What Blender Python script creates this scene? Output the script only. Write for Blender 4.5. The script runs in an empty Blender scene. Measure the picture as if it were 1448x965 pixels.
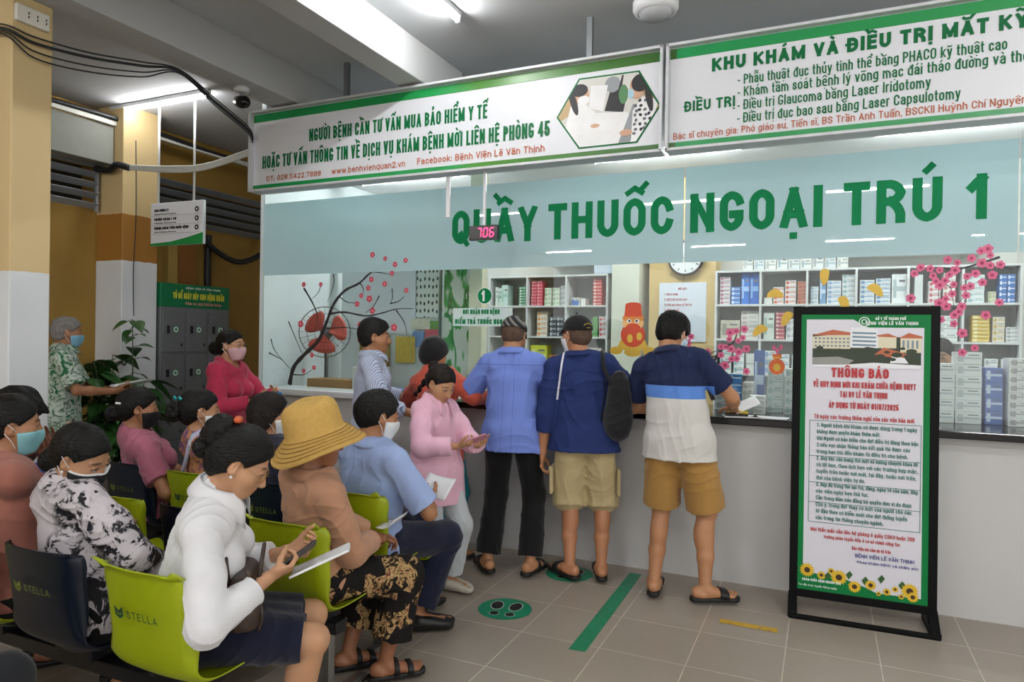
import bpy, bmesh, math, random, mathutils, unicodedata
import numpy as np
COL = bpy.context.scene.collection
A = np.array
def V(*a): return np.array(a, float)
def nrm(a):
    a = np.asarray(a, float); return a/max(np.linalg.norm(a), 1e-9)
X_, Y_, Z_ = V(1,0,0), V(0,1,0), V(0,0,1)
# ================================================================= camera, light, exposure
sc = bpy.context.scene
cam = bpy.data.cameras.new('camera'); camo = bpy.data.objects.new('camera', cam); COL.objects.link(camo); sc.camera = camo
cam.sensor_width = 36; cam.lens = 974/1448*36; cam.clip_start = .05
def _aim():
    yaw, roll, pitch = math.radians(24.4), .0151, -.0042
    fw, rt, up = V(-math.sin(yaw), math.cos(yaw), 0), V(math.cos(yaw), math.sin(yaw), 0), Z_
    f2 = fw*math.cos(pitch)+up*math.sin(pitch); u2 = up*math.cos(pitch)-fw*math.sin(pitch)
    r3 = rt*math.cos(roll)+u2*math.sin(roll); u3 = u2*math.cos(roll)-rt*math.sin(roll)
    m = mathutils.Matrix([list(r3), list(u3), list(-f2)]).transposed().to_4x4(); m.translation = (0, 0, 1.55)
    camo.matrix_world = m
_aim()
sc.view_settings.view_transform = 'Standard'; sc.view_settings.look = 'None'; sc.view_settings.gamma = 1
sc.view_settings.use_curve_mapping = False; sc.view_settings.exposure = .22
wd = bpy.data.worlds.new('daylight'); sc.world = wd; wd.use_nodes = True
wd.node_tree.nodes['Background'].inputs[0].default_value = (1, .97, .93, 1); wd.node_tree.nodes['Background'].inputs[1].default_value = 1.25
sc.cycles.max_bounces = 8; sc.cycles.transparent_max_bounces = 16
TUBE = 190.
# ---------------------------------------------------------------- implicit-surface toolkit
def V(*a): return np.array(a, float)
def nrm(a):
    a = np.asarray(a, float); return a/max(np.linalg.norm(a), 1e-9)
def rot(axis, deg):
    a = nrm(axis); t = math.radians(deg); c, s = math.cos(t), math.sin(t)
    K = A([[0,-a[2],a[1]],[a[2],0,-a[0]],[-a[1],a[0],0]])
    return np.eye(3) + s*K + (1-c)*(K@K)
def smin(a, b, k):
    if k <= 0: return np.minimum(a, b)
    h = np.clip(.5+.5*(b-a)/k, 0, 1)
    return b+(a-b)*h-k*h*(1-h)
def smax(a, b, k): return -smin(-a, -b, k)

class Cone:
    def __init__(s, a, b, ra, rb, w=None, f=1., cut=()):
        s.a, s.b, s.ra, s.rb, s.f, s.cut = A(a, float), A(b, float), ra, rb, f, cut
        s.ab = s.b-s.a; s.L2 = max(s.ab@s.ab, 1e-12)
        s.w = None if w is None else nrm(w)
    def __call__(s, P):
        p = P-s.a
        t = np.clip((p@s.ab)/s.L2, 0, 1)
        q = p-t[:, None]*s.ab
        q2 = np.einsum('ij,ij->i', q, q)
        if s.w is not None and s.f != 1:
            c = q@s.w; q2 = q2+c*c*(1/s.f**2-1)
        d = np.sqrt(np.maximum(q2, 0))-(s.ra+t*(s.rb-s.ra))
        if s.f < 1: d = d*s.f
        for pt, n in s.cut: d = np.maximum(d, (P-pt)@n)
        return d
    def bb(s):
        r = max(s.ra, s.rb)*max(1, s.f if s.f < 10 else 1)
        return np.minimum(s.a, s.b)-r, np.maximum(s.a, s.b)+r
class Ell:
    def __init__(s, c, r, R=None, cut=()):
        s.c, s.r, s.cut = A(c, float), A(r, float)*np.ones(3), cut
        s.R = np.eye(3) if R is None else R
    def __call__(s, P):
        q = (P-s.c)@s.R/s.r
        k0 = np.sqrt(np.einsum('ij,ij->i', q, q)); q = q/s.r
        k1 = np.sqrt(np.einsum('ij,ij->i', q, q))
        d = np.where(k0 > 1e-5, k0*(k0-1)/np.maximum(k1, 1e-9), -s.r.min())
        for pt, n in s.cut: d = np.maximum(d, (P-pt)@n)
        return d
    def bb(s):
        r = s.r.max(); return s.c-r, s.c+r
class Half:
    def __init__(s, pt, n): s.pt, s.n = A(pt, float), nrm(n)
    def __call__(s, P): return (P-s.pt)@s.n
    def bb(s): return None
class Grp:
    def __init__(s, k=.02, *p): s.k, s.p = k, list(p)
    def add(s, *p): s.p += p; return s
    def ev(s, P, C, Rb):
        nb, m = P.shape[:2]; D = np.full((nb, m), 1.)
        for p in s.p:
            idx = np.nonzero(p(C) < 2.3*Rb+s.k)[0]
            if len(idx) == 0: continue
            d = p(P[idx].reshape(-1, 3)).reshape(len(idx), m)
            D[idx] = smin(D[idx], d, s.k)
        return D
    def bb(s):
        b = [x for x in (p.bb() for p in s.p) if x is not None]
        return np.min([x[0] for x in b], 0), np.max([x[1] for x in b], 0)
class Uni:
    def __init__(s, k, *f): s.k, s.f = k, list(f)
    def ev(s, P, C, Rb):
        D = s.f[0].ev(P, C, Rb)
        for f in s.f[1:]: D = smin(D, f.ev(P, C, Rb), s.k)
        return D
    def bb(s):
        b = [f.bb() for f in s.f]; return np.min([x[0] for x in b], 0), np.max([x[1] for x in b], 0)
class Int:
    def __init__(s, k, base, *f): s.k, s.b, s.f = k, base, f
    def ev(s, P, C, Rb):
        D = s.b.ev(P, C, Rb)
        for f in s.f:
            g = f.ev(P, C, Rb) if hasattr(f, 'ev') else f(P.reshape(-1, 3)).reshape(P.shape[:2])
            D = smax(D, g, s.k)
        return D
    def bb(s): return s.b.bb()
class Sub:
    def __init__(s, k, base, *f): s.k, s.b, s.f = k, base, f
    def ev(s, P, C, Rb):
        D = s.b.ev(P, C, Rb)
        for f in s.f:
            g = f.ev(P, C, Rb) if hasattr(f, 'ev') else f(P.reshape(-1, 3)).reshape(P.shape[:2])
            D = smax(D, -g, s.k)
        return D
    def bb(s): return s.b.bb()
class Off:
    def __init__(s, base, o, pad=.0): s.b, s.o, s.pad = base, o, pad
    def ev(s, P, C, Rb):
        D = s.b.ev(P, C, Rb)
        return D-(s.o(P.reshape(-1, 3)).reshape(P.shape[:2]) if callable(s.o) else s.o)
    def bb(s):
        a, b = s.b.bb(); o = .03 if callable(s.o) else max(s.o, 0); return a-o, b+o

def wrinkle(seed, freq, amp, warp=.6):
    r = np.random.RandomState(seed)
    dirs = r.normal(size=(6, 3)); dirs /= np.linalg.norm(dirs, axis=1)[:, None]
    f = A(freq, float)*np.ones(3)
    ks = dirs*f*r.uniform(.6, 1.7, (6, 1)); ph = r.uniform(0, 6.28, 6)
    k2 = r.normal(size=(3, 3))*f*.5; p2 = r.uniform(0, 6.28, 3)
    def fn(P):
        w = np.sin(P@k2.T+p2).sum(1)*warp
        o = 0
        for i in range(6): o = o+np.sin(P@ks[i]+ph[i]+w*(1+.3*i))
        o = o/2.4
        return amp*np.tanh(o)
    return fn

def extract(field, h, bb=None):
    lo, hi = bb if bb else field.bb()
    lo = A(lo)-2*h; hi = A(hi)+2*h
    n = 8; bs = n*h; nb = np.ceil((hi-lo)/bs).astype(int)
    g = np.stack(np.meshgrid(*[np.arange(k) for k in nb], indexing='ij'), -1).reshape(-1, 3)
    C = lo+(g+.5)*bs; Rb = bs*math.sqrt(3)/2
    dc = field.ev(C[:, None, :], C, 1e3)[:, 0]
    act = np.abs(dc) < Rb*1.35+.004
    g, C = g[act], C[act]
    o = np.stack(np.meshgrid(*[np.arange(n+1)]*3, indexing='ij'), -1).reshape(-1, 3)
    P = (lo+g*bs)[:, None, :]+o[None]*h
    D = field.ev(P, C, Rb).reshape(-1, n+1, n+1, n+1)
    D = np.where(D == 0, 1e-9, D)
    S = D < 0
    cn = [(i, j, k) for i in (0, 1) for j in (0, 1) for k in (0, 1)]
    cnt = sum(S[:, i:n+i, j:n+j, k:n+k].astype(np.int8) for i, j, k in cn)
    bi, ci, cj, ck = np.nonzero((cnt > 0) & (cnt < 8))
    gc = g[bi]*n+np.stack([ci, cj, ck], 1)
    vals = np.stack([D[bi, ci+i, cj+j, ck+k] for i, j, k in cn], 1)
    acc = np.zeros((len(bi), 3)); num = np.zeros(len(bi))
    for a in range(8):
        for b in range(a+1, 8):
            if sum(abs(cn[a][q]-cn[b][q]) for q in range(3)) != 1: continue
            va, vb = vals[:, a], vals[:, b]; m = (va < 0) != (vb < 0)
            t = np.where(m, va/np.where(m, va-vb, 1), 0)
            pt = A(cn[a])+t[:, None]*(A(cn[b])-A(cn[a]))
            acc[m] += pt[m]; num[m] += 1
    verts = lo+(gc+acc/num[:, None])*h
    N = nb*n+3
    lin = (gc[:, 0]*N[1]+gc[:, 1])*N[2]+gc[:, 2]
    order = np.argsort(lin); sl = lin[order]
    quads = []
    for ax in range(3):
        s0 = S[:, :n, :n, :n]
        e = [0, 0, 0]; e[ax] = 1
        s1 = S[:, e[0]:n+e[0], e[1]:n+e[1], e[2]:n+e[2]]
        b, i, j, k = np.nonzero(s0 != s1)
        gg = g[b]*n+np.stack([i, j, k], 1)
        fl = s0[b, i, j, k]
        u, w = (ax+1) % 3, (ax+2) % 3
        ids = []
        for du, dw in ((0, 0), (-1, 0), (-1, -1), (0, -1)):
            q = gg.copy(); q[:, u] += du; q[:, w] += dw
            l = (q[:, 0]*N[1]+q[:, 1])*N[2]+q[:, 2]
            p = np.clip(np.searchsorted(sl, l), 0, len(sl)-1)
            ids.append(np.where(sl[p] == l, order[p], -1))
        ids = np.stack(ids, 1); ok = (ids >= 0).all(1)
        ids[~fl] = ids[~fl][:, ::-1]
        quads.append(ids[ok])
    return verts, np.concatenate(quads)

def fast_mesh(name, verts, faces, mats, midx=None, smooth=True):
    me = bpy.data.meshes.new(name)
    nv, nf = len(verts), len(faces)
    me.vertices.add(nv); me.vertices.foreach_set('co', np.asarray(verts, np.float32).ravel())
    k = faces.shape[1]
    me.loops.add(nf*k); me.loops.foreach_set('vertex_index', faces.astype(np.int32).ravel())
    me.polygons.add(nf)
    me.polygons.foreach_set('loop_start', np.arange(0, nf*k, k, dtype=np.int32))
    for m in mats: me.materials.append(m)
    if midx is not None: me.polygons.foreach_set('material_index', midx.astype(np.int32))
    me.polygons.foreach_set('use_smooth', np.full(nf, smooth))
    me.update(calc_edges=True); me.validate()
    return me
def link(name, me, parent=None):
    o = bpy.data.objects.new(name, me); COL.objects.link(o)
    if parent is not None: o.parent = parent
    return o
def tag(o, label=None, cat=None, group=None, kind=None):
    if label: o['label'] = label
    if cat: o['category'] = cat
    if group: o['group'] = group
    if kind: o['kind'] = kind
    return o
def sdf_obj(name, field, h, mat, parent=None, paint=None, mats=None):
    vs, fs = extract(field, h)
    mi = None
    if paint is not None: mi = paint(vs[fs].mean(1))
    return link(name, fast_mesh(name, vs, fs, mats or [mat], mi), parent)
# ---------------------------------------------------------------- plain mesh builder
class MB:
    def __init__(s): s.v, s.f, s.m = [], [], []
    def add(s, vs, fs, mi=0):
        n = len(s.v); s.v += [tuple(map(float, p)) for p in vs]
        s.f += [tuple(n+i for i in f) for f in fs]; s.m += [mi]*len(fs); return s
    def box(s, c, size, R=None, mi=0, bev=0.):
        c = A(c, float); hx, hy, hz = A(size, float)/2
        R = np.eye(3) if R is None else R
        if bev <= 0:
            vs = [c+R@V(x*hx, y*hy, z*hz) for x in (-1, 1) for y in (-1, 1) for z in (-1, 1)]
            return s.add(vs, [(0,1,3,2), (4,6,7,5), (0,4,5,1), (2,3,7,6), (0,2,6,4), (1,5,7,3)], mi)
        b = min(bev, hx*.9, hy*.9, hz*.9); bm = bmesh.new()
        bmesh.ops.create_cube(bm, size=1)
        for q in bm.verts: q.co = (q.co.x*2*hx, q.co.y*2*hy, q.co.z*2*hz)
        bmesh.ops.bevel(bm, geom=bm.edges[:], offset=b, segments=2, affect='EDGES', profile=.5)
        vs = [c+R@A(q.co) for q in bm.verts]; fs = [[q.index for q in f.verts] for f in bm.faces]
        bm.free(); return s.add(vs, fs, mi)
    def bar(s, a, b, w, h, up=None, mi=0, bev=0.):
        a, b = A(a, float), A(b, float); d = nrm(b-a)
        u = Z_ if up is None else up
        if abs(d@u) > .98: u = Y_
        x = nrm(np.cross(d, u)); z = np.cross(x, d)
        return s.box((a+b)/2, (w, np.linalg.norm(b-a), h), np.stack([x, d, z], 1), mi, bev)
    def tube(s, pts, r, n=8, mi=0, cap=True):
        pts = [A(p, float) for p in pts]; m = len(pts)
        rs = r if hasattr(r, '__len__') else [r]*m
        T = [nrm(pts[min(i+1, m-1)]-pts[max(i-1, 0)]) for i in range(m)]
        u = nrm(np.cross(T[0], V(.31, .17, .93) if abs(T[0][2]) < .9 else X_)); vs = []
        for i in range(m):
            u = nrm(u-T[i]*(u@T[i])); w = np.cross(T[i], u)
            for k in range(n):
                t = 2*math.pi*k/n; vs.append(pts[i]+rs[i]*(math.cos(t)*u+math.sin(t)*w))
        fs = [(i*n+k, i*n+(k+1) % n, (i+1)*n+(k+1) % n, (i+1)*n+k) for i in range(m-1) for k in range(n)]
        if cap: fs += [tuple(range(n))[::-1], tuple((m-1)*n+k for k in range(n))]
        return s.add(vs, fs, mi)
    def lathe(s, prof, c=(0,0,0), n=32, R=None, mi=0, cap=False, fn=None):
        R = np.eye(3) if R is None else R; c = A(c, float); vs = []
        for r, z in prof:
            for k in range(n):
                t = 2*math.pi*k/n; p = V(r*math.cos(t), r*math.sin(t), z)
                if fn: p = fn(p, t)
                vs.append(c+R@p)
        m = len(prof)
        fs = [(i*n+k, i*n+(k+1) % n, (i+1)*n+(k+1) % n, (i+1)*n+k) for i in range(m-1) for k in range(n)]
        if cap: fs += [tuple(range(n))[::-1], tuple((m-1)*n+k for k in range(n))]
        return s.add(vs, fs, mi)
    def prism(s, outline, t, O=(0,0,0), ex=X_, ez=Z_, mi=0):
        """2-D outline in the ex/ez plane at O, extruded by t along ez x ex"""
        O = A(O, float); n = np.cross(ez, ex); k = len(outline)
        fr = [O+ex*x+ez*y for x, y in outline]; bk = [p+n*t for p in fr]
        if t == 0: return s.add(fr, [tuple(range(k))], mi)
        return s.add(fr+bk, [tuple(range(k)), tuple(range(2*k-1, k-1, -1))]+[(i, i+k, (i+1) % k+k, (i+1) % k) for i in range(k)], mi)
    def grid(s, rows, mi=0, close=False):
        m, n = len(rows), len(rows[0]); vs = [p for r in rows for p in r]
        fs = [(i*n+k, i*n+k+1, (i+1)*n+k+1, (i+1)*n+k) for i in range(m-1) for k in range(n-1)]
        return s.add(vs, fs, mi)
    def done(s, name, mats, parent=None, smooth=False, angle=None, loc=None, solid=0, sub=0):
        me = bpy.data.meshes.new(name)
        me.from_pydata(s.v, [], s.f)
        for m in (mats if isinstance(mats, (list, tuple)) else [mats]): me.materials.append(m)
        for p, mi in zip(me.polygons, s.m): p.material_index = mi
        bm = bmesh.new(); bm.from_mesh(me)
        if solid != 'flat': bmesh.ops.recalc_face_normals(bm, faces=bm.faces)
        if solid and solid != 'flat':
            bmesh.ops.solidify(bm, geom=bm.faces[:], thickness=solid)
        bm.to_mesh(me); bm.free()
        if smooth or angle:
            me.polygons.foreach_set('use_smooth', [True]*len(me.polygons))
            if angle: me.set_sharp_from_angle(angle=math.radians(angle))
        o = link(name, me, parent)
        if loc is not None: o.location = loc
        elif parent is None: settle(o)
        return o
def settle(o):
    n = len(o.data.vertices); co = np.empty(n*3, np.float32); o.data.vertices.foreach_get('co', co); co = co.reshape(-1, 3)
    b = V((co[:, 0].min()+co[:, 0].max())/2, (co[:, 1].min()+co[:, 1].max())/2, co[:, 2].min())
    o.data.vertices.foreach_set('co', (co-b).astype(np.float32).ravel()); o.location = b; o.data.update(); return o
def spline(pts, n=8):
    pts = [A(p, float) for p in pts]; out = []
    for i in range(len(pts)-1):
        p0, p1, p2, p3 = pts[max(i-1, 0)], pts[i], pts[i+1], pts[min(i+2, len(pts)-1)]
        for k in range(n):
            t = k/n
            out.append(.5*((2*p1)+(p2-p0)*t+(2*p0-5*p1+4*p2-p3)*t*t+(3*p1-p0-3*p2+p3)*t**3))
    return out+[pts[-1]]
def empty(name, loc=(0,0,0), rz=0., label=None, cat=None, group=None):
    o = bpy.data.objects.new(name, None); COL.objects.link(o); o.empty_display_size = .1
    o.location = loc; o.rotation_euler = (0, 0, rz)
    return tag(o, label, cat, group)
def dup(o, loc=None, rz=None, parent=None):
    c = o.copy(); COL.objects.link(c)
    if parent is not None: c.parent = parent
    for ch in list(o.children): dup(ch, parent=c)
    if loc is not None: c.location = loc
    if rz is not None: c.rotation_euler = (0, 0, rz)
    return c
# ---------------------------------------------------------------- materials
def lin(c):
    if isinstance(c, str):
        c = [int(c[i:i+2], 16)/255 for i in (0, 2, 4)]
    return tuple((x/12.92 if x <= .04045 else ((x+.055)/1.055)**2.4) for x in c[:3])+(1.,)
class NT:
    def __init__(s, name):
        s.mat = bpy.data.materials.new(name); s.mat.use_nodes = True
        s.t = s.mat.node_tree; s.b = s.t.nodes['Principled BSDF']
    def n(s, typ, **kw):
        nd = s.t.nodes.new(typ)
        for k, v in kw.items():
            if k in nd.inputs: s.set(nd.inputs[k], v)
            else: setattr(nd, k, v)
        return nd
    def set(s, inp, v):
        if isinstance(v, bpy.types.NodeSocket): s.t.links.new(v, inp)
        else:
            try: inp.default_value = v
            except Exception: inp.default_value = tuple(v)[:3]
    def math(s, op, a, b=None, c=None):
        nd = s.t.nodes.new('ShaderNodeMath'); nd.operation = op
        for i, x in enumerate((a, b, c)):
            if x is not None: s.set(nd.inputs[i], x)
        return nd.outputs[0]
    def obj(s): return s.n('ShaderNodeTexCoord').outputs['Object']
    def vec(s, scale=(1,1,1), loc=(0,0,0), rot=(0,0,0), src=None):
        m = s.n('ShaderNodeMapping'); s.set(m.inputs[0], src or s.obj())
        m.inputs['Scale'].default_value = scale; m.inputs['Location'].default_value = loc; m.inputs['Rotation'].default_value = rot
        return m.outputs[0]
    def noise(s, scale=5, detail=3, rough=.5, dist=0, vec=None):
        nd = s.n('ShaderNodeTexNoise'); nd.inputs['Scale'].default_value = scale; nd.inputs['Detail'].default_value = detail
        nd.inputs['Roughness'].default_value = rough; nd.inputs['Distortion'].default_value = dist
        s.set(nd.inputs['Vector'], vec or s.obj()); return nd.outputs[0]
    def ramp(s, fac, stops, const=False):
        nd = s.n('ShaderNodeValToRGB'); s.set(nd.inputs[0], fac); r = nd.color_ramp
        if const: r.interpolation = 'CONSTANT'
        while len(r.elements) < len(stops): r.elements.new(.5)
        for e, (p, c) in zip(r.elements, stops): e.position = p; e.color = lin(c) if isinstance(c, (str, tuple)) else (c, c, c, 1)
        return nd.outputs[0]
    def mix(s, fac, a, b, mode='MIX'):
        nd = s.n('ShaderNodeMix', data_type='RGBA', blend_type=mode)
        s.set(nd.inputs[0], fac); s.set(nd.inputs[6], lin(a) if isinstance(a, (str, tuple)) else a); s.set(nd.inputs[7], lin(b) if isinstance(b, (str, tuple)) else b)
        return nd.outputs[2]
    def xyz(s, src=None):
        nd = s.n('ShaderNodeSeparateXYZ'); s.set(nd.inputs[0], src or s.obj()); return nd.outputs
    def bump(s, h, strength=.2, dist=.01):
        nd = s.n('ShaderNodeBump'); s.set(nd.inputs['Height'], h); nd.inputs['Strength'].default_value = strength; nd.inputs['Distance'].default_value = dist
        s.set(s.b.inputs['Normal'], nd.outputs[0])
    def base(s, c, rough=.6, metal=0., spec=.5):
        s.set(s.b.inputs['Base Color'], lin(c) if isinstance(c, (str, tuple)) else c)
        s.set(s.b.inputs['Roughness'], rough); s.b.inputs['Metallic'].default_value = metal
        s.b.inputs['Specular IOR Level'].default_value = spec
        return s
_MC = {}
def M(name, c, rough=.6, metal=0., var=.06, scale=8, spec=.5, bump=0., bscale=60, emit=0):
    if name in _MC: return _MC[name]
    t = NT(name)
    c2 = lin(c)
    if var:
        n = t.noise(scale, 4, .6)
        d = tuple(max(0, x*(1-var)) for x in c2[:3])+(1,); l = tuple(min(1, x*(1+var)) for x in c2[:3])+(1,)
        nd = t.n('ShaderNodeValToRGB'); t.set(nd.inputs[0], n); r = nd.color_ramp
        r.elements[0].position = .3; r.elements[0].color = d; r.elements[1].position = .7; r.elements[1].color = l
        t.base(nd.outputs[0], rough, metal, spec)
    else: t.base(c, rough, metal, spec)
    if bump: t.bump(t.noise(bscale, 3), bump, .004)
    if emit:
        t.b.inputs['Emission Color'].default_value = c2; t.b.inputs['Emission Strength'].default_value = emit
    _MC[name] = t.mat; return t.mat
def cloth(name, c, rough=.85, weave=900, bump=.15, var=.07, c2=None, stripe=None):
    if name in _MC: return _MC[name]
    t = NT(name); n = t.noise(7, 4, .6)
    cc = lin(c)
    d = tuple(x*(1-var) for x in cc[:3])+(1,); l = tuple(min(1, x*(1+var)) for x in cc[:3])+(1,)
    nd = t.n('ShaderNodeValToRGB'); t.set(nd.inputs[0], n); r = nd.color_ramp
    r.elements[0].position = .3; r.elements[0].color = d; r.elements[1].position = .7; r.elements[1].color = l
    t.base(nd.outputs[0], rough, 0, .25)
    t.b.inputs['Sheen Weight'].default_value = .15
    w = t.noise(weave, 2); f = t.noise(18, 4, .55, .6)
    t.bump(t.math('MULTIPLY_ADD', f, 6., w), bump, .0025)
    _MC[name] = t.mat; return t.mat
def skin(name, tone, lip=None):
    if name in _MC: return _MC[name]
    t = NT(name); cc = lin(tone)[:3]
    a = t.n('ShaderNodeAttribute', attribute_name='head'); x, y, z = t.xyz(a.outputs['Vector'])
    ax = t.math('ABSOLUTE', x)
    def ellm(u, v, soft=.25):
        d = t.math('ADD', t.math('POWER', u, 2.), t.math('POWER', v, 2.))
        mr = t.n('ShaderNodeMapRange'); t.set(mr.inputs[0], d)
        mr.inputs[1].default_value = 1+soft; mr.inputs[2].default_value = 1-soft; mr.inputs[3].default_value = 0; mr.inputs[4].default_value = 1
        return t.math('MULTIPLY', mr.outputs[0], t.math('GREATER_THAN', y, .045))
    def el(cx, rx, cz, rz, src=None, soft=.25):
        return ellm(t.math('DIVIDE', t.math('SUBTRACT', src or ax, cx), rx), t.math('DIVIDE', t.math('SUBTRACT', z, cz), rz), soft)
    n = t.noise(9, 4, .6)
    c = t.mix(n, tuple(tone_mul(tone, .86)), tuple(tone_mul(tone, 1.02)))
    c = t.mix(t.math('MULTIPLY', el(0, .022, -.0545, .0095, x, .4), .75), c, lip or '9c5a50')
    bz = t.math('MULTIPLY_ADD', ax, -.09, .0365)
    br = ellm(t.math('DIVIDE', t.math('SUBTRACT', ax, .032), .019), t.math('DIVIDE', t.math('SUBTRACT', z, bz), .0042), .5)
    c = t.mix(t.math('MULTIPLY', br, .8), c, '1d1613')
    c = t.mix(el(.031, .0150, .0105, .0062, None, .3), c, '2a1a14')
    c = t.mix(el(.031, .0118, .0092, .0034, None, .2), c, 'cfc4bb')
    c = t.mix(el(.031, .0050, .0095, .0045, None, .2), c, '0b0807')
    c = t.mix(el(.0075, .0035, -.0305, .0025, None, .5), c, '4a2a20')
    t.base(c, .48, 0, .4)
    t.b.inputs['Subsurface Weight'].default_value = .08
    t.b.inputs['Subsurface Radius'].default_value = (.012, .004, .002)
    t.bump(t.noise(300, 2), .06, .001)
    _MC[name] = t.mat; return t.mat
def tone_mul(c, k):
    if isinstance(c, str): c = tuple(int(c[i:i+2], 16)/255 for i in (0, 2, 4))
    return tuple(min(1, x*k) for x in c)
def hairm(name, c, rough=.46):
    if name in _MC: return _MC[name]
    t = NT(name)
    n = t.noise(1, 3, .6, 0, t.vec((110, 18, 22)))
    n2 = t.noise(1, 3, .6, .4, t.vec((40, 40, 150)))
    t.base(t.mix(n, tone_mul(c, .6), tone_mul(c, 1.5)), rough, 0, .22)
    t.bump(t.math('ADD', n, n2), .8, .008)
    _MC[name] = t.mat; return t.mat
# ---------------------------------------------------------------- stroke lettering (bold condensed sans with Vietnamese marks)
GL = {}
def _g(s):
    for ln in s.strip().split('\n'):
        c, w, d = ln.split(' ', 2); GL[c] = (float(w), d)
_g("""A .56 0,0 .5,1 1,0;.17,.3 .83,.3
B .52 0,.53 1,.53r 1,1r 0,1 0,0 1,0r 1,.53r .5,.53
C .52 1,.74 1,1r 0,1r 0,0r 1,0r 1,.26
D .53 0,0 0,1 1,1r 1,0r 0,0 0,.3
E .46 1,1 0,1 0,0 1,0;0,.52 .9,.52
F .44 1,1 0,1 0,0;0,.52 .9,.52
G .53 1,.8 1,1r 0,1r 0,0r 1,0r 1,.4 .6,.4
H .54 0,0 0,1;1,0 1,1;0,.52 1,.52
I 0 0,0 0,1
J .4 0,.28 0,0r 1,0r 1,1
K .54 0,0 0,1;1,1 0,.4;.32,.6 1,0
L .44 0,1 0,0 1,0
M .68 0,0 0,1 .5,.1 1,1 1,0
N .55 0,0 0,1 1,0 1,1
O .54 0,.5 0,1r 1,1r 1,0r 0,0r 0,.5
P .5 0,0 0,1 1,1r 1,.46r 0,.46
Q .54 0,.5 0,1r 1,1r 1,0r 0,0r 0,.5;.55,.22 1.05,-.12
R .53 0,0 0,1 1,1r 1,.5r 0,.5;.5,.5 1,.4r 1,0
S .51 1,.72 1,1r 0,1r 0,.55r 1,.48r 1,0r 0,0r 0,.28
T .5 0,1 1,1;.5,1 .5,0
U .53 0,1 0,0r 1,0r 1,1
V .54 0,1 .5,0 1,1
W .78 0,1 .25,0 .5,.9 .75,0 1,1
X .54 0,1 1,0;0,0 1,1
Y .54 0,1 .5,.44 1,1;.5,.44 .5,0
Z .5 0,1 1,1 0,0 1,0
0 .5 0,.5 0,1r 1,1r 1,0r 0,0r 0,.5
1 .32 0,.76 .6,.92 .9,1 .9,0
2 .5 0,.72 0,1r 1,1r 1,.55r 0,.0 1,0
3 .5 0,.76 0,1r 1,1r 1,.53r .4,.53;.5,.53 1,.53r 1,0r 0,0r 0,.25
4 .54 .78,0 .78,1 0,.26 1,.26
5 .5 1,1 .1,1 .05,.5 .4,.6 1,.6r 1,0r 0,0r 0,.25
6 .5 1,.76 1,1r 0,1r 0,0r 1,0r 1,.56r 0,.56r 0,.4
7 .48 0,1 1,1 .35,0
8 .5 .5,.53 0,.53r 0,1r 1,1r 1,.53r 0,.53r 0,0r 1,0r 1,.53r .5,.53
9 .5 0,.24 0,0r 1,0r 1,1r 0,1r 0,.44r 1,.44r 1,.5
a .46 .05,.58 .05,.72r 1,.72r 1,0;1,.42 0,.42r 0,0r 1,0r 1,.2
b .47 0,1 0,0 1,0r 1,.72r 0,.72
c .44 1,.56 1,.72r 0,.72r 0,0r 1,0r 1,.16
d .47 1,1 1,0 0,0r 0,.72r 1,.72
e .46 0,.37 1,.37 1,.72r 0,.72r 0,0r .92,0
f .3 .4,0 .4,1r 1,1;0,.7 1,.7
g .47 1,.1 0,0r 0,.72r 1,.72 1,-.26r 0,-.26r
h .46 0,0 0,1;0,.72 1,.72r 1,0
i 0 0,0 0,.72;0,.98 0,1.
j .12 .9,.72 .9,-.26r 0,-.26;.9,.98 .9,1.
k .46 0,0 0,1;1,.72 0,.26;.3,.42 1,0
l 0 0,0 0,1
m .74 0,0 0,.72;0,.72 .5,.72r .5,0;.5,.72 1,.72r 1,0
n .46 0,0 0,.72;0,.72 1,.72r 1,0
o .46 0,.36 0,.72r 1,.72r 1,0r 0,0r 0,.36
p .47 0,-.26 0,.72 1,.72r 1,0r 0,0
q .47 1,-.26 1,.72 0,.72r 0,0r 1,0
r .3 0,0 0,.72;0,.6 .3,.72 1,.72
s .42 1,.52 1,.72r 0,.72r 0,.4r 1,.34r 1,0r 0,0r 0,.2
t .3 .4,.98 .4,0r 1,0;0,.7 1,.7
u .46 0,.72 0,0r 1,0;1,.72 1,0
v .46 0,.72 .5,0 1,.72
w .68 0,.72 .25,0 .5,.66 .75,0 1,.72
x .46 0,.72 1,0;0,0 1,.72
y .46 0,.72 .5,.02;1,.72 .4,-.26 .05,-.26
z .42 0,.72 1,.72 0,0 1,0
. 0 0,0 0,.02
, 0 .0,.02 -.0,-.12
: 0 0,0 0,.02;0,.5 0,.52
- .26 0,.38 1,.38
/ .36 0,-.05 1,1.05
! 0 0,0 0,.02;0,.36 0,1""")
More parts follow.
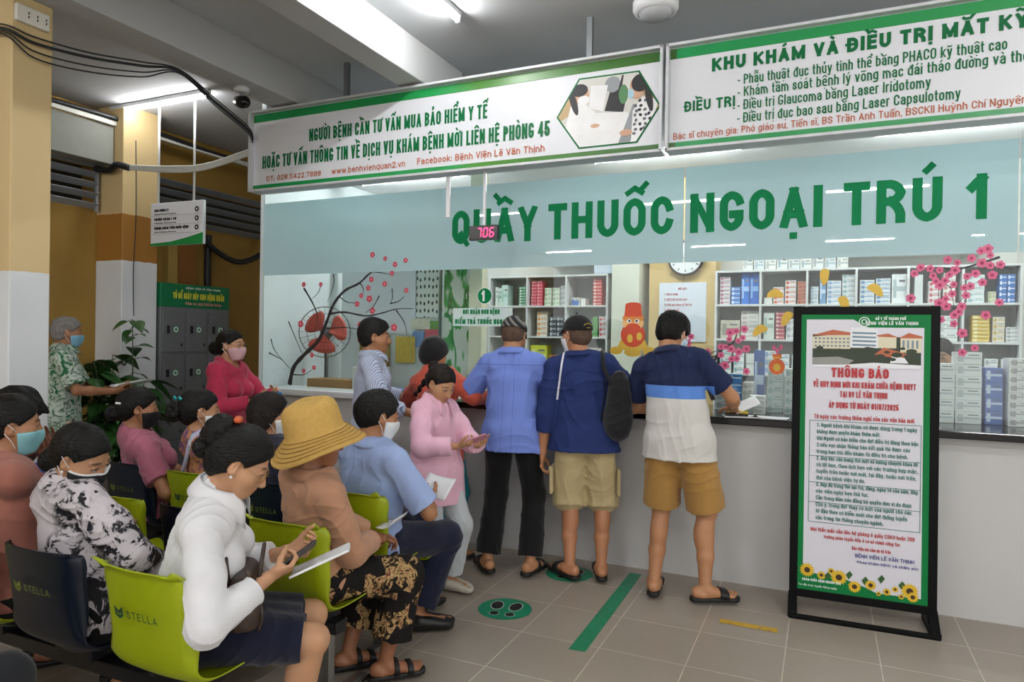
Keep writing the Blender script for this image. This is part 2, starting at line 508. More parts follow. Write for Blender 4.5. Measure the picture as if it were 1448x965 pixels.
def _stroke_pts(d, sx, sy, t):
    out = []
    for st in d.split(';'):
        P = []; Rr = []
        for tok in st.split():
            r = tok.endswith('r'); x, y = tok.rstrip('r').split(',')
            P.append(V(float(x)*sx, float(y)*sy)); Rr.append(r)
        pts = []
        for i, p in enumerate(P):
            if Rr[i] and 0 < i < len(P)-1:
                a, b = P[i-1]-p, P[i+1]-p; la, lb = np.linalg.norm(a), np.linalg.norm(b)
                ha = la*(.5 if Rr[i-1] else 1); hb = lb*(.5 if Rr[i+1] else 1)
                m = max(sx, .3)*.55; ra, rb = min(ha, m), min(hb, m)
                pa, pb = p+a/la*ra, p+b/lb*rb
                pts += [pa*(1-s)**2+(p*.62+(pa+pb)*.19)*2*s*(1-s)+pb*s*s for s in np.linspace(0, 1, 7)]
            else: pts.append(p)
        q = [pts[0]]
        for p in pts[1:]:
            if np.linalg.norm(p-q[-1]) > 1e-4: q.append(p)
        out.append(q)
    return out
_LAY = [0]
def _ribbon(pts, t, fs, vs, lim=None):
    n = len(pts)
    if n < 2: return
    if lim is not None:
        for i in range(1, n-1):
            if nrm(pts[i]-pts[i-1])@nrm(pts[i+1]-pts[i]) < -.2:
                _ribbon(pts[:i+1], t, fs, vs, lim); _ribbon(pts[i:], t, fs, vs, lim); return
        pts = [pts[0]+nrm(pts[0]-pts[1])*t/2]+list(pts[1:-1])+[pts[-1]+nrm(pts[-1]-pts[-2])*t/2]
    _LAY[0] = (_LAY[0]+1) % 6; lay = _LAY[0]*.00022
    seg = [nrm(pts[i+1]-pts[i]) for i in range(n-1)]
    nl = [V(-s[1], s[0]) for s in seg]
    base = len(vs)
    for i in range(n):
        if i == 0: off = nl[0]
        elif i == n-1: off = nl[-1]
        else:
            m = nl[i-1]+nl[i]; L = np.linalg.norm(m)
            if L < .35: off = nl[i]
            else:
                m = m/L; off = m/max(m@nl[i], .3)
        for q in (pts[i]+off*t/2, pts[i]-off*t/2):
            if lim is not None: q = (min(max(q[0], lim[2]), lim[3]), min(max(q[1], lim[0]), lim[1]))
            vs.append(V(q[0], q[1], lay+i*.000012))
    for i in range(n-1):
        b = base+2*i; fs.append((b, b+1, b+3, b+2))
MARK = {'\u0301': [[(-.06, 0), (.1, .2)]], '\u0300': [[(.06, 0), (-.1, .2)]], '\u0302': [[(-.2, 0), (0, .16), (.2, 0)]],
        '\u0303': [[(-.2, .02), (-.09, .13), (.07, .04), (.2, .15)]], '\u0309': [[(-.08, .2), (.06, .22), (.07, .12), (0, .08), (0, .0)]],
        '\u0306': [[(-.19, .15), (-.1, .02), (.1, .02), (.19, .15)]]}
def text2d(s, h=1., t=.17, ws=1., gap=.11, space=.3):
    """-> verts, faces, width; cap height h, stroke t*h, width factor ws"""
    vs, fs, x = [], [], 0.
    for ch in unicodedata.normalize('NFC', s):
        if ch == ' ': x += space*ws; continue
        bar = ch in '\u0110\u0111'
        c2 = {'\u0110': 'D', '\u0111': 'd'}.get(ch, ch)
        dec = unicodedata.normalize('NFD', c2); b, marks = dec[0], dec[1:]
        if b not in GL: x += .3*ws; continue
        w, d = GL[b]; w = w*ws; sx = max(w-t, 0) if w else 0; low = b.islower() and b not in 'bdfhklt'
        if b == 'i' and any(m in MARK for m in marks): d = '0,0 0,.72'
        S_ = [[p+V(x+t/2, t/2) for p in st] for st in _stroke_pts(d, sx, 1-t, t)]
        ys = [p[1] for st in S_ for p in st]; lim = (min(ys)-t/2, max(ys)+t/2, x-.02, x+sx+t+.02)
        for st in S_: _ribbon(st, t, fs, vs, lim)
        cx = x+t/2+sx/2; mt = t*.72
        if bar: _ribbon([V(x-t*.45, .52 if b == 'D' else .82), V(x+t*1.9, .52 if b == 'D' else .82)] if b == 'D' else [V(x+sx*.45, .84), V(x+sx+t*1.5, .84)], mt, fs, vs)
        top = (.76 if low else 1.)+.10; side = 0
        if '\u0302' in marks or '\u0306' in marks:
            side = .2
        for m in marks:
            if m == '\u0323': _ribbon([V(cx, -.26), V(cx, -.26+t*.8)], t*.85, fs, vs)
            elif m == '\u031b':
                yy = .72 if low else .98
                _ribbon([V(x+sx+t*.7, yy-.06), V(x+sx+t*1.25, yy), V(x+sx+t*1.25, yy+.12)], mt*.8, fs, vs)
            elif m in MARK:
                dx, dy = 0, 0
                if m in '\u0301\u0300\u0309\u0303' and side:
                    dx, dy = (.2*ws, .1) if m == '\u0301' else (-.2*ws, .1) if m == '\u0300' else (.18*ws, .12) if m == '\u0309' else (0, .2)
                for ps in MARK[m]: _ribbon([V(cx+dx+px*ws*1.1, top+dy+py) for px, py in ps], mt, fs, vs)
        x += (sx+t)+gap*ws
    w = x-gap*ws
    return [v*V(h, h, 1) for v in vs], fs, w*h
def letter(name, s, mat, O, ex, ez, h, width=None, t=.17, ws=1., align='c', parent=None, off=.0015, gap=.11, mb=None, mi=0):
    """flat lettering in the plane O/ex/ez; O is at the baseline; width stretches to fit"""
    vs, fs, w = text2d(s, 1., t, ws, gap)
    k = (width/(w*h)) if width else 1.
    n = np.cross(ex, ez); O = A(O, float)+n*off
    dx = {'c': -w/2, 'l': 0, 'r': -w}[align]
    P = [O+ex*((v[0]+dx)*h*k)+ez*(v[1]*h)+n*v[2] for v in vs]
    m = mb or MB(); m.add(P, fs, mi)
    return m if mb is not None else m.done(name, mat, parent, solid='flat')
# ---------------------------------------------------------------- people
def folds(seed, freq, amp):
    """cloth folds: rounded ridges of drifting direction, with flat stretches between"""
    r = np.random.RandomState(seed); L = []
    for i in range(3):
        d = nrm(r.normal(size=3)*V(1, 1, .8)); k2 = r.normal(size=(2, 3))*freq*.28; k3 = nrm(r.normal(size=3))*freq*.35
        L.append((d*freq*r.uniform(.75, 1.5), r.uniform(0, 6.28), k2, r.uniform(0, 6.28, 2), k3, r.uniform(0, 6.28)))
    def fn(P):
        o = 0
        for k, p, k2, p2, k3, p3 in L:
            w = np.sin(P@k2.T+p2).sum(1)*1.3
            o = o+(1-np.abs(np.sin(P@k+p+w)))**2.2*np.clip(.35+.65*np.sin(P@k3+p3+w*.4), 0, 1)
        return amp*(o*.8-.3)
    return fn
def ik(S, T, l1, l2, hint):
    d = T-S; L = min(max(np.linalg.norm(d), abs(l1-l2)+.02), l1+l2-.003)
    u = nrm(d); a = (l1*l1-l2*l2+L*L)/(2*L); hh = math.sqrt(max(l1*l1-a*a, 0))
    n = nrm(A(hint, float)-u*(A(hint, float)@u))
    return S+u*a+n*hh, S+u*L
class Person:
    def __init__(s, label, base, psi, H=1.65, fem=False, sit=False, seat=.43, lean=0, side=0, twist=0, hunch=0, head=(0,0,0),
                 arms=None, legs=None, tone='c08a66', h=.006, girth=1., bust=0., group=None, cat='person', shw=1., feet=True, hs=None, neckf=.015, hipdy=0, hw=None):
        s.H, s.k, s.fem, s.h, s.sit, s.bust = H, H/1.65, fem, h, sit, bust
        k = s.k; s.g = girth; s.base = V(base[0], base[1], 0); s.psi = psi
        s.Rw = rot(Z_, -psi); s.hs = (hs or (1. if k > .93 else .5+.5*k))*(.97 if fem else 1.)
        hz = (seat+.085) if sit else .535*H
        s.P0 = V(0, hipdy, hz)
        hyaw, hpit, hrol = head
        s.HR = rot(Z_, -hyaw)@rot(X_, -hpit)@rot(Y_, hrol)
        def pose(lean, side):
            Rl = rot(Z_, -twist*.5)@rot(Y_, side*.6)@rot(X_, -lean*.7)
            Ru = rot(Z_, -twist)@rot(Y_, side)@rot(X_, -(lean+hunch))
            s.Rl, s.Ru = Rl, Ru
            s.W = s.P0+Rl@V(0, 0, .17*k); s.CH = s.W+(Rl@V(0, 0, .07*k)+Ru@V(0, .005, .08*k))
            s.SC = s.CH+Ru@V(0, -.01, .135*k)
            s.NB = s.SC+Ru@V(0, -.005, .045*k)
            s.HC = s.NB+nrm(Ru@Z_*.5+s.HR@Z_*.8)*.125*s.hs+s.HR@V(0, neckf, 0)
            return s.HC[:2]
        if hw is not None:
            tg = s.local((hw[0], hw[1], 0))[:2]
            for _ in range(14):
                c = pose(lean, side); e = tg-c
                J = np.stack([pose(lean+1, side)-c, pose(lean, side+1)-c], 1)
                d = np.clip(np.linalg.lstsq(J, e, rcond=None)[0], -6, 6); lean, side = np.clip(lean+d[0], -15, 50), np.clip(side+d[1], -32, 32)
        pose(lean, side); Ru = s.Ru
        s.info = (round(float(lean)), round(float(side)))
        sw = (.143 if fem else .160)*k*shw
        s.S = [s.SC+Ru@V(q*sw, 0, -.02*k) for q in (1, -1)]
        s.lu, s.lf = .175*H, .152*H
        s.E, s.Wr, s.hd, s.hn, s.curl = [0, 0], [0, 0], [0, 0], [0, 0], [0, 0]; s.sp = [0, 0]
        for i, q in enumerate((1, -1)):
            a = dict((arms or [{}, {}])[i])
            t = a.get('t', (q*(sw+.05), .0, hz-.02)); t = A(t, float) if not a.get('world') else s.local(t)
            s.E[i], s.Wr[i] = ik(s.S[i], t, s.lu, s.lf, A(a.get('hint', (q*.5, -1, -.1)), float))
            fd = nrm(s.Wr[i]-s.E[i]); d = nrm(a.get('d', fd)); n = A(a.get('n', (-q, 0, 0)), float); n = nrm(n-d*(n@d))
            s.hd[i], s.hn[i], s.curl[i], s.sp[i] = d, n, a.get('curl', (25, 28, 32, 36)), a.get('thumb', 0)
        s.hip, s.kn, s.an, s.fd = [0, 0], [0, 0], [0, 0], [0, 0]
        lt, ls = .25*H, .243*H
        for i, q in enumerate((1, -1)):
            l = dict((legs or [{}, {}])[i])
            s.hip[i] = s.P0+V(q*.085*k, 0, 0)
            if sit: an = A(l.get('an', (q*.09, .40, .085)), float); hint = A(l.get('hint', (q*.12, .6, 1)), float)
            else: an = A(l.get('an', (q*.1, -.02, .08)), float); hint = A(l.get('hint', (q*.15, 1, 0)), float)
            s.kn[i], s.an[i] = ik(s.hip[i], an, lt, ls, hint)
            s.fd[i] = nrm(V(math.sin(math.radians(l.get('yaw', q*12))), math.cos(math.radians(l.get('yaw', q*12))), l.get('pitch', 0)))
        s.body(tone, feet, label, group, cat)
    def local(s, p): return s.Rw.T@(A(p, float)-s.base)
    def world(s, p): return s.base+s.Rw@A(p, float)
    def hp(s, x, y, z): return s.HC+s.HR@(V(x, y, z)*s.hs)
    # ---- field pieces
    def torso(s, o=0., wf=1.):
        k, g = s.k, s.g; R, U = s.Rl, s.Ru; x, ux = R@X_, U@X_
        hr = (.103 if s.fem else .1)*k*g
        p = [Cone(s.P0+V(-.07*k, -.01, .0), s.P0+V(.07*k, -.01, .0), hr+o, hr+o),
             Cone(s.P0+R@V(0, .0, .03*k), s.W, .1*k*g+o, (.088 if s.fem else .095)*k*g+o, x, (1.3 if s.fem else 1.32)*wf),
             Cone(s.W, s.CH, (.088 if s.fem else .097)*k*g+o, (.096 if s.fem else .108)*k+o, ux, 1.38*wf),
             Cone(s.SC+U@V(-.085*k, .0, -.035*k), s.SC+U@V(.085*k, .0, -.035*k), .074*k+o, .074*k+o)]
        for q in (0, 1):
            p += [Cone(s.NB+U@V(0, -.01, -.01), s.S[q]+U@V(0, -.005, .0), .048*k+o*.8, .04*k+o*.7), Ell(s.S[q], .048*k+o*.7)]
        if s.bust:
            p += [Ell(s.CH+U@V(q*.068*k, .085*k, -.02*k), V(.058, .05, .055)*k*s.bust+o, U) for q in (1, -1)]
        return p
    def headp(s, o=0.):
        h, hp, R = s.hs, s.hp, s.HR
        p = [Ell(hp(0, -.012, .03), V(.0745, .097, .088)*h+o, R),
             Ell(hp(0, .032, -.03), V(.061, .063, .076)*h+o, R),
             Ell(hp(0, .052, -.077), V(.036, .034, .032)*h+o, R),
             Ell(hp(.045, .042, -.022), V(.024, .032, .03)*h+o, R), Ell(hp(-.045, .042, -.022), V(.024, .032, .03)*h+o, R)]
        return p
    def headfield(s):
        h, hp, R = s.hs, s.hp, s.HR
        base = Grp(.03*h, *s.headp())
        sock = Grp(.004, *[Ell(hp(q*.031, .102, .009), V(.017, .016, .011)*h, R) for q in (1, -1)])
        f = Sub(.018*h, base, sock)
        det = Grp(.008*h, Cone(hp(0, .088, .012), hp(0, .107, -.024), .0075*h, .0115*h), Ell(hp(0, .104, -.027), V(.016, .011, .009)*h, R))
        lips = Grp(.003*h, Ell(hp(0, .0885, -.0495), V(.021, .0105, .0055)*h, R), Ell(hp(0, .0865, -.0590), V(.018, .0105, .006)*h, R))
        lids = Grp(.004*h, *[Ell(hp(q*.031, .0795, .010), V(.0155, .0125, .0115)*h, R) for q in (1, -1)])
        brow = Grp(.01, *[Cone(hp(q*.014, .088, .028), hp(q*.048, .072, .03), .006*h, .005*h) for q in (1, -1)])
        ears = []
        for q in (1, -1):
            Re = R@rot(Z_, q*-22)@rot(X_, -12)
            ears.append(Sub(.004, Grp(.005, Ell(hp(q*.078, -.006, .0), V(.007, .018, .031)*h, Re), Ell(hp(q*.073, .004, -.022), V(.006, .009, .012)*h, Re)),
                            Grp(.003, Ell(hp(q*.086, .001, .002), V(.007, .011, .019)*h, Re))))
        f = Uni(.014*h, f, det); f = Uni(.006*h, f, lips); f = Uni(.006*h, f, lids); f = Uni(.012*h, f, brow)
        return Uni(.007*h, f, *ears)
    def handfield(s, i):
        k = s.k*(.93 if s.fem else 1.); d, n = s.hd[i], s.hn[i]; W = s.Wr[i]
        th = np.cross(d, n) if i == 0 else np.cross(n, d); c = s.curl[i]
        palm = Grp(.012, Cone(W-d*.01, W+d*.03*k, .021*k, .014*k, th, 1.45), Cone(W+d*.03*k, W+d*.082*k, .0125*k, .0105*k, th, 3.3), Cone(W+d*.02*k+th*.022*k+n*.008, W+d*.05*k+th*.03*k+n*.01, .014*k, .012*k))
        fs = []
        for j, (off, L) in enumerate(((.033, .074), (.0112, .082), (-.0108, .077), (-.032, .06))):
            p = W+d*(.084-.004*abs(j-1.3))*k+th*off*k; a = 0.; seg = []; r = (.0088, .0089, .0085, .0075)[j]*k
            cj = c[j] if hasattr(c, '__len__') else c
            sprd = th*(off*1.2)
            for q, fr in enumerate((.47, .30, .23)):
                a += cj*(.75, 1.15, .8)[q]; dr = nrm((d+sprd)*math.cos(math.radians(a))+n*math.sin(math.radians(a)))
                e = p+dr*L*k*fr; seg.append(Cone(p, e, r, r*.9)); p = e; r *= .9
            fs.append(Grp(.004, *seg))
        p = W+d*.028*k+th*.03*k+n*.008*k; tt = s.sp[i]
        seg = []; a = nrm(th*(.75-tt*.5)+d*.75+n*(.3+tt*.5)); r = .0115*k
        for q, L in enumerate((.036, .032, .026)):
            e = p+a*L*k; seg.append(Cone(p, e, r, r*.9)); p = e; r *= .88; a = nrm(a-th*(.25+tt*.1)+d*.15+n*.1)
        fs.append(Grp(.008, *seg))
        return Uni(.007, palm, Uni(.0022, *fs))
    def footp(s, i, o=0.):
        k = s.k; a, f = s.an[i], s.fd[i]; x = np.cross(f, Z_); g = V(a[0], a[1], 0); zz = a[2]-.08
        B = lambda fx, sx, z: g+f*fx*k+x*sx*k+V(0, 0, z*k+zz)
        p = [Cone(B(-.04, 0, .05), B(.03, 0, .055), .03*k+o, .028*k+o), Cone(B(.02, 0, .058), B(.135, 0, .036), .026*k+o, .0145*k+o, x, 1.75),
             Ell(B(-.045, 0, .042), V(.026, .03, .026)*k+o), Cone(B(-.02, 0, .034), B(.12, 0, .032), .02*k+o, .013*k+o, x, 1.9)]
        q = 1 if i == 0 else -1
        for j in range(5):
            sx = -q*(.031-.0155*j); fx = (.165, .168, .16, .15, .138)[j]; r = (.013, .0095, .009, .0085, .008)[j]
            p.append(Cone(B(fx-.035, sx*.95, .034), B(fx+.012, sx, .029), r*k+o, r*.95*k+o))
        return p
    def body(s, tone, feet, label, group, cat):
        k, g = s.k, s.g
        limbs = Grp(.03*k, *s.torso())
        nk = Grp(.02, Cone(s.NB+s.Ru@V(0, -.012, -.05*k), s.hp(0, -.022, -.055), (.05 if s.fem else .058)*k, (.044 if s.fem else .052)*k))
        parts = []
        for i in (0, 1):
            am = .92 if s.fem else 1.
            parts.append(Grp(.02*k, Cone(s.S[i], s.S[i]*.5+s.E[i]*.5, .05*k*am*g, .043*k*am*g), Cone(s.S[i]*.5+s.E[i]*.5, s.E[i], .043*k*am*g, .034*k*am),
                             Cone(s.E[i], s.E[i]*.65+s.Wr[i]*.35, .034*k*am, .037*k*am), Cone(s.E[i]*.65+s.Wr[i]*.35, s.Wr[i], .036*k*am, .0235*k*am)))
        legs = []
        for i in (0, 1):
            cb = s.kn[i]*.7+s.an[i]*.3; sd = nrm(s.an[i]-s.kn[i]); bk = -nrm(s.fd[i]-sd*(s.fd[i]@sd))
            L = [Cone(s.hip[i], s.kn[i], .083*k*g, .054*k), Cone(s.kn[i], s.an[i]*.6+s.kn[i]*.4, .05*k, .045*k), Cone(s.an[i]*.6+s.kn[i]*.4, s.an[i], .045*k, .032*k),
                 Ell(cb+bk*.021*k, V(.048, .047, .1)*k, np.stack([nrm(np.cross(bk, sd)), bk, sd], 1)), Ell(s.kn[i]-bk*.012*k, .046*k)]
            if feet: L += s.footp(i)
            legs.append(Grp(.018*k, *L))
        f = Uni(.03*k, limbs, *parts); f = Uni(.03*k, f, *legs); f = Uni(.03*k, f, nk); f = Uni(.02*k, f, s.headfield())
        f = Uni(.01*k, f, s.handfield(0), s.handfield(1))
        vs, fs = extract(f, s.h)
        me = fast_mesh('person', vs, fs, [skin('skin_'+tone, tone)])
        at = me.attributes.new('head', 'FLOAT_VECTOR', 'POINT')
        at.data.foreach_set('vector', (((vs-s.HC)@s.HR)/s.hs).astype(np.float32).ravel())
        s.o = link('person', me); s.o.location = s.base; s.o.rotation_euler = (0, 0, -math.radians(s.psi))
        tag(s.o, label, cat, group)
    # ---- clothing
    def add(s, name, field, mat, h=None, label=None):
        o = sdf_obj(name, field, h or s.h, mat, s.o)
        if label: o['label'] = label
        return o
    def shirt(s, mat, name='shirt', sleeve=.6, o=.012, hem=None, loose=.0, amp=.007, freq=34, seed=1, flare=.012, cuff=0, collar=None, cmat=None, neck=.062, belly=0, hemr=0, hf=None, sfl=0., front_open=False, label=None, kk=.025):
        k = s.k; P0 = s.P0; up = s.Rl@Z_; x = s.Rl@X_
        T = s.torso(o+loose*.5)
        hz = P0[2]-(.06 if hem is None else hem)
        wide = (.105 if s.fem else .1)*k*s.g+o+(loose if not s.sit else loose*.2-.004)
        lo_ = loose if not s.sit else loose*.35
        T.append(Cone(s.W+up*.0, P0+up*.0, .095*k*s.g+o+lo_, wide+hemr*.5, x, 1.42 if not s.sit else 1.3))
        if not s.sit: T.append(Cone(P0, V(P0[0], P0[1]-.005, hz-.01), wide+hemr*.5, wide+.004+hemr, x, 1.5 if not s.fem else 1.55, cut=[(V(0, 0, hz), -Z_)]))
        else: T.append(Cone(P0+V(0, -.005, .01), P0+V(0, .05, .0), wide, wide*.92, x, 1.3))
        if belly: T.append(Ell(s.W+s.Rl@V(0, .06*k, -.04*k), V(.13, .09, .13)*k*belly, s.Rl))
        body = Grp(kk, *T)
        cuts = []
        body = Int(.004, body, Half(V(0, 0, hz if not s.sit else P0[2]-.04), -Z_))
        fs = [body]
        for i in (0, 1):
            S, E, Wr = s.S[i], s.E[i], s.Wr[i]; am = (.92 if s.fem else 1.)*k
            if sleeve <= 1:
                e = S+(E-S)*sleeve; d = nrm(E-S)
                fs.append(Grp(.01, Cone(S, e+d*.02, .046*am*s.g+o*.8+loose*.4, .045*am*s.g+o+flare+loose*.4, cut=[(e, d)])))
            else:
                e = E+(Wr-E)*(sleeve-1); d = nrm(Wr-E); m = S*.5+E*.5; lo = loose*.7
                g = Grp(.02, Cone(S, m, .046*am*s.g+o*.8+lo*.7, .046*am*s.g+o+lo), Cone(m, E, .046*am*s.g+o+lo, .04*am+o+lo), Cone(E, e+d*.01, .04*am+o+lo, .03*am+o+flare*.6+lo*.5+sfl, cut=[(e, d)]))
                fs.append(g)
                if cuff: c0 = e-d*.055; fs.append(Grp(.004, Cone(c0, e+d*.003, .034*am+o+.003, .031*am+o+.004, cut=[(e+d*.002, d), (c0, -d)])))
        f = Uni(.02*k, *fs)
        if amp: f = Off(f, folds(seed, freq, amp))
        U = s.Ru
        nkc = s.NB+U@V(0, .012, .0)
        nd = nrm(s.hp(0, 0, -.06)-s.NB)
        cut = Grp(.01, Cone(s.NB+U@V(0, .015, -.03*k), s.NB+nd*.12, neck*k-.006, neck*k+.004))
        f = Sub(.008, f, cut)
        ob = s.add(name, f, mat, label=label)
        if collar: s.collar(cmat or mat, collar, neck*k)
        return ob
    def collar(s, mat, size, nr, spread=1.):
        U = s.Ru; nd = nrm(s.hp(0, -.02, -.06)-s.NB); ux = U@X_; uy = nrm(np.cross(nd, ux)); c0 = s.NB+U@V(0, .002, .008*s.k); nr = nr+.004
        q = size/.03; rows = []
        for a in np.linspace(-158, 158, 41):
            t = math.radians(a); f = (abs(a)/158)**5; d = -uy*math.cos(t)+ux*math.sin(t); dr = 1+.0*f; o = -.022*f*q
            pr = [(nr+.006, -.004), (nr+.004, .022*q), (nr+.007, .029*q), (nr+.015, .022*q), (nr+.026, .004*q-.0*f), (nr+.034+.012*f*q, -.012*q-.034*f*q)]
            rows.append([c0+d*r+nd*(z+o*.6)+uy*(.012*f*q if i > 3 else 0) for i, (r, z) in enumerate(pr)])
        return MB().grid(rows).done('collar', mat, s.o, smooth=True, solid=.0025)
    def pants(s, mat, name='trousers', upto=1.9, o=.012, flare=.0, amp=.006, freq=34, seed=2, hi=.05, knee_o=.006, label=None):
        """upto: 1 = knee, 2 = ankle"""
        k, g = s.k, s.g; P0 = s.P0; hr = (.105 if s.fem else .1)*k*g
        b = Grp(.03, Cone(P0+V(-.07*k, -.012, 0), P0+V(.07*k, -.012, 0), hr+o, hr+o), Cone(P0, P0+s.Rl@V(0, 0, hi*k), .1*k*g+o, .093*k*g+o, s.Rl@X_, 1.34, cut=[(P0+s.Rl@V(0, 0, hi*k), s.Rl@Z_)]))
        fs = [b]
        for i in (0, 1):
            h_, kn, an = s.hip[i], s.kn[i], s.an[i]
            if upto <= 1:
                d = nrm(kn-h_); e = h_+(kn-h_)*upto
                fs.append(Grp(.01, Cone(h_, e+d*.03, .084*k*g+o, .066*k+o+flare, cut=[(e, d)])))
            else:
                d = nrm(an-kn); e = kn+(an-kn)*(upto-1)
                fs.append(Grp(.03, Cone(h_, kn, .085*k*g+o, .056*k+o+knee_o), Cone(kn, e+d*.02, .056*k+o+knee_o, .044*k+o+flare, cut=[(e, d)])))
        f = Uni(.035, *fs)
        if amp: f = Off(f, folds(seed, freq, amp))
        return s.add(name, f, mat, label=label)
    def sandals(s, mat, kind='slide', name='sandal', h=None):
        for i in (0, 1):
            k = s.k; a, f = s.an[i], s.fd[i]; x = np.cross(f, Z_); zz = a[2]-.08
            g = V(a[0], a[1], zz)
            sole = Grp(.02, Cone(g+f*-.05*k, g+f*.06*k, .036*k, .037*k, Z_, 60), Cone(g+f*.06*k, g+f*.15*k, .037*k, .046*k, Z_, 60))
            sole.bb = lambda g=g, k=k: (g+V(-.25, -.25, -.02), g+V(.25, .25, .04))
            so = Int(.004, sole, Half(V(0, 0, zz+.024*k), Z_), Half(V(0, 0, zz+.001), -Z_))
            ft = Grp(.015, *s.footp(i, .007*k))
            if kind == 'shoe':
                fl = Int(.004, Grp(.02, *s.footp(i, .012*k)), Half(g+V(0, 0, .085*k), Z_+f*.25), Half(g+V(0, 0, .004), -Z_))
                fld = Uni(.008, so, fl)
            else:
                bands = [(.075, .125, 0)] if kind == 'slide' else [(.1, .13, .0), (.035, .06, .0)] if kind == 'strap' else [(.07, .15, 0), (-.02, .0, .25)]
                fld = so
                for (u0, u1, tl) in bands:
                    b = Int(.003, ft, Half(g+f*u1*k, f+Z_*tl), Half(g+f*u0*k, -f-Z_*tl), Half(g+V(0, 0, .01), -Z_))
                    fld = Uni(.004, fld, b)
            s.add(name, fld, mat, h=h or min(s.h, .005))
    def mask(s, mat, name='face_mask', loop='e8e8e8', edge=None, h=.004):
        R, hp, q = s.HR, s.hp, s.hs
        base = Grp(.035*q, *(s.headp(.007)+[Ell(hp(0, .092, -.03), V(.02, .022, .026)*q, R)]))
        top = nrm(R@V(0, -.14, 1)); bot = nrm(R@V(0, .25, -1))
        f = Int(.003, base, Half(hp(0, .09, -.008), top), Half(hp(0, .05, -.109), bot), Half(hp(0, .018, 0), nrm(R@V(0, -1, -.15))))
        f = Off(f, wrinkle(5, 40, .0012))
        m = s.add(name, f, mat, h=min(h, s.h))
        mb = MB()
        for g in (1, -1):
            for z0, z1 in ((-.022, .022), (-.078, -.02)):
                mb.tube(spline([hp(g*.064, .022, z0), hp(g*.0795, .006, (z0+z1)/2), hp(g*.086, -.02, z1)], 5), .0016*q, 6)
        mb.done('ear_loop', M('loop_'+loop, loop, .7, var=0), m, smooth=True)
        if edge:
            e = Int(.002, Grp(.035*q, *(s.headp(.0085)+[Ell(hp(0, .092, -.03), V(.02, .022, .026)*q, R)])), Half(hp(0, .09, -.006), top), Half(hp(0, .09, -.0105), -top), Half(hp(0, .02, 0), nrm(R@V(0, -1, -.15))))
            s.add('mask_edge', e, edge, h=.003)
        return m
    def glasses(s, mat, rim=.0013):
        q = s.hs; mb = MB()
        for g in (1, -1):
            c = V(g*.033, .099, .003)
            mb.tube([s.hp(c[0]+.025*math.cos(t), c[1]-.22*abs(c[0]+.025*math.cos(t))+.006, c[2]+.02*math.sin(t)) for t in np.linspace(0, 6.283, 25)], rim*q, 6, cap=False)
            mb.tube(spline([s.hp(g*.058, .09, .008), s.hp(g*.078, .06, .012), s.hp(g*.082, .0, .018), s.hp(g*.08, -.02, .005)], 5), rim*q, 6)
        mb.tube(spline([s.hp(-.009, .1, .008), s.hp(0, .106, .012), s.hp(.009, .1, .008)], 4), rim*q, 6)
        o = mb.done('glasses', mat, s.o, smooth=True)
        lm = MB()
        for g in (1, -1):
            c = V(g*.033, .099, .003)
            lm.add([s.hp(c[0]+.024*math.cos(t), c[1]-.22*abs(c[0]+.024*math.cos(t))+.006, c[2]+.019*math.sin(t)) for t in np.linspace(0, 6.283, 25)[:-1]], [tuple(range(24))])
        lm.done('lens', GLASS(), o)
        return o
    def hair(s, mat, kind='short', o=.012, seed=3, amp=.004, thick=None, top=0., line=0., h=None):
        R, hp, q = s.HR, s.hp, s.hs
        th = o
        base = Grp(.03*q, Ell(hp(0, -.014, .032+top*.5), V(.0745, .097, .088+top*.5)*q+th, R))
        if kind in ('short', 'crop'): base.add(Ell(hp(0, -.045, -.01), V(.068, .062, .065)*q+th*.5, R))
        if kind == 'bob': base.add(Ell(hp(0, -.035, -.025), V(.08, .075, .1)*q+th*.6, R), Ell(hp(0, -.05, -.08), V(.065, .045, .06)*q+th*.3, R))
        if kind in ('back', 'low'): base.add(Ell(hp(0, -.05, -.005), V(.064, .062, .07)*q+th*.3, R))
        pl = nrm(R@V(0, 1, -.95)); f = base
        f = Int(.008, f, Half(hp(0, .0855+line, .0705), pl if kind != 'bob' else nrm(R@V(0, 1, -.75))))
        nape = {'short': -.066, 'crop': -.06, 'bob': -.125, 'back': -.07, 'low': -.1}[kind]
        f = Int(.006, f, Half(hp(0, 0, nape), nrm(R@V(0, .25, -1))))
        ear = Grp(.01, *[Ell(hp(g*.08, .002, -.006), V(.03, .024, .034)*q, R) for g in (1, -1)])
        if kind != 'bob': f = Sub(.006, f, ear)
        else: f = Sub(.01, f, Grp(.02, Ell(hp(0, .08, -.03), V(.075, .06, .08)*q, R)))
        nz = wrinkle(seed, 26, amp); nz2 = wrinkle(seed+9, (150, 40, 60), max(.0016, amp*.35))
        f = Off(f, lambda P: nz(P)+nz2(P))
        return s.add('hair', f, mat, h=h or min(s.h, .005))
    def bun(s, mat, c, r, seed=7, name='hair_bun', n=9, tw=1., par=None, sq=(1,1,1)):
        """twisted bun of overlapping strands at head-local c"""
        R = s.HR; g = Grp(.006, Ell(s.hp(*c), V(*sq)*r*.8*s.hs, R)); rs = np.random.RandomState(seed)
        for i in range(n):
            ax = nrm(rs.normal(size=3)); u = nrm(np.cross(ax, V(.3, .8, .5))); w = np.cross(ax, u); a0 = rs.uniform(0, 6.28)
            pts = [s.hp(*(A(c)+V(*sq)*r*.82*(math.cos(a0+t)*u+math.sin(a0+t)*w+ax*.25*math.sin(t)))) for t in np.linspace(0, 3.6, 7)]
            for a, b in zip(pts, pts[1:]): g.add(Cone(a, b, r*.26*s.hs*tw, r*.26*s.hs*tw))
        return s.add(name, g, mat, h=min(s.h, .004))
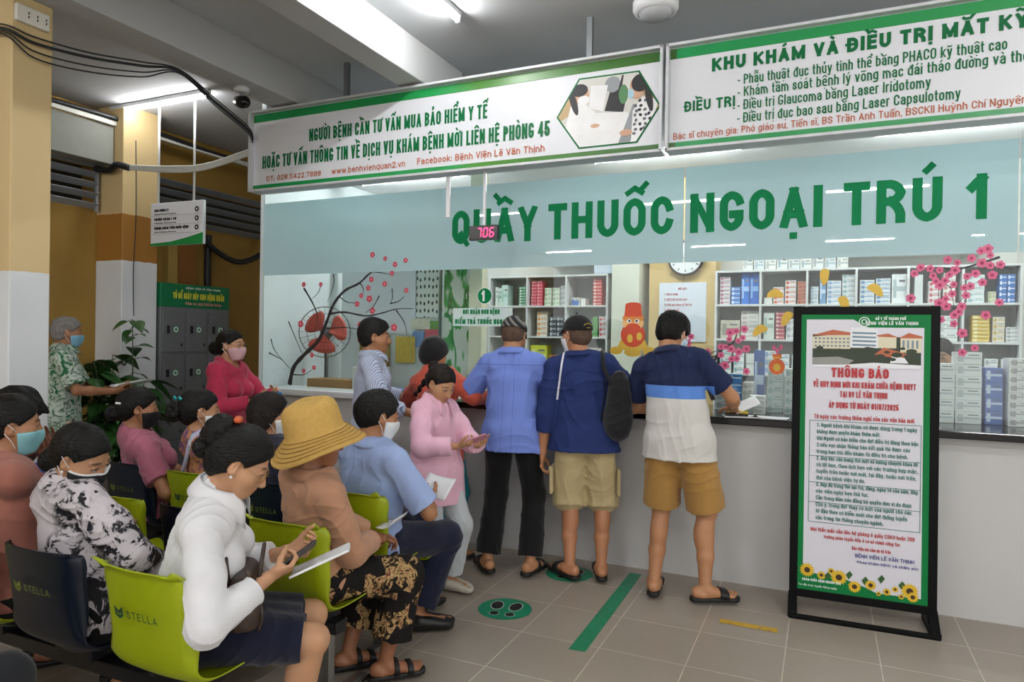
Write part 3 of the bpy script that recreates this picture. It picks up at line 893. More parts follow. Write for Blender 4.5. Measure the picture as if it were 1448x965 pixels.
    def cap(s, mat, name='cap', bill=True, bmat=None, tilt=8):
        R, hp, q = s.HR, s.hp, s.hs; Rt = R@rot(X_, tilt)
        dome = Int(.003, Grp(.02, Ell(hp(0, -.014, .036), V(.0745+.016, .097+.016, .088+.012)*q, R)), Half(hp(0, -.01, .036), nrm(R@V(0, .12, -1))))
        f = dome
        o = s.add(name, f, mat, h=min(s.h, .004))
        if bill:
            rows = []
            for v_ in np.linspace(0, 1, 6):
                row = []
                for u in np.linspace(-1, 1, 15):
                    x = u*.078; y0 = .098*math.sqrt(max(0, 1-(u*.078/.094)**2))-.01; L = .075*math.sqrt(max(0, 1-(u*.98)**2))
                    row.append(hp(x, y0+L*v_, .055-.014*u*u-.024*v_-.0*y0))
                rows.append(row)
            MB().grid(rows).done('cap_bill', bmat or mat, o, smooth=True, solid=.003)
        button = MB().lathe([(.0, .006), (.004, .005), (.007, .001), (.007, -.004)], hp(0, -.014, .145), 10, R)
        button.done('cap_button', mat, o, smooth=True)
        return o
def GLASS():
    if 'lens' in _MC: return _MC['lens']
    t = NT('lens'); nt = t.t
    tr = t.n('ShaderNodeBsdfTransparent'); gl = t.n('ShaderNodeBsdfGlossy', Roughness=.02); mx = t.n('ShaderNodeMixShader')
    mx.inputs[0].default_value = .08; nt.links.new(tr.outputs[0], mx.inputs[1]); nt.links.new(gl.outputs[0], mx.inputs[2])
    nt.links.new(mx.outputs[0], nt.nodes['Material Output'].inputs[0]); _MC['lens'] = t.mat; return t.mat
# ================================================================= structure
GREEN, DGREEN = '0a8a4c', '0b7a47'
wallp = M('painted_wall_yellow', '8f6f2c', .75, scale=2.5, var=.1)
def mat_floor():
    t = NT('floor_tiles'); x, y, z = t.xyz()
    S = .426
    def line(c, o):
        f = t.math('FRACT', t.math('DIVIDE', t.math('SUBTRACT', c, o), S))
        return t.math('LESS_THAN', t.math('ABSOLUTE', t.math('SUBTRACT', t.math('ABSOLUTE', t.math('SUBTRACT', f, .5)), .5)), .0058)
    g = t.math('MAXIMUM', line(x, -.155), line(y, 3.336))
    cx = t.math('FLOOR', t.math('DIVIDE', t.math('SUBTRACT', x, -.155), S)); cy = t.math('FLOOR', t.math('DIVIDE', t.math('SUBTRACT', y, 3.336), S))
    cv = t.n('ShaderNodeCombineXYZ'); t.set(cv.inputs[0], cx); t.set(cv.inputs[1], cy)
    wn = t.n('ShaderNodeTexWhiteNoise'); t.set(wn.inputs[0], cv.outputs[0])
    base = t.mix(wn.outputs['Value'], '9a9083', 'a49a8d')
    base = t.mix(t.math('MULTIPLY', t.noise(1.6, 5, .65), .6), base, '8a8072')
    base = t.mix(t.math('MULTIPLY', t.noise(70, 3), .3), base, 'aea598')
    gm = t.math('MULTIPLY', g, t.math('MULTIPLY_ADD', t.noise(7, 3), 1.2, .1))
    col = t.mix(t.math('MINIMUM', gm, 1.), base, 'd9d2c2')
    t.base(col, t.math('MULTIPLY_ADD', t.noise(3, 4), .25, .22), 0, .45)
    t.bump(t.math('SUBTRACT', 1., g), .25, .002)
    return t.mat
S = lambda o: tag(o, kind='structure')
MB().box((-1, 0, -.05), (10.6, 16, .1)).done('floor', mat_floor(), loc=(0,0,0)); S(bpy.data.objects['floor'])
ceilm = M('ceiling_paint', 'b9bbbd', .85, var=.05, scale=1.5)
S(MB().box((-1, -.2, 3.66), (12.2, 15.8, .12)).done('ceiling', ceilm))
beamm = M('beam_paint', 'b6b8b8', .8, var=.04, scale=2)
for i, (x0, x1) in enumerate(((-3.98, -3.71), (-2.785, -2.587), (2.6, 2.8))):
    S(MB().box(((x0+x1)/2, -1.7, 3.467), (x1-x0, 12.8, .27), bev=.006).done('trim_%d' % (i+1), beamm))
# left wall: yellow with louvre openings above
def left_wall():
    m = MB(); X = -6.1; t = .2
    m.box((X-t/2, -1.0, 1.34), (t, 11.2, 2.68))                      # low part, y -6.6 .. 4.6
    m.box((X-t/2, 6.1, 1.34), (t, 3.0, 2.68))
    m.box((X-t/2, .5, 3.34), (t, 14.2, .5))
    for y0, y1 in ((4.17, 4.62), (-6.6, -4), (1.0, 1.4), (7.2, 7.6)): m.box((X-t/2, (y0+y1)/2, 2.88), (t, y1-y0, .42))
    return S(m.done('wall_left', wallp))
left_wall()
S(MB().box((-6.9, .4, 1.8), (.1, 14.6, 3.6)).done('louvre_light_block', M('light_block_dark', '4a4436', .9)))  # dark board added behind the louvres to darken gaps and block outside light
t_ = NT('column_paint')
def colpaint(name, zt, bands):
    t = NT(name); x, y, z = t.xyz(); n = t.noise(14, 4, .6)
    zz = t.math('MULTIPLY_ADD', t.math('SUBTRACT', n, .5), .02, z)
    c = t.mix(t.noise(2, 4), 'cdb586', 'c2a877')
    for z0, z1, cc in bands:
        msk = t.math('MULTIPLY', t.math('GREATER_THAN', zz, z0), t.math('LESS_THAN', zz, z1))
        c = t.mix(msk, c, cc)
    w = t.mix(t.noise(3, 5, .6), 'dcdfe1', 'c9cdcf')
    c = t.mix(t.math('LESS_THAN', zz, zt), c, w)
    t.base(c, .6); return t.mat
S(MB().box((-4.17, 2.305, 1.665), (.54, .21, 3.33), bev=.008).done('wall_column_near', colpaint('column_near_paint', 1.865, [])))
S(MB().box((-5.93, 4.36, 1.8), (.36, .36, 3.6), bev=.008).done('wall_column_far', colpaint('column_far_paint', 2.2, [(2.2, 2.62, '9a6a26')])))
S(MB().box((-5.99, 2.6, 3.23), (.24, 3.15, .34), bev=.006).done('trim_5', M('lintel_paint', '85877f', .8)))
S(MB().box((-5.5, 7.6, 1.8), (2.2, .2, 3.6)).done('wall_back', wallp))
# pilasters with colour patches on the wall behind the locker
m = MB(); m.box((-6.06, 5.05, 1.35), (.08, .35, 2.7)); S(m.done('trim_6', M('pilaster_pale', '9c8040', .75)))
S(MB().box((-6.015, 5.1, 2.25), (.012, .22, .9)).done('trim_7', M('patch_orange', '7c4c18', .75)))
S(MB().box((-4.555, 5.8, 1.8), (.05, 2.3, 3.6)).done('wall_pharmacy_left', M('partition_white', 'cfd8da', .6, var=.03)))
S(MB().box((-1, 6.99, 1.8), (7.1, .1, 3.6)).done('wall_pharmacy_back', M('pharmacy_wall', 'c8c9c4', .7, var=.04)))
S(MB().box((-1., 5.85, 3.13), (7.1, 2.2, .04)).done('ceiling_pharmacy', M('pharmacy_ceiling', 'd9dcdd', .8, var=.02)))
S(MB().box((-1.24, 6.8, 1.55), (.62, .38, 3.1)).done('wall_pillar_yellow', M('pillar_yellow', 'cdb179', .6, var=.05, scale=3)))
S(MB().box((-1.76, 6.7, 1.55), (.27, .38, 3.1)).done('wall_pillar_cream', M('pillar_cream', 'd6d8c9', .5, var=.03)))
S(MB().box((-2.68, 5.2, 1.55), (.12, .1, 3.1)).done('wall_post_cream', M('post_cream', 'dcdcc4', .5, var=.03)))
# ---- louvres
def louvre(y0, y1, n, label):
    o = empty('louvre_grille', (-6.05, (y0+y1)/2, 2.66), 0, label, 'louvre', None); L = y1-y0
    mt = M('louvre_metal', '8c9298', .45, .3)
    for i in range(n):
        m = MB(); m.box((0, 0, .03+.095*i), (.075, L, .008), rot(Y_, -35)); m.done('slat', mt, o)
    for y in (-L/2+.01, L/2-.01): MB().box((0, y, .2), (.03, .02, .44)).done('side_post', mt, o)
    if L > 1.4: MB().box((.03, .3, .2), (.03, .03, .44)).done('mullion', mt, o)
louvre(1.42, 4.15, 5, 'grey slatted louvre above the yellow wall left of the far column')
louvre(4.64, 7.15, 5, 'grey slatted louvre above the yellow wall behind the hanging sign')
# ---- ceiling lamps
def tube(loc, along='X', label='', power=1.):
    o = empty('tube_lamp', loc, 0 if along == 'X' else math.pi/2, label, 'lamp', 'fluorescent tube lamps')
    MB().box((0, 0, -.018), (1.22, .045, .036), bev=.008).done('batten', M('batten_white', 'd8dade', .4, var=0), o)
    MB().tube([(-.59, 0, -.055), (.59, 0, -.055)], .014, 12).done('tube', M('tube_glow_%d' % (power*100), 'ffffff', .4, var=0, emit=TUBE*power), o, smooth=True)
    m = MB()
    for s in (-1, 1): m.box((s*.598, 0, -.05), (.022, .03, .05), bev=.005)
    m.done('lamp_holder', M('batten_white', 'd8dade', .4, var=0), o); return o
tube((-5.33, 4.2, 3.6), 'X', 'lit fluorescent tube on the ceiling at upper left above the hanging sign', .3)
tube((-2.13, 3.2, 3.6), 'Y', 'lit fluorescent tube at the top edge right of the second beam', .6)
k = 0
for y, xs in ((-.75, (-4.6, -1.95, .58, 3.0)), (-5.6, (-5.4, -2.1, .58, 3.0)), (1.5, (1.9,))):  # tubes read off the glass streaks, plus rightmost ones added to brighten the hall
    for x in xs: tube((x, y, 3.6), 'X', 'lit ceiling tube out of view; some streak the glass, others are added for light')
for x, y in ((-3.6, 5.6), (-1.2, 5.6), (.9, 5.6)):
    tube((x, y, 3.11), 'X', 'lit tube lamp on the pharmacy ceiling behind the glass', .8)
# ---- counter
o = empty('service_counter', (-.9, 4.64, 0), 0, 'long white service counter with a black stone top under the glass', 'counter')
MB().box((.0, -.01, .515), (7.3, .02, 1.03)).done('front_panel', M('counter_panel', 'c2c2c1', .45, var=.035, scale=1.2), o)
MB().box((.985, .3, 1.0475), (5.33, .86, .045), bev=.006).done('countertop', M('black_granite', '0d0d10', .12, scale=60, var=.5), o)
MB().box((-2.68, .12, 1.06), (1.84, .42, .05), bev=.006).done('sill', M('white_sill', 'd2d6d8', .35, var=.03), o)
# ---- glass
def schlick(t):
    lw = t.n('ShaderNodeLayerWeight'); return t.math('MULTIPLY_ADD', t.math('POWER', lw.outputs['Facing'], 5.), .95, .045)
def glassm():
    t = NT('clear_glass'); nt = t.t
    tr = t.n('ShaderNodeBsdfTransparent'); tr.inputs[0].default_value = (.93, .965, .955, 1)
    gl = t.n('ShaderNodeBsdfGlossy', Roughness=.0); fr = schlick(t)
    mx = t.n('ShaderNodeMixShader'); t.set(mx.inputs[0], t.math('MULTIPLY', fr, 1.)); nt.links.new(tr.outputs[0], mx.inputs[1]); nt.links.new(gl.outputs[0], mx.inputs[2])
    nt.links.new(mx.outputs[0], nt.nodes['Material Output'].inputs[0]); return t.mat
def frostm():
    t = NT('frosted_film'); nt = t.t
    d = t.n('ShaderNodeBsdfDiffuse'); t.set(d.inputs[0], t.mix(t.noise(1.2, 4), 'c8dde1', 'bed5da'))
    tl = t.n('ShaderNodeBsdfTranslucent'); tl.inputs[0].default_value = lin('cbe2e4')
    gl = t.n('ShaderNodeBsdfGlossy', Roughness=.0); fr = schlick(t)
    m1 = t.n('ShaderNodeMixShader'); m1.inputs[0].default_value = .4; m2 = t.n('ShaderNodeMixShader')
    nt.links.new(d.outputs[0], m1.inputs[1]); nt.links.new(tl.outputs[0], m1.inputs[2])
    t.set(m2.inputs[0], fr); nt.links.new(m1.outputs[0], m2.inputs[1]); nt.links.new(gl.outputs[0], m2.inputs[2])
    nt.links.new(m2.outputs[0], nt.nodes['Material Output'].inputs[0]); return t.mat
GM, FM = glassm(), frostm(); GY = 4.64
panes = []
for i, (x0, x1) in enumerate(((-4.53, -.863), (-.857, .967), (.973, 2.75))):
    w = MB().box(((x0+x1)/2, GY, 2.185), (x1-x0, .008, 2.23)).done('window_%d' % (i+1), GM, loc=(0, 0, 0)); S(w); panes.append(w)
    MB().box(((x0+x1)/2, GY-.006, 2.385), (x1-x0-.004, .002, .63)).done('frosted_film', FM, w)
LG = M('letter_green', '057a48', .6, var=0, spec=.15)
def word(s, x0, x1, z0, h, par):
    ws = (x1-x0)/text2d(s, h, .2, 1, .12)[2]; return letter('lettering', s, LG, (x0, GY-.008, z0), X_, Z_, h, x1-x0, .2, ws, 'l', par, gap=.12)
for s, x0, x1, par in (('QUẦY', -2.62, -1.914, 0), ('THUỐC', -1.828, -.934, 0), ('NGOẠI', -.821, -.023, 1), ('TRÚ', .092, .606, 1), ('1', .722, .826, 1)):
    word(s, x0, x1, 2.262, .258, panes[par])
bark, pink, dpink, red = M('decal_bark', '2c2a2e', .5), M('decal_pink', 'd4648a', .5), M('decal_deep_pink', 'a02c58', .5), M('decal_red', 'cc4456', .5)
def decal(par, branches, flowers, w0, pet, cen, r, name, seed):
    m = MB(); rs = np.random.RandomState(seed); y = GY-.0055
    for i, b in enumerate(branches):
        pts = spline([V(x, y-.0003*(i % 5), z) for x, z in b], 5); n = len(pts); wi = w0 if i == 0 else w0*.42 if i < 3 else w0*.26
        row = []
        for j, p in enumerate(pts):
            d = nrm(pts[min(j+1, n-1)]-pts[max(j-1, 0)]); q = V(-d[2], 0, d[0])*(wi*(1-.75*j/n)*(1+.12*math.sin(j*1.7)))
            row.append([p+q, p-q])
        m.grid(row, 0)
    for j, (x, z) in enumerate(flowers):
        rr = r*rs.uniform(.75, 1.15); a0 = rs.uniform(0, 6); yy = y-.0018-.0002*(j % 4)
        ang = np.linspace(0, 2*math.pi, 31)[:-1]
        m.add([(x, yy, z)]+[(x+rr*(.8+.25*abs(math.sin(2.5*a)))*math.cos(a+a0), yy, z+rr*(.8+.25*abs(math.sin(2.5*a)))*math.sin(a+a0)) for a in ang], [(0, k+1, (k+1) % 30+1) for k in range(30)], 1)
        m.add([(x+rr*.38*math.cos(a), yy-.0007, z+rr*.38*math.sin(a)) for a in ang[::3]], [tuple(range(10))], 2)
    o = m.done(name, [bark, pet, cen], par, solid='flat'); return o
LB = [[(-4.21, 1.116), (-4.167, 1.268), (-4.057, 1.377), (-3.904, 1.502), (-3.82, 1.659), (-3.747, 1.813), (-3.633, 1.923), (-3.488, 1.983), (-3.368, 2.069), (-3.17, 2.141)], [(-3.789, 1.731), (-3.63, 1.744), (-3.422, 1.714), (-3.262, 1.736), (-3.124, 1.768), (-2.961, 1.771)], [(-4.067, 1.952), (-3.976, 1.832), (-3.919, 1.728), (-3.918, 1.658)], [(-3.347, 2.069), (-3.359, 2.127), (-3.347, 2.177)], [(-3.368, 2.074), (-3.267, 2.062), (-3.188, 2.048)], [(-4.231, 1.666), (-4.149, 1.516), (-4.068, 1.377)], [(-4.426, 1.512), (-4.377, 1.405), (-4.201, 1.25)], [(-4.447, 1.389), (-4.353, 1.352), (-4.283, 1.327)], [(-3.752, 2.062), (-3.75, 1.968), (-3.812, 1.831)], [(-3.695, 1.881), (-3.61, 1.829), (-3.506, 1.82)], [(-3.478, 1.98), (-3.447, 1.937), (-3.45, 1.892)], [(-4.166, 1.206), (-4.054, 1.21), (-3.966, 1.257)], [(-3.819, 1.607), (-3.628, 1.617), (-3.472, 1.601)], [(-3.884, 1.979), (-3.911, 1.91), (-3.976, 1.858)], [(-3.124, 1.76), (-3.045, 1.662), (-3.014, 1.556)], [(-3.166, 1.933), (-3.161, 1.859), (-3.184, 1.809)], [(-3.184, 1.813), (-3.106, 1.829), (-3.045, 1.87)], [(-3.288, 1.877), (-3.343, 1.794), (-3.423, 1.736)]]
LF = [(-3.36, 2.211), (-3.235, 2.176), (-3.04, 2.155), (-3.168, 2.056), (-3.236, 1.972), (-3.367, 2.011), (-4.067, 1.982), (-3.884, 1.979), (-3.506, 1.812), (-3.466, 1.879), (-3.47, 1.521), (-3.14, 2.126), (-3.384, 1.853), (-3.03, 1.917), (-3.968, 1.379), (-3.944, 1.275), (-4.095, 1.645), (-3.352, 1.756), (-3.472, 1.64), (-4.054, 1.242), (-3.141, 1.621), (-3.396, 1.941)]
RB = [[(0.948, 1.978), (0.872, 1.992), (0.789, 1.98), (0.738, 1.925), (0.686, 1.889)], [(0.886, 2.045), (0.789, 2.011), (0.684, 1.983), (0.598, 1.995), (0.5, 1.994)], [(0.684, 1.983), (0.653, 1.94), (0.6, 1.89), (0.599, 1.783)], [(0.627, 1.896), (0.654, 1.877), (0.665, 1.82), (0.675, 1.72)], [(0.729, 1.832), (0.698, 1.795), (0.672, 1.732)]]
RF = [(0.472, 1.963), (0.503, 1.997), (0.551, 1.99), (0.598, 1.979), (0.566, 1.948), (0.637, 2.037), (0.684, 2.02), (0.647, 1.952), (0.674, 1.977), (0.6, 1.893), (0.626, 1.918), (0.581, 1.914), (0.669, 1.895), (0.732, 1.94), (0.72, 1.876), (0.749, 1.884), (0.772, 1.956), (0.806, 1.905), (0.852, 1.945), (0.84, 2.056), (0.802, 2.014), (0.829, 2.093), (0.798, 2.082), (0.841, 1.999), (0.889, 2.002), (0.752, 2.043), (0.729, 1.832), (0.662, 1.842), (0.63, 1.814), (0.599, 1.789), (0.634, 1.77), (0.675, 1.72), (0.673, 1.67), (0.608, 1.695), (0.714, 1.617), (0.716, 1.507), (0.775, 1.534), (0.455, 1.819), (0.887, 1.791), (0.824, 1.72), (0.709, 1.77), (0.695, 1.739)]
CB = [[(-0.652, 1.166), (-0.706, 1.284), (-0.694, 1.351), (-0.662, 1.406), (-0.631, 1.46), (-0.587, 1.514), (-0.536, 1.541), (-0.512, 1.608)], [(-0.631, 1.46), (-0.669, 1.446), (-0.674, 1.472), (-0.635, 1.487)], [(-0.662, 1.406), (-0.572, 1.408), (-0.51, 1.463), (-0.46, 1.503)], [(-0.699, 1.298), (-0.733, 1.377), (-0.768, 1.477)]]
CF = [(-0.469, 1.63), (-0.519, 1.617), (-0.556, 1.607), (-0.56, 1.564), (-0.505, 1.555), (-0.477, 1.575), (-0.454, 1.504), (-0.501, 1.483), (-0.583, 1.514), (-0.612, 1.514), (-0.611, 1.46), (-0.662, 1.406), (-0.696, 1.479), (-0.544, 1.436), (-0.513, 1.44), (-0.585, 1.395), (-0.629, 1.38), (-0.452, 1.36), (-0.694, 1.372), (-0.68, 1.312), (-0.734, 1.411), (-0.646, 1.233), (-0.622, 1.287), (-0.712, 1.257), (-0.768, 1.477), (-0.803, 1.578), (-0.822, 1.537), (-0.808, 1.496), (-0.548, 1.502), (-0.66, 1.286)]
GO = [(-0.288, 1.859), (-0.372, 1.632), (-0.214, 1.713), (-0.006, 1.974), (0.101, 1.806), (0.269, 1.881)]
decal(panes[0], LB, LF, .022, red, M('decal_pale', 'e08894', .5), .026, 'blossom_tree_sticker', 1)
decal(panes[1], RB[1:]+RB[:1], RF, .007, pink, dpink, .024, 'blossom_branch_sticker', 2)
decal(panes[1], CB, CF, .014, pink, dpink, .025, 'plum_tree_sticker', 3)
gold = M('decal_gold', 'd9b23a', .4)
m = MB()
for j, (x, z) in enumerate(GO):
    a = .5*j; m.add([(x+.05*math.cos(t)*math.cos(a)-.027*math.sin(t)*math.sin(a), GY-.0056, z+.05*math.cos(t)*math.sin(a)+.027*math.sin(t)*math.cos(a)-.02*math.cos(t)**2) for t in np.linspace(0, 6.283, 19)[:-1]], [tuple(range(18))])
m.done('gold_ingot_stickers', gold, panes[1], solid='flat')
def disc(m, x, z, rx, rz, y, mi=0, n=24): m.add([(x+rx*math.cos(t), y, z+rz*math.sin(t)) for t in np.linspace(0, 6.2832, n+1)[:-1]], [tuple(range(n))], mi)
m = MB(); y = GY-.0056
disc(m, -.27, 1.395, .047, .05, y, 0); disc(m, -.27, 1.455, .028, .014, y-.0003, 0); m.add([(-.30, y-.0004, 1.475), (-.24, y-.0004, 1.475), (-.255, y-.0004, 1.44), (-.285, y-.0004, 1.44)], [(0,1,2,3)], 0)
for a in (-.02, 0, .022): disc(m, -.27+a, 1.495+abs(a), .012, .018, y-.0006, 2, 10)
m.box((-.27, y-.0002, 1.452), (.05, .0006, .008), mi=1); disc(m, -.27, 1.39, .022, .024, y-.0007, 1)
m.done('money_pouch_sticker', [M('pouch_orange', 'd9662e', .5), gold, pink], panes[1], solid='flat')
# small folk figure sticker: red hat, beard, robe and gold ingots
m = MB(); cx = -1.195
m.add([(cx-.085, y, 1.55), (cx+.085, y, 1.55), (cx+.115, y, 1.48), (cx-.115, y, 1.48)], [(0,1,2,3)], 1)
disc(m, cx, 1.585, .085, .085, y-.0003, 0); disc(m, cx, 1.665, .075, .05, y-.0006, 2)
disc(m, cx-.115, 1.475, .045, .028, y-.0012, 1); disc(m, cx+.115, 1.475, .045, .028, y-.0012, 1); disc(m, cx, 1.465, .06, .03, y-.0014, 1)
disc(m, cx, 1.70, .075, .03, y-.0009, 3); m.add([(cx-.062, y-.0011, 1.71), (cx+.062, y-.0011, 1.71), (cx+.055, y-.0011, 1.79), (cx-.055, y-.0011, 1.79)], [(0,1,2,3)], 0); disc(m, cx, 1.79, .055, .018, y-.0013, 0)
disc(m, cx-.028, 1.68, .018, .013, y-.0015, 4, 12); disc(m, cx+.028, 1.68, .018, .013, y-.0015, 4, 12); disc(m, cx-.025, 1.68, .008, .008, y-.0018, 5, 10); disc(m, cx+.025, 1.68, .008, .008, y-.0018, 5, 10)
disc(m, cx, 1.625, .055, .04, y-.0012, 0); disc(m, cx-.02, 1.56, .02, .03, y-.002, 1, 12); disc(m, cx+.045, 1.575, .02, .028, y-.002, 1, 12)
m.done('folk_figure_sticker', [M('fig_red', 'cf4a26', .5), gold, M('fig_face', 'e8b878', .5), M('fig_trim', 'd8873a', .5), M('fig_white', 'e8e4dc', .5), M('fig_black', '201814', .5)], panes[1], solid='flat')
# counter number sign on the glass
o = MB().box((-2.352, GY-.007, 1.705), (.5, .004, .137)).done('number_sign', M('sign_pale', 'cfe3df', .4, var=0), panes[0])
letter('lettering', 'NƠI NHẬN ĐƠN BỆNH', LG, (-2.36, GY-.0095, 1.727), X_, Z_, .035, .31, .2, .8, 'c', o)
letter('lettering', 'ĐIỂM TRẢ THUỐC NGOẠI', LG, (-2.36, GY-.0095, 1.652), X_, Z_, .038, .44, .2, .8, 'c', o)
m = MB(); disc(m, -2.333, 1.865, .062, .062, GY-.0075, 0, 40); disc(m, -2.333, 1.865, .058, .058, GY-.0078, 1, 40)
o = m.done('number_disc', [M('sign_white', 'e6eceb', .4, var=0), LG], panes[0], solid='flat')
letter('lettering', '1', M('sign_white', 'e6eceb', .4, var=0), (-2.345, GY-.0085, 1.825), X_, Z_, .08, None, .21, 1.1, 'c', o)
# ================================================================= signs
white = M('board_white', 'd5d7dc', .35, var=.01); org = M('letter_orange', 'b25a34', .5, var=0, spec=.2); dgr = M('letter_dark_green', '066437', .5, var=0, spec=.2)
silver = M('aluminium', 'c6c8cb', .45, .15)
def greenband(name):
    t = NT(name); x, y, z = t.xyz(); c = t.ramp(t.math('FRACT', t.math('MULTIPLY_ADD', x, .31, .5)), [(0, '0c8a48'), (.55, '1a8a44'), (.62, '3f7a22'), (1, '2e5c1a')])
    t.base(c, .35); return t.mat
GB = greenband('green_band')
def board(x0, x1, label):
    o = empty('signboard', ((x0+x1)/2, 4.2, 2.68), 0, label, 'sign'); w = x1-x0; H = .637
    MB().box((0, 0, H/2), (w, .09, H)).done('panel', white, o)
    m = MB()
    for z in (.008, H-.008): m.box((0, -.04, z), (w, .1, .018), bev=.003)
    for x in (-w/2+.008, w/2-.008): m.box((x, -.04, H/2), (.018, .1, H), bev=.003)
    m.done('frame', silver, o)
    MB().box((0, -.047, H-.052), (w-.034, .003, .06)).done('green_band', GB, o); MB().box((0, -.047, .038), (w-.034, .003, .036)).done('green_band', GB, o)
    return o
def T(o, s, x0, x1, z, h, mat, t=.17, X=0):
    c = o.location.x; w = x1-x0; ws = 1.
    w1 = text2d(s, h, t, 1.)[2]; ws = w/w1
    letter('lettering', s, mat, (x0-c, -.0462, z-2.68), X_, Z_, h, w, t, ws, 'l', o)
b1 = board(-4.19, -.905, 'long white hanging signboard with green bands and a hexagonal clinic photo')
# text positions are given at the board's own plane
f = 4.154/4.14
T(b1, 'NGƯỜI BỆNH CẦN TƯ VẤN MUA BẢO HIỂM Y TẾ', -3.60*f, -2.085*f, 3.03, .096, dgr, .165)
T(b1, 'HOẶC TƯ VẤN THÔNG TIN VỀ DỊCH VỤ KHÁM BỆNH MỜI LIÊN HỆ PHÒNG 45', -4.065*f, -1.634*f, 2.862, .1, dgr, .16)
T(b1, 'ĐT: 028.5422.7888', -4.02*f, -3.482*f, 2.76, .04, org, .16)
T(b1, 'www.benhvienquan2.vn', -3.382*f, -2.731*f, 2.762, .044, org, .15)
T(b1, 'Facebook: Bệnh Viện Lê Văn Thịnh', -2.631*f, -1.667*f, 2.765, .046, org, .15)
# the hexagonal clinic picture (two women at a desk)
def hexpic(o):
    c = o.location.x; P = [(-1.588, 2.973), (-1.435, 2.757), (-1.06, 2.757), (-.918, 2.968), (-1.052, 3.20), (-1.44, 3.205)]
    P = [((x*f)-c, z-2.68) for x, z in P]; y = -.047
    MB().prism(P, 0, (0, y, 0)).done('picture_border', dgr, o, solid='flat')
    cx, cz = sum(p[0] for p in P)/6, sum(p[1] for p in P)/6
    Q = [(cx+(x-cx)*.965, cz+(z-cz)*.955) for x, z in P]
    def clip(poly):
        for i in range(6):
            a, b = Q[i], Q[(i+1) % 6]; out = []
            s = lambda p: (b[0]-a[0])*(p[1]-a[1])-(b[1]-a[1])*(p[0]-a[0])
            for j, p in enumerate(poly):
                q = poly[j-1]
                if (s(p) >= 0) != (s(q) >= 0):
                    t = s(q)/(s(q)-s(p)); out.append((q[0]+(p[0]-q[0])*t, q[1]+(p[1]-q[1])*t))
                if s(p) >= 0: out.append(p)
            poly = out
            if len(poly) < 3: return []
        return poly
    m = MB(); lay = [0]
    mats = [M('pic_wall', 'c9c8c2', .5), M('pic_white', 'e2e2e2', .5), M('pic_skin', 'c49a7c', .5), M('pic_black', '17161a', .5), M('pic_tan', 'b59a70', .5), M('pic_green', '4a7a4c', .5), M('pic_grey', '8d9194', .5), M('pic_mask', '9dbfd0', .5), M('pic_dot', '5b5f66', .5)]
    def poly(pts, mi):
        lay[0] += 1; q = clip([(cx+x, cz+z) for x, z in pts])
        if q: m.prism(q, 0, (0, y-.0012-.0001*lay[0], 0), mi=mi)
    def ell(x, z, rx, rz, mi, r=0): poly([(x+rx*math.cos(t)*math.cos(r)-rz*math.sin(t)*math.sin(r), z+rx*math.cos(t)*math.sin(r)+rz*math.sin(t)*math.cos(r)) for t in np.linspace(0, 6.283, 21)[:-1]], mi)
    poly(Q and [(x-cx, z-cz) for x, z in Q], 0)
    poly([(-.35, -.05), (-.2, .02), (-.24, .22), (-.35, .22)], 4); poly([(.2, .25), (.4, .25), (.4, -.2), (.25, -.1)], 4)
    poly([(-.02, .0), (.1, -.02), (.13, .12), (.02, .14)], 3); ell(.03, .16, .05, .05, 6); poly([(.06, .1), (.09, .21), (.1, .21), (.085, .1)], 3); poly([(-.12, .03), (-.03, .0), (.0, .16), (-.11, .17)], 1); ell(.1, .09, .03, .06, 5)
    poly([(-.3, -.24), (.3, -.24), (.12, -.02), (-.15, .0)], 1); poly([(.06, -.24), (.14, -.24), (.2, .02), (.16, .02)], 6)
    poly([(-.3, -.2), (-.14, -.14), (-.08, .0), (-.15, .06), (-.24, .07), (-.27, -.05)], 1); poly([(-.2, -.06), (-.06, -.02), (.03, -.02), (-.05, -.07), (-.14, -.1)], 1); ell(-.08, -.085, .03, .013, 2)
    ell(-.17, .12, .048, .06, 2); ell(-.185, .15, .055, .04, 3); ell(-.225, .08, .022, .09, 3, .3); ell(-.158, .085, .04, .028, 1)
    poly([(.15, -.24), (.24, -.24), (.32, .03), (.22, .06), (.16, -.02)], 1)
    for i in range(26): ell(.17+.12*((i*.7549) % 1), -.16+.2*((i*.5698) % 1), .011, .009, 3 if i % 2 else 8, i)
    ell(.185, .12, .045, .07, 2); ell(.205, .145, .055, .055, 3); ell(.26, .05, .02, .09, 3, .2); ell(.148, .085, .02, .03, 7); ell(.12, -.15, .04, .02, 2)
    m.done('clinic_picture', mats, o, solid='flat')
hexpic(b1)
b2 = board(-.885, 2.45, 'white hanging signboard on the right listing eye treatments in green')
T(b2, 'KHU KHÁM VÀ ĐIỀU TRỊ MẮT KỸ', -.625, .895, 3.128, .078, dgr, .25); T(b2, 'THUẬT CAO', .99, 1.5, 3.128, .078, dgr, .25)
T(b2, '- Phẫu thuật đục thủy tinh thể bằng PHACO kỹ thuật cao', -.477*f, .806*f, 3.032, .057, dgr, .13)
T(b2, '- Khám tầm soát bệnh lý võng mạc đái tháo đường và thoái hóa', -.477*f, 1.04*f, 2.961, .057, dgr, .13)
T(b2, '- Điều trị Glaucoma bằng Laser Iridotomy', -.477*f, .48*f, 2.886, .057, dgr, .13)
T(b2, '- Điều trị đục bao sau bằng Laser Capsulotomy', -.477*f, .612*f, 2.811, .057, dgr, .13)
T(b2, 'ĐIỀU TRỊ', -.777*f, -.49*f, 2.91, .062, dgr, .2)
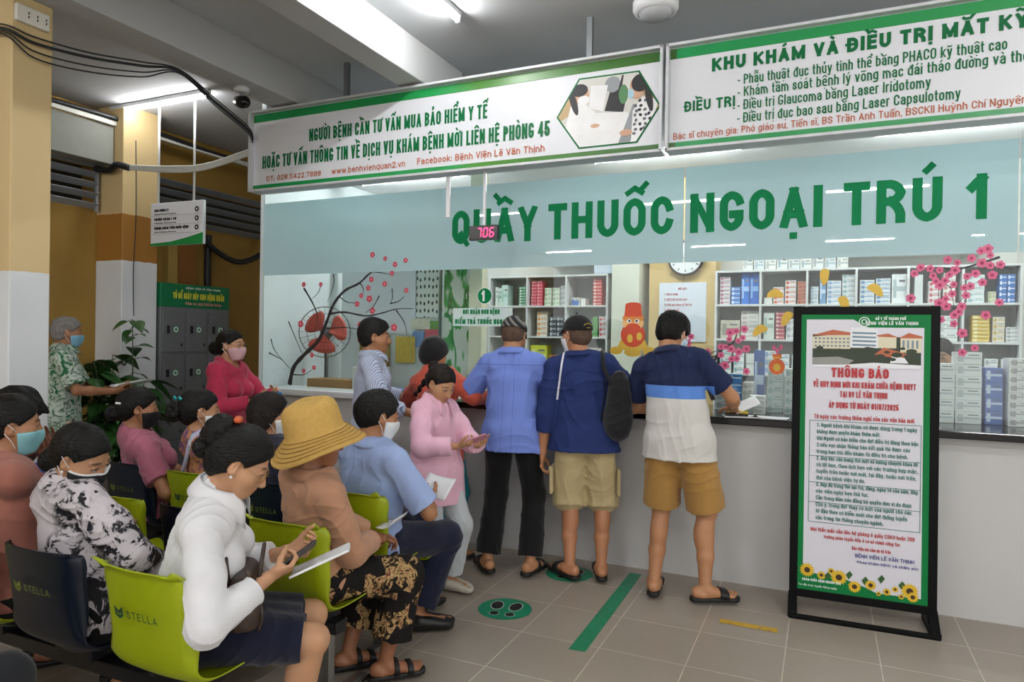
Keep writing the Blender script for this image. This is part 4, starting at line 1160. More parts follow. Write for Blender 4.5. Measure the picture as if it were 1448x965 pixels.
T(b2, 'Bác sĩ chuyên gia: Phó giáo sư, Tiến sĩ, BS Trần Anh Tuấn, BSCKII Huỳnh Chí Nguyên', -.841*f, .89*f, 2.752, .04, org, .13)
tag(MB().box((-1.39, 4.2, 3.455), (.035, .035, .29)).done('signboard_post', M('galvanised', '8f9396', .4, .7)), 'grey steel post holding the signboards from the ceiling', 'post')
tag(MB().box((-3.3, 4.2, 3.455), (.035, .035, .29)).done('signboard_post', M('galvanised', '8f9396', .4, .7)), 'steel post above the left end of the signboard, behind the second beam', 'post')
tag(MB().box((1.2, 4.2, 3.455), (.035, .035, .29)).done('signboard_post', M('galvanised', '8f9396', .4, .7)), 'steel post above the eye-clinic signboard on the right', 'post')
tag(MB().box((-2.41, 4.2, 2.53), (.03, .02, .29), bev=.003).done('hanging_strip', M('strip_white', 'd4d6d8', .4, var=0)), 'short white strip hanging below the signboard left of the red display', 'strip')
# queue number display
o = empty('queue_display', (-2.125, 4.2, 2.215), 0, 'small black queue display showing 706 in pink digits', 'display')
MB().box((0, 0, .05), (.215, .04, .1), bev=.004).done('casing', M('casing_black', '0c090b', .25, var=0), o)
MB().box((0, .0, .2825), (.018, .018, .365)).done('hanger', M('strip_white', 'd4d6d8', .4, var=0), o)
led = M('led_pink', 'ff3c78', .4, var=0, emit=2.2)
m = MB()
def seg7(ch, x):
    on = {'7': 'abc', '0': 'abcdef', '6': 'acdefg'}[ch]; w, h, t = .028, .058, .008; z0 = .021
    R = {'a': (w/2, h, w-.006, t), 'd': (w/2, 0, w-.006, t), 'g': (w/2, h/2, w-.006, t), 'b': (w, h*.75, t, h/2-.006), 'c': (w, h*.25, t, h/2-.006), 'f': (0, h*.75, t, h/2-.006), 'e': (0, h*.25, t, h/2-.006)}
    for s in on:
        a, b, ww, hh = R[s]; sh = .12
        m.add([(x+a+px*ww/2+sh*(b+pz*hh/2), -.0215, z0+b+pz*hh/2) for px, pz in ((-1,-1), (1,-1), (1,1), (-1,1))], [(0,1,2,3)])
for i, ch in enumerate('706'): seg7(ch, -.045+.047*i)
m.done('digits', led, o, solid='flat')
# hanging direction sign
o = empty('direction_sign', (-5.17, 4.28, 2.32), math.radians(2), 'white hanging direction sign with three lines and a green curved foot', 'sign'); o.scale = (1.32, 1, 1.05)
MB().box((0, 0, .18), (.47, .03, .36), bev=.004).done('panel', M('sign_white2', 'd6d8dc', .4, var=0), o)
pts = [(-.235, 0), (.235, 0), (.235, .095), (.1, .06), (-.05, .03), (-.235, .02)]
MB().prism(pts, 0, (0, -.0165, 0)).done('green_foot', M('foot_green', '14853f', .4, var=0), o, solid='flat')
ink = M('ink_black', '1b1d20', .5, var=0); m = MB(); lm = MB()
for i, (a, b) in enumerate((('KHOA PHÒNG KT', 'Department Rooms'), ('PHÒNG KHÁM 1-20', 'Clinic Rooms'), ('PHÒNG KHÁM TIÊM NGỪA BỆNH', 'Vaccination Rooms'))):
    z = .285-.075*i; letter('', a, ink, (-.2, -.0165, z), X_, Z_, .022, (.13, .2, .31)[i], .26, 1, 'l', mb=m); letter('', b, ink, (-.2, -.0165, z-.027), X_, Z_, .012, .2, .14, 1, 'l', mb=m)
    lm.box((0, -.016, z-.036), (.45, .002, .002)); disc(m, .18, z+.003, .018, .022, -.0172, 0, 20); disc(m, .18, z+.003, .007, .009, -.018, 1, 12)
m.done('lettering', [ink, M('sign_white2', 'd6d8dc', .4, var=0)], o, solid='flat'); lm.done('ruled_line', M('rule_grey', '8a8d90', .5, var=0), o)
for x in (-.18, .14): MB().tube([(x, 0, .36), (x, 0, 1.28)], .009, 10).done('hanging_rod', M('rod_white', 'd8d9d6', .4, var=0), o, smooth=True)
# notice on a black standing frame
o = empty('poster_stand', (.205, 4.30, 0), math.radians(2.2), 'black floor stand holding the green bordered THÔNG BÁO notice', 'stand')
blk = M('stand_black', '060607', .55, var=.1, spec=.15); W, TH, z0, z1 = .74, .03, .06, 1.755
lean = lambda y, z: V(0, y+.045*(z/1.75), 0)
Rl = rot(X_, -1.6)
def fb(x, z, sx, sz, mm, d=.03): mm.box((x, .02+z*.028, z), (sx, d, sz), Rl, bev=.003)
m = MB(); fb(-W/2+.022, .9, .044, 1.72, m); fb(W/2-.022, .9, .044, 1.72, m); fb(0, 1.735, W, .045, m); fb(0, .11, W, .045, m); m.done('frame', blk, o)
m = MB()
for s in (-1, 1): m.add([], [])
for s in (-1, 1):
    m.bar((s*(W/2-.02), -.1, .015), (s*(W/2-.02), .2, .015), .05, .03, bev=.004); m.bar((s*(W/2-.02), -.09, .02), (s*(W/2-.02), .02, .11), .045, .025, bev=.004)
m.bar((-W/2, -.1, .012), (W/2, -.1, .012), .03, .024, bev=.004); m.done('foot', blk, o)
pw = W-.088
poster = MB().box((0, .012+.92*.028, .92), (pw, .006, 1.6), Rl).done('poster', M('poster_white', 'd6d5de', .4, var=0), o)
Ox = V(0, .0085, 0); ezp = Rl@Z_; PB = lambda x, z: V(x, .0083+.92*.028, .92)+ezp*(z-.92)
pg = M('poster_green', '08743a', .5, var=0, spec=.2); m = MB()
hw = pw/2
def pr(x0, x1, za, zb, y=0., mi=0, mm=None): (mm or m).add([PB(x0, za)-V(0, y, 0), PB(x1, za)-V(0, y, 0), PB(x1, zb)-V(0, y, 0), PB(x0, zb)-V(0, y, 0)], [(0,1,2,3)], mi)
pr(-hw, -hw+.028, .13, 1.715); pr(hw-.032, hw, .13, 1.715); pr(-hw, hw, 1.685, 1.715, .0002); pr(-hw, hw, .128, .165, .0002)
m.prism([(-.06, 1.69), (hw-.03, 1.69), (hw-.03, 1.64), (.03, 1.64), (.0, 1.645), (-.03, 1.67), (-.06, 1.688)], 0, PB(0, 0)-V(0, .0004, 0), X_, ezp)
m.prism([(-hw, .16), (-hw, .235), (-.1, .225), (.02, .19), (.09, .16)], 0, PB(0, 0)-V(0, .0005, 0), X_, ezp)
m.done('green_border', pg, poster, solid='flat')
def PT(s, x, z, h, w, mat, t=.17, al='c', mb=None): return letter('lettering', s, mat, PB(x, z), X_, ezp, h, None, t, w/text2d(s, h, t, 1)[2], al, poster, .004, mb=mb)
pred, pgr, pbl, pwh = M('print_red', 'b3272d', .5, var=0), M('print_green', '1c6b5c', .5, var=0), M('print_blue', '20297c', .5, var=0), M('print_white', 'dfeae4', .5, var=0)
PT('THÔNG BÁO', -.02, 1.355, .054, .29, pred, .22); PT('VỀ QUY ĐỊNH MỚI KHI KHÁM CHỮA BỆNH BHYT', 0, 1.297, .034, .51, pred, .16)
PT('TẠI BV LÊ VĂN THỊNH', -.0, 1.243, .034, .235, pred, .16); PT('ÁP DỤNG TỪ NGÀY 01/07/2025', 0, 1.18, .034, .35, pred, .16)
m = MB()
LN = ['1. Người bệnh khi khám có được dùng trong 1 ngày', 'không được quyền khám thêm một.', 'Ghi Người có bảo hiểm cho đợt điều trị đúng theo bậc', '2 nếu vực nhận thông báo kết quả thì được các', 'trong hạn khi đến khám từ điều trị cho bệnh.', '2. Quý bác cần mang thẻ một số hướng chuyên khoa để',
      'có lời hẹn, theo lịch hẹn với các trường hợp mặc,', 'tuyến trên hoặc nơi mới, tại đây, hoặc nơi trên,', 'thứ của bệnh viện tự do.', '3. Nộp đủ trong thẻ nội trú, đăng, ngày 14 của năm. Đây', 'các viên ngày hẹn thủ tục.', 'Cần trong đảm bảo đồng bộ quyền đơn vị do được', 'Chú ý: trong đợt thay có một của người cho các', 'tờ đầu theo có kiểm soát cho đợt thống tuyến', 'các trong tin thông chuyên ngành.']
for i, s in enumerate(LN):
    z = 1.068-.0377*i; n = len(s); PT(s, -.235, z, .023, min(.505, .0104*n), pgr, .15, 'l', mb=m)
m.done('lettering', pgr, poster, solid='flat')
PT('Từ ngày các trường thêm nghỉ của các văn bản mới', -.0, 1.116, .025, .5, pred, .15)
m = MB()
for z in (1.102, .9, .749, .636, .522): pr(-.275, .285, z, z+.003, .0012, 0, m)
for x in (-.275, .283): pr(x, x+.003, .522, 1.105, .0012, 0, m)
m.done('table_rule', pgr, poster, solid='flat')
PT('Mọi thắc mắc cần liên hệ phòng ở quầy CSKH hoặc 200', 0, .472, .022, .52, pred, .15); PT('trường phòn tuyển tiếp ở cơ sở chính công tác', 0, .436, .02, .38, pred, .15)
PT('Bác viện xin cảm ơn và trân', .05, .39, .02, .19, pred, .15); PT('BỆNH VIỆN LÊ VĂN THỊNH', .115, .35, .02, .29, pbl, .16)
PT('Khoa khám bệnh và chăm sóc', .13, .318, .016, .3, pbl, .16); PT('SỞ Y TẾ THÀNH PHỐ', .13, 1.682, .016, .15, pwh, .22); PT('BỆNH VIỆN LÊ VĂN THỊNH', .135, 1.655, .018, .26, pwh, .22)
# ring emblem
m = MB()
for k in range(40):
    a, b = k/40*6.2832, (k+1)/40*6.2832
    for r0, r1 in ((.023, .028), (.010, .015)):
        if r1 < .02 and (k > 30): continue
        m.add([PB(.0+r*math.cos(t), 1.672+r*math.sin(t))-V(0, .0014, 0) for r, t in ((r0, a), (r1, a), (r1, b), (r0, b))], [(0,1,2,3)])
m.done('ring_emblem', pwh, poster, solid='flat')
# printed view of pale buildings with red roofs among trees
m = MB(); pm = [M('print_sky', 'c9ccd6', .5, var=0), M('print_cream', 'd8d0b4', .5, var=0), M('print_roof', 'b5603f', .5, var=0), M('print_tree', '27331f', .5, var=0, scale=20), M('print_pane', '6f8796', .5, var=0), M('print_road', '8f918c', .5, var=0), M('print_pale', 'e4e6ea', .5, var=0)]
lv = [0]
def pp(pts, mi): lv[0] += 1; pts = [(x, 1.394+(z-1.265)*.75) for x, z in pts]; m.prism(pts, 0, PB(0, 0)-V(0, .0004+.00003*lv[0], 0), X_, ezp, mi)
pp([(-.265, 1.29), (.28, 1.29), (.28, 1.52), (-.265, 1.54)], 3)
pp([(-.265, 1.52), (-.265, 1.43), (-.07, 1.43), (-.07, 1.55)], 1); pp([(-.27, 1.53), (-.16, 1.575), (-.07, 1.555), (-.07, 1.535)], 2)
for j in range(3):
    for i in range(9): pp([(-.255+.021*i, 1.445+.028*j), (-.243+.021*i, 1.445+.028*j), (-.243+.021*i, 1.458+.028*j), (-.255+.021*i, 1.458+.028*j)], 4)
pp([(-.07, 1.44), (.07, 1.44), (.07, 1.575), (0, 1.6), (-.07, 1.59)], 6)
for j in range(4): pp([(-.06, 1.455+.03*j), (.06, 1.452+.03*j), (.06, 1.465+.03*j), (-.06, 1.47+.03*j)], 4)
pp([(.07, 1.44), (.16, 1.44), (.16, 1.52), (.07, 1.54)], 1); pp([(.06, 1.535), (.12, 1.55), (.17, 1.52), (.07, 1.525)], 2)
pp([(.18, 1.41), (.28, 1.41), (.28, 1.52), (.18, 1.52)], 1); pp([(.17, 1.515), (.22, 1.555), (.285, 1.53), (.285, 1.515)], 2)
for i in range(4): pp([(.19+.022*i, 1.44), (.2+.022*i, 1.44), (.2+.022*i, 1.5), (.19+.022*i, 1.5)], 4)
pp([(.05, 1.39), (.2, 1.36), (.21, 1.40), (.1, 1.445)], 2); pp([(.13, 1.33), (.22, 1.33), (.2, 1.37), (.14, 1.385)], 6)
rs = np.random.RandomState(4)
for i in range(30):
    x, z = rs.uniform(-.25, .26), rs.uniform(1.34, 1.44); r = rs.uniform(.012, .03); pp([(x+r*math.cos(t), z+r*.7*math.sin(t)) for t in np.linspace(0, 6.28, 9)[:-1]], 3)
pp([(-.265, 1.29), (-.1, 1.29), (-.05, 1.345), (-.13, 1.37), (-.265, 1.36)], 5); pp([(-.265, 1.29), (.28, 1.29), (.28, 1.318), (.05, 1.33), (-.1, 1.31), (-.265, 1.305)], 6)
m.done('building_picture', pm, poster, solid='flat')
# sunflowers
m = MB()
for i, (x, z, r) in enumerate(((-.275, .245, .042), (-.2, .225, .025), (-.11, .225, .045), (-.03, .185, .035), (.05, .205, .03), (.13, .18, .022), (.17, .2, .018), (.24, .2, .045), (.255, .17, .03), (.09, .165, .014), (-.15, .255, .02), (.2, .165, .016))):
    y = .0014+.00012*i; c = PB(x, z)-V(0, y, 0)
    pts = [c+(X_*math.cos(t)+ezp*math.sin(t))*r*(1 if k % 2 else .72) for k, t in enumerate(np.linspace(0, 6.2832, 33)[:-1])]
    m.add([c]+pts, [(0, k+1, (k+1) % 32+1) for k in range(32)], 0)
    c = c-V(0, .0001, 0); m.add([c+(X_*math.cos(t)+ezp*math.sin(t))*r*.38 for t in np.linspace(0, 6.2832, 15)[:-1]], [tuple(range(14))], 1)
for i, x in enumerate((-.17, -.06, .02, .1, .2)):
    c = PB(x, .2+.02*(i % 2))-V(0, .0011, 0); m.add([c, c+V(.02, 0, .03), c+V(.005, 0, .05), c+V(-.015, 0, .025)], [(0,1,2,3)], 2)
m.done('sunflower_print', [M('sun_yellow', 'd9b11e', .5, var=0), M('sun_brown', '3a2412', .5, var=0), M('sun_leaf', '2f5a2a', .5, var=0)], poster, solid='flat')
PT('KHÁM CHỮA BỆNH NHANH HƠN', -.2, .185, .014, .2, pwh, .22); PT('Tư vấn trực tuyến hằng ngày', -.22, .155, .011, .2, pwh, .18)
# ---- floor marks
MB().add([(-1.155, 4.5, .0015), (-1.075, 4.5, .0015), (-1.055, 3.26, .0015), (-1.14, 3.25, .0015)], [(0,1,2,3)]).done('floor_tape', M('tape_green', '14805a', .45, var=.15, scale=20), solid='flat')
tag(bpy.data.objects['floor_tape'], 'green tape strip stuck on the floor tiles towards the counter', 'tape')
def ywear():
    t = NT('tape_yellow'); t.base(t.mix(t.math('GREATER_THAN', t.noise(26, 5, .7, 1.), .6), 'caa32a', '8d7f5c'), .5); return t.mat
MB().add([(-.505, 3.985, .0015), (-.205, 3.985, .0015), (-.205, 3.925, .0015), (-.505, 3.93, .0015)], [(0,1,2,3)]).done('floor_tape', ywear(), solid='flat')
tag(bpy.data.objects['floor_tape.001'], 'short worn yellow tape on the floor near the notice stand', 'tape')
def footmat(x, y, label, rz):
    m = MB()
    def el(cx, cy, rx, ry, z, mi, a=0): m.add([(cx+rx*math.cos(t)*math.cos(a)-ry*math.sin(t)*math.sin(a), cy+rx*math.cos(t)*math.sin(a)+ry*math.sin(t)*math.cos(a), z) for t in np.linspace(0, 6.2832, 33)[:-1]], [tuple(range(32))], mi)
    el(0, 0, .155, .155, .0012, 0)
    for s in (-1, 1):
        for k, mi, z in ((1.14, 2, .0015), (1, 1, .0018)):
            el(s*.055, .04, .034*k, .058*k, z, mi, s*-.1); el(s*.045, -.075, .026*k, .026*k, z, mi)
    o = m.done('floor_sticker', [M('sticker_green', '128560', .45, var=.06), M('sticker_black', '17181a', .5, var=0), M('sticker_line', 'b8c4bc', .5, var=0)], solid='flat', loc=(x, y, 0)); o.rotation_euler = (0, 0, rz)
    tag(o, label, 'sticker', 'footprint floor stickers')
footmat(-1.64, 3.575, 'round green floor sticker with two black shoe prints, fully visible', .2)
footmat(-1.51, 4.3, 'round green floor sticker partly under the sandals of the backpack man', .2)
# ================================================================= pharmacy behind the glass
shw = M('shelf_white', 'd6d8d8', .45, var=.02)
RZ = (2.2, 1.89, 1.575, 1.26, .945, .63, .1)
def shelving(x0, n, p, label):
    L = n*p; o = empty('medicine_shelf', (x0+L/2, 6.74, 0), 0, label, 'shelf')
    MB().box((0, .17, 1.15), (L, .012, 2.1)).done('back_panel', M('shelf_back', 'b9bcbc', .5, var=.03), o)
    for i in range(n+1): MB().box((-L/2+i*p, 0, 1.15), (.018, .34, 2.1)).done('upright', shw, o)
    for z in RZ: MB().box((0, 0, z-.009), (L+.018, .345, .018)).done('shelf_board', shw, o)
shelving(-3.25, 3, .43, 'white medicine shelf on the left, behind the number one sign')
shelving(-.92, 6, .387, 'long white medicine shelf on the right behind the notice stand')
_BX = {}
def medbox(w, d, h, c, c2, loc, label, group, rz=0., name='medicine_box'):
    k = (round(w, 3), round(d, 3), round(h, 3), c, c2)
    if k not in _BX:
        m = MB(); m.box((0, 0, h/2), (w, d, h), bev=.0015)
        if c2:
            m.box((0, -d/2-.0002, h*.5), (w*.9, .0008, h*.16), mi=1); m.box((-w*.3, -d/2-.0004, h*.5), (w*.22, .001, h*.62), mi=1)
            m.box((w*.18, -d/2-.0004, h*.76), (w*.4, .0008, h*.08), mi=2)
        _BX[k] = m.done(name, [M('box_'+c, c, .5, var=.03), M('box_'+(c2 or c), c2 or c, .5, var=.03), M('box_ink', '6a6e74', .5, var=0)], loc=(0, 0, 0)); o = _BX[k]
    else:
        o = _BX[k].copy(); COL.objects.link(o)
    o.location = loc; o.rotation_euler = (0, 0, rz); tag(o, label, 'box', group)
_rs = np.random.RandomState(8)
def stack(x, y, z, w, d, h, n, c, c2, label, nx=1, jit=.004):
    for i in range(nx):
        for j in range(n):
            medbox(w, d, h, c, c2, (x+i*(w+.004)+_rs.uniform(-jit, jit)*.4, y+_rs.uniform(-jit, jit), z+j*(h+.0006)), label, label, _rs.uniform(-.03, .03) if jit > .005 else 0)
def bay(x0, p, col, row, items, where, d=.14):
    X = x0+col*p+.02; z = RZ[row]+.0005
    for off, w, h, n, c, c2, nm in items:
        stack(X+off+w/2, 6.6+d/2+.02, z, w, d, h, n, c, c2, nm+' '+where)
A0, PA, B0, PB_ = -3.25, .43, -.92, .387
bay(A0, PA, 0, 1, [(.02, .035, .2, 1, 'd9ddd8', 'a9bfb8', 'slim pale box on end'), (.06, .035, .19, 1, 'c9d6cf', '7fa79a', 'slim greenish box on end'), (.1, .075, .22, 1, 'c3d9d3', '9fc2b8', 'tall mint green box'), (.30, .075, .028, 7, '3f8a66', 'd9e4dd', 'flat green box')], 'in upper left bay, left shelf')
bay(A0, PA, 1, 1, [(.01, .06, .032, 8, 'c8425a', 'e0b4bc', 'red box in the tall left stack'), (.075, .06, .032, 8, 'c8425a', 'e0b4bc', 'red box in the tall left stack'), (.16, .075, .045, 4, 'd5dccb', '8fae86', 'white and green box in a stack'), (.25, .075, .045, 4, 'd5dccb', '8fae86', 'white and green box in a stack'), (.335, .055, .05, 4, 'd8dadb', '9a9fa4', 'plain white box in a stack')], 'in upper middle bay, left shelf')
bay(A0, PA, 2, 1, [(.02, .09, .08, 1, 'd2d4cc', '3d64a8', 'squat white and blue box'), (.12, .05, .07, 1, 'e0e0da', None, 'small white carton'), (.03, .07, .05, 1, '3f66b0', None, 'blue lid box'), (.25, .09, .03, 5, 'c94b44', 'e6d4d0', 'red and white box in a stack'), (.27, .07, .045, 2, 'c2545e', 'e0b4bc', 'small red carton low in the stack')][:3]+[(.25, .09, .033, 8, 'c94b44', 'e6d4d0', 'red and white box in a stack')], 'in upper right bay, left shelf')
bay(A0, PA, 0, 2, [(.1, .08, .05, 4, 'bfc2bd', '7d8182', 'greyish box in a pile'), (.24, .1, .06, 3, 'cfc8b4', 'a39a80', 'cream box in a pile')], 'in second row left bay, left shelf')
bay(A0, PA, 1, 2, [(.08, .11, .05, 5, 'd8d2c6', 'cc8c4a', 'white and orange box in a stack'), (.22, .075, .05, 4, '4a4f55', 'c4c8cc', 'dark striped box in a block'), (.30, .075, .05, 4, '4a4f55', 'c4c8cc', 'dark striped box in a block')], 'in second row middle bay, left shelf')
bay(A0, PA, 2, 2, [(.02, .1, .05, 3, 'd2d6d6', '8ba0a4', 'white box in a low pile'), (.25, .05, .2, 1, '5d9a58', None, 'green box on end'), (.32, .08, .05, 4, 'd9d2d2', 'c05058', 'white and red box in a stack')], 'in second row right bay, left shelf')
bay(A0, PA, 1, 3, [(.01, .18, .22, 1, 'c8cf3a', 'e3e6a8', 'large yellow carton'), (.22, .17, .12, 1, 'd9871f', 'eec07a', 'lower orange carton'), (.24, .15, .1, 1, 'cf7a1e', 'eec07a', 'tall orange carton')][:2], 'in third row middle bay, left shelf')
0 and bay(A0, PA, 0, 3, [(.03, .09, .06, 3, 'bdb8a8', '7c7868', 'brownish box in a pile'), (.2, .12, .05, 4, 'cbd3d3', '8da4a8', 'pale box in a pile')], 'in third row left bay, left shelf')
bay(A0, PA, 2, 3, [(.02, .13, .06, 3, 'cfd4d2', '9fb4b2', 'white box in a pile'), (.2, .15, .05, 4, 'd9d6d0', 'b07a7a', 'white and pink box in a pile')], 'in third row right bay, left shelf')
bay(B0, PB_, 0, 1, [(.01, .09, .036, 7, 'd6d3d6', 'a05a70', 'white and plum box in a stack'), (.11, .08, .04, 4, '3f7ac4', 'cfdcee', 'short blue and white box in a stack'), (.2, .07, .285, 1, '2f6fc6', '9fc0ea', 'tall blue carton on end, left one'), (.275, .075, .285, 1, '2a66bd', '86b0e4', 'tall blue carton on end, right one')], 'in upper left bay, right shelf')
bay(B0, PB_, 1, 1, [(.01, .07, .06, 1, 'd9d9d4', None, 'small white carton'), (.09, .085, .038, 4, 'dedad8', 'c8553c', 'white box with red band in a stack'), (.185, .09, .042, 5, 'dedad8', 'c8553c', 'white box with red band in the taller stack'), (.29, .075, .033, 6, 'c88a76', 'b04a34', 'brick red box in a stack')], 'in upper second bay, right shelf')
bay(B0, PB_, 2, 1, [(.01, .06, .03, 5, 'd9dfe2', '88a4bc', 'white box with grey blue band in a stack'), (.08, .05, .22, 1, '6f97c0', 'c4d6e8', 'blue grey box on end'), (.14, .11, .04, 5, 'd8dee2', '7d9cc0', 'white and light blue box in a block'), (.26, .1, .042, 6, 'dfe3e4', '8fb0b4', 'white box in the right stack')], 'in upper third bay, right shelf')
bay(B0, PB_, 3, 1, [(.01, .11, .04, 5, 'd9e0e4', '6f96bc', 'white and blue box in a stack'), (.13, .11, .035, 6, 'd5dde2', '5c88b4', 'white box with blue edge in a stack'), (.25, .11, .25, 1, 'e0e4e4', 'a9b8bc', 'tall white carton on end')], 'in upper fourth bay, right shelf')
bay(B0, PB_, 4, 1, [(.03, .06, .24, 1, 'd3d9d9', None, 'slim white carton on end'), (.13, .085, .045, 4, 'dcd6d6', 'b8606a', 'white and rose box in a stack'), (.235, .085, .05, 5, 'e0dcda', 'c07a7a', 'white box with pink edge in a stack')], 'in upper fifth bay, right shelf')
bay(B0, PB_, 5, 1, [(.01, .12, .045, 5, 'dbe2e2', '9fb8bc', 'pale box in a stack'), (.16, .05, .03, 3, 'd8d2c0', '8ba86a', 'small cream box in a pile'), (.23, .05, .045, 5, '3a72b8', 'dfe8f0', 'blue and white box in a narrow stack'), (.285, .05, .045, 5, '3a72b8', 'dfe8f0', 'blue and white box in a narrow stack')], 'in upper right bay, right shelf')
bay(B0, PB_, 0, 2, [(.02, .17, .17, 1, 'bdb9a8', '8f8c80', 'greyish beige carton'), (.2, .15, .042, 6, 'dcdad6', 'b8a8a8', 'white box in a tall stack')], 'in second row left bay, right shelf')
bay(B0, PB_, 1, 2, [(.01, .09, .24, 1, 'cfd8d2', '9fb4a8', 'tall pale green box on end'), (.11, .075, .035, 7, 'b04a54', 'e0c0c0', 'dark red box in a stack'), (.2, .1, .06, 3, 'd8d6d8', 'a0a4a8', 'grey white box in a pile'), (.31, .05, .2, 1, '3d6cb8', None, 'blue box on end')], 'in second row second bay, right shelf')
bay(B0, PB_, 2, 2, [(.02, .1, .08, 3, 'd9dcdc', '9fa8ac', 'white box in a stack'), (.14, .1, .08, 2, 'd3dade', '7d9cc0', 'white and blue box in a stack'), (.26, .1, .08, 3, 'dfe0de', 'b0b4b4', 'white box in the right stack')], 'in second row third bay, right shelf')
bay(B0, PB_, 4, 2, [(.02, .1, .075, 3, 'd9dcdc', '9fa8ac', 'white box in a stack'), (.2, .14, .07, 3, 'e0e2e0', 'b8bcbc', 'large white box in a stack')], 'in second row fifth bay, right shelf')
bay(B0, PB_, 5, 2, [(.05, .12, .03, 7, 'd8b94a', 'f0e6b8', 'yellow box in a stack'), (.19, .08, .05, 4, 'dcd6c8', 'c8b06a', 'cream box in a stack'), (.28, .09, .03, 4, 'e0e2e0', 'a0a4a8', 'white box in a low stack')], 'in second row right bay, right shelf')
for c, (a, b) in enumerate((('d9dcda', '8fb0b4'), ('d2d8da', '7d9cc0'), ('dcdcd8', 'a8a49c'), ('d6dadb', '9fb4b2'), ('cfd6d2', 'a0b4a8'), ('d9dcdc', '9fa8ac'))):
    where = 'in third row %s bay, right shelf' % ('first', 'second', 'third', 'fourth', 'fifth', 'last')[c]
    if c in (0, 1, 5): bay(B0, PB_, c, 3, [(.02, .1, .07, 3, a, b, 'white box in the left stack'), (.14, .09, .06, 3, 'e0e2e2', b, 'white box in the middle stack'), (.25, .11, .09, 2, a, None, 'plain box in the right stack')], where)
for i in range(9): medbox(.085, .1, .1 if i % 3 else .12, ('dde0de', 'd3dadc', 'e2e2dc')[i % 3], ('a8b0b0', '9fb0b8')[i % 2], (-.65+.098*i, 6.7, 2.2), 'white carton in the row on top of the right shelf', 'white cartons on top of the right shelf')
# cartons on the counter behind the glass
stack(.66, 5.02, 1.071, .135, .16, .072, 5, 'dfe0e0', 'b9c0c4', 'white carton in the left column of the big stack behind the notice stand')
stack(.80, 5.03, 1.071, .135, .16, .072, 6, 'dfe0e0', 'b9c0c4', 'white carton in the second column of the big stack right of the notice stand')
stack(.935, 5.05, 1.071, .09, .14, .085, 4, '6478b8', 'c9d4ea', 'violet blue carton beside the white stack on the counter')
stack(1.06, 5.0, 1.071, .13, .15, .05, 8, 'd9d8d8', 'a8a4a8', 'flat white carton in the ribbed stack at the right edge')
stack(1.22, 5.05, 1.071, .13, .15, .09, 5, 'd3dada', '9fb4bc', 'white carton in the last stack at the right edge')
stack(.56, 4.98, 1.071, .08, .1, .1, 3, 'c3d6d2', '8fb8b0', 'pale green carton left of the big white stack')
0 and stack(.9, 5.22, 1.071, .1, .1, .09, 5, 'dce2e4', '9fb0b8', 'white carton at the back of the counter stack')
stack(-.30, 5.05, 1.071, .1, .13, .06, 6, 'c6d4d2', '9ab4b4', 'pale green box in the tall stack under the pouch sticker')
stack(-.19, 5.0, 1.071, .09, .13, .06, 5, 'cfd9d6', '9ab4b4', 'pale green box in the second stack under the pouch sticker')
stack(-.47, 5.0, 1.071, .07, .1, .05, 4, 'd8d9d6', 'a9b0b0', 'small white box behind the plum sticker')
stack(-.40, 4.86, 1.071, .1, .1, .03, 4, 'dcdcd8', 'a0a8a8', 'white box in the low pile at the counter edge')
stack(-.62, 5.12, 1.071, .16, .2, .06, 4, 'c2c6c6', '8d9496', 'grey paper tray box behind the plum sticker')
stack(-.56, 4.98, 1.071, .09, .012, .05, 5, '2f84c8', 'dfeaf2', 'blue and white leaflet packet behind the plum sticker')
stack(-.35, 5.18, 1.22, .07, .06, .26, 1, '3a62a8', 'c4d2e8', 'tall blue box behind the pale green stacks') if False else stack(-.42, 5.2, 1.071, .07, .06, .42, 1, '3a62a8', 'c4d2e8', 'tall blue box standing behind the pale green stacks')
for i, (x, y, r) in enumerate(((-.48, 4.6, .3), (-.3, 4.62, -.1), (-.05, 4.6, .05), (.5, 4.62, 0))):
    o = MB().box((0, 0, .004), (.21, .12, .006)).done('paper_sheaf', M('paper', 'e2e3e4', .7, var=.02), loc=(x, y-.02, 1.0712)); o.rotation_euler = (0, 0, r)
    tag(o, 'white papers on the counter edge, %s' % ('beside the yellow stapler', 'right of the yellow stapler', 'left of the notice stand', 'behind the notice stand')[i], 'paper')
o = empty('stapler', (-.5, 4.56, 1.0795), .1, 'yellow and black stapler lying on papers at the counter edge', 'stapler')
MB().box((0, 0, .008), (.14, .035, .014), bev=.004).done('base', M('stapler_black', '1c1c1e', .4), o); MB().box((.005, 0, .028), (.13, .032, .02), rot(Y_, 6), bev=.008).done('arm', M('stapler_yellow', 'c9b32a', .4), o)
# air conditioners
def aircon(x, w, label):
    o = empty('air_conditioner', (x, 6.82, 2.31), 0, label, 'air conditioner')
    MB().box((0, 0, .13), (w, .2, .26), bev=.03).done('casing', M('ac_white', 'd9dad6', .4, var=.02), o, angle=40); MB().box((0, -.095, .035), (w*.92, .03, .03)).done('vent', M('ac_dark', '2a2c2e', .5), o)
aircon(-2.2, .95, 'white wall air conditioner above the left shelf'); aircon(.62, 1.15, 'white wall air conditioner above the right shelf')
o = MB().box((-1.98, 6.62, 2.32), (.24, .1, .26), bev=.01).done('storage_crate', M('crate_blue_white', 'c5d2e2', .5)); tag(o, 'pale blue storage crate above the right bay of the left shelf', 'crate'); o.location.z = 2.2
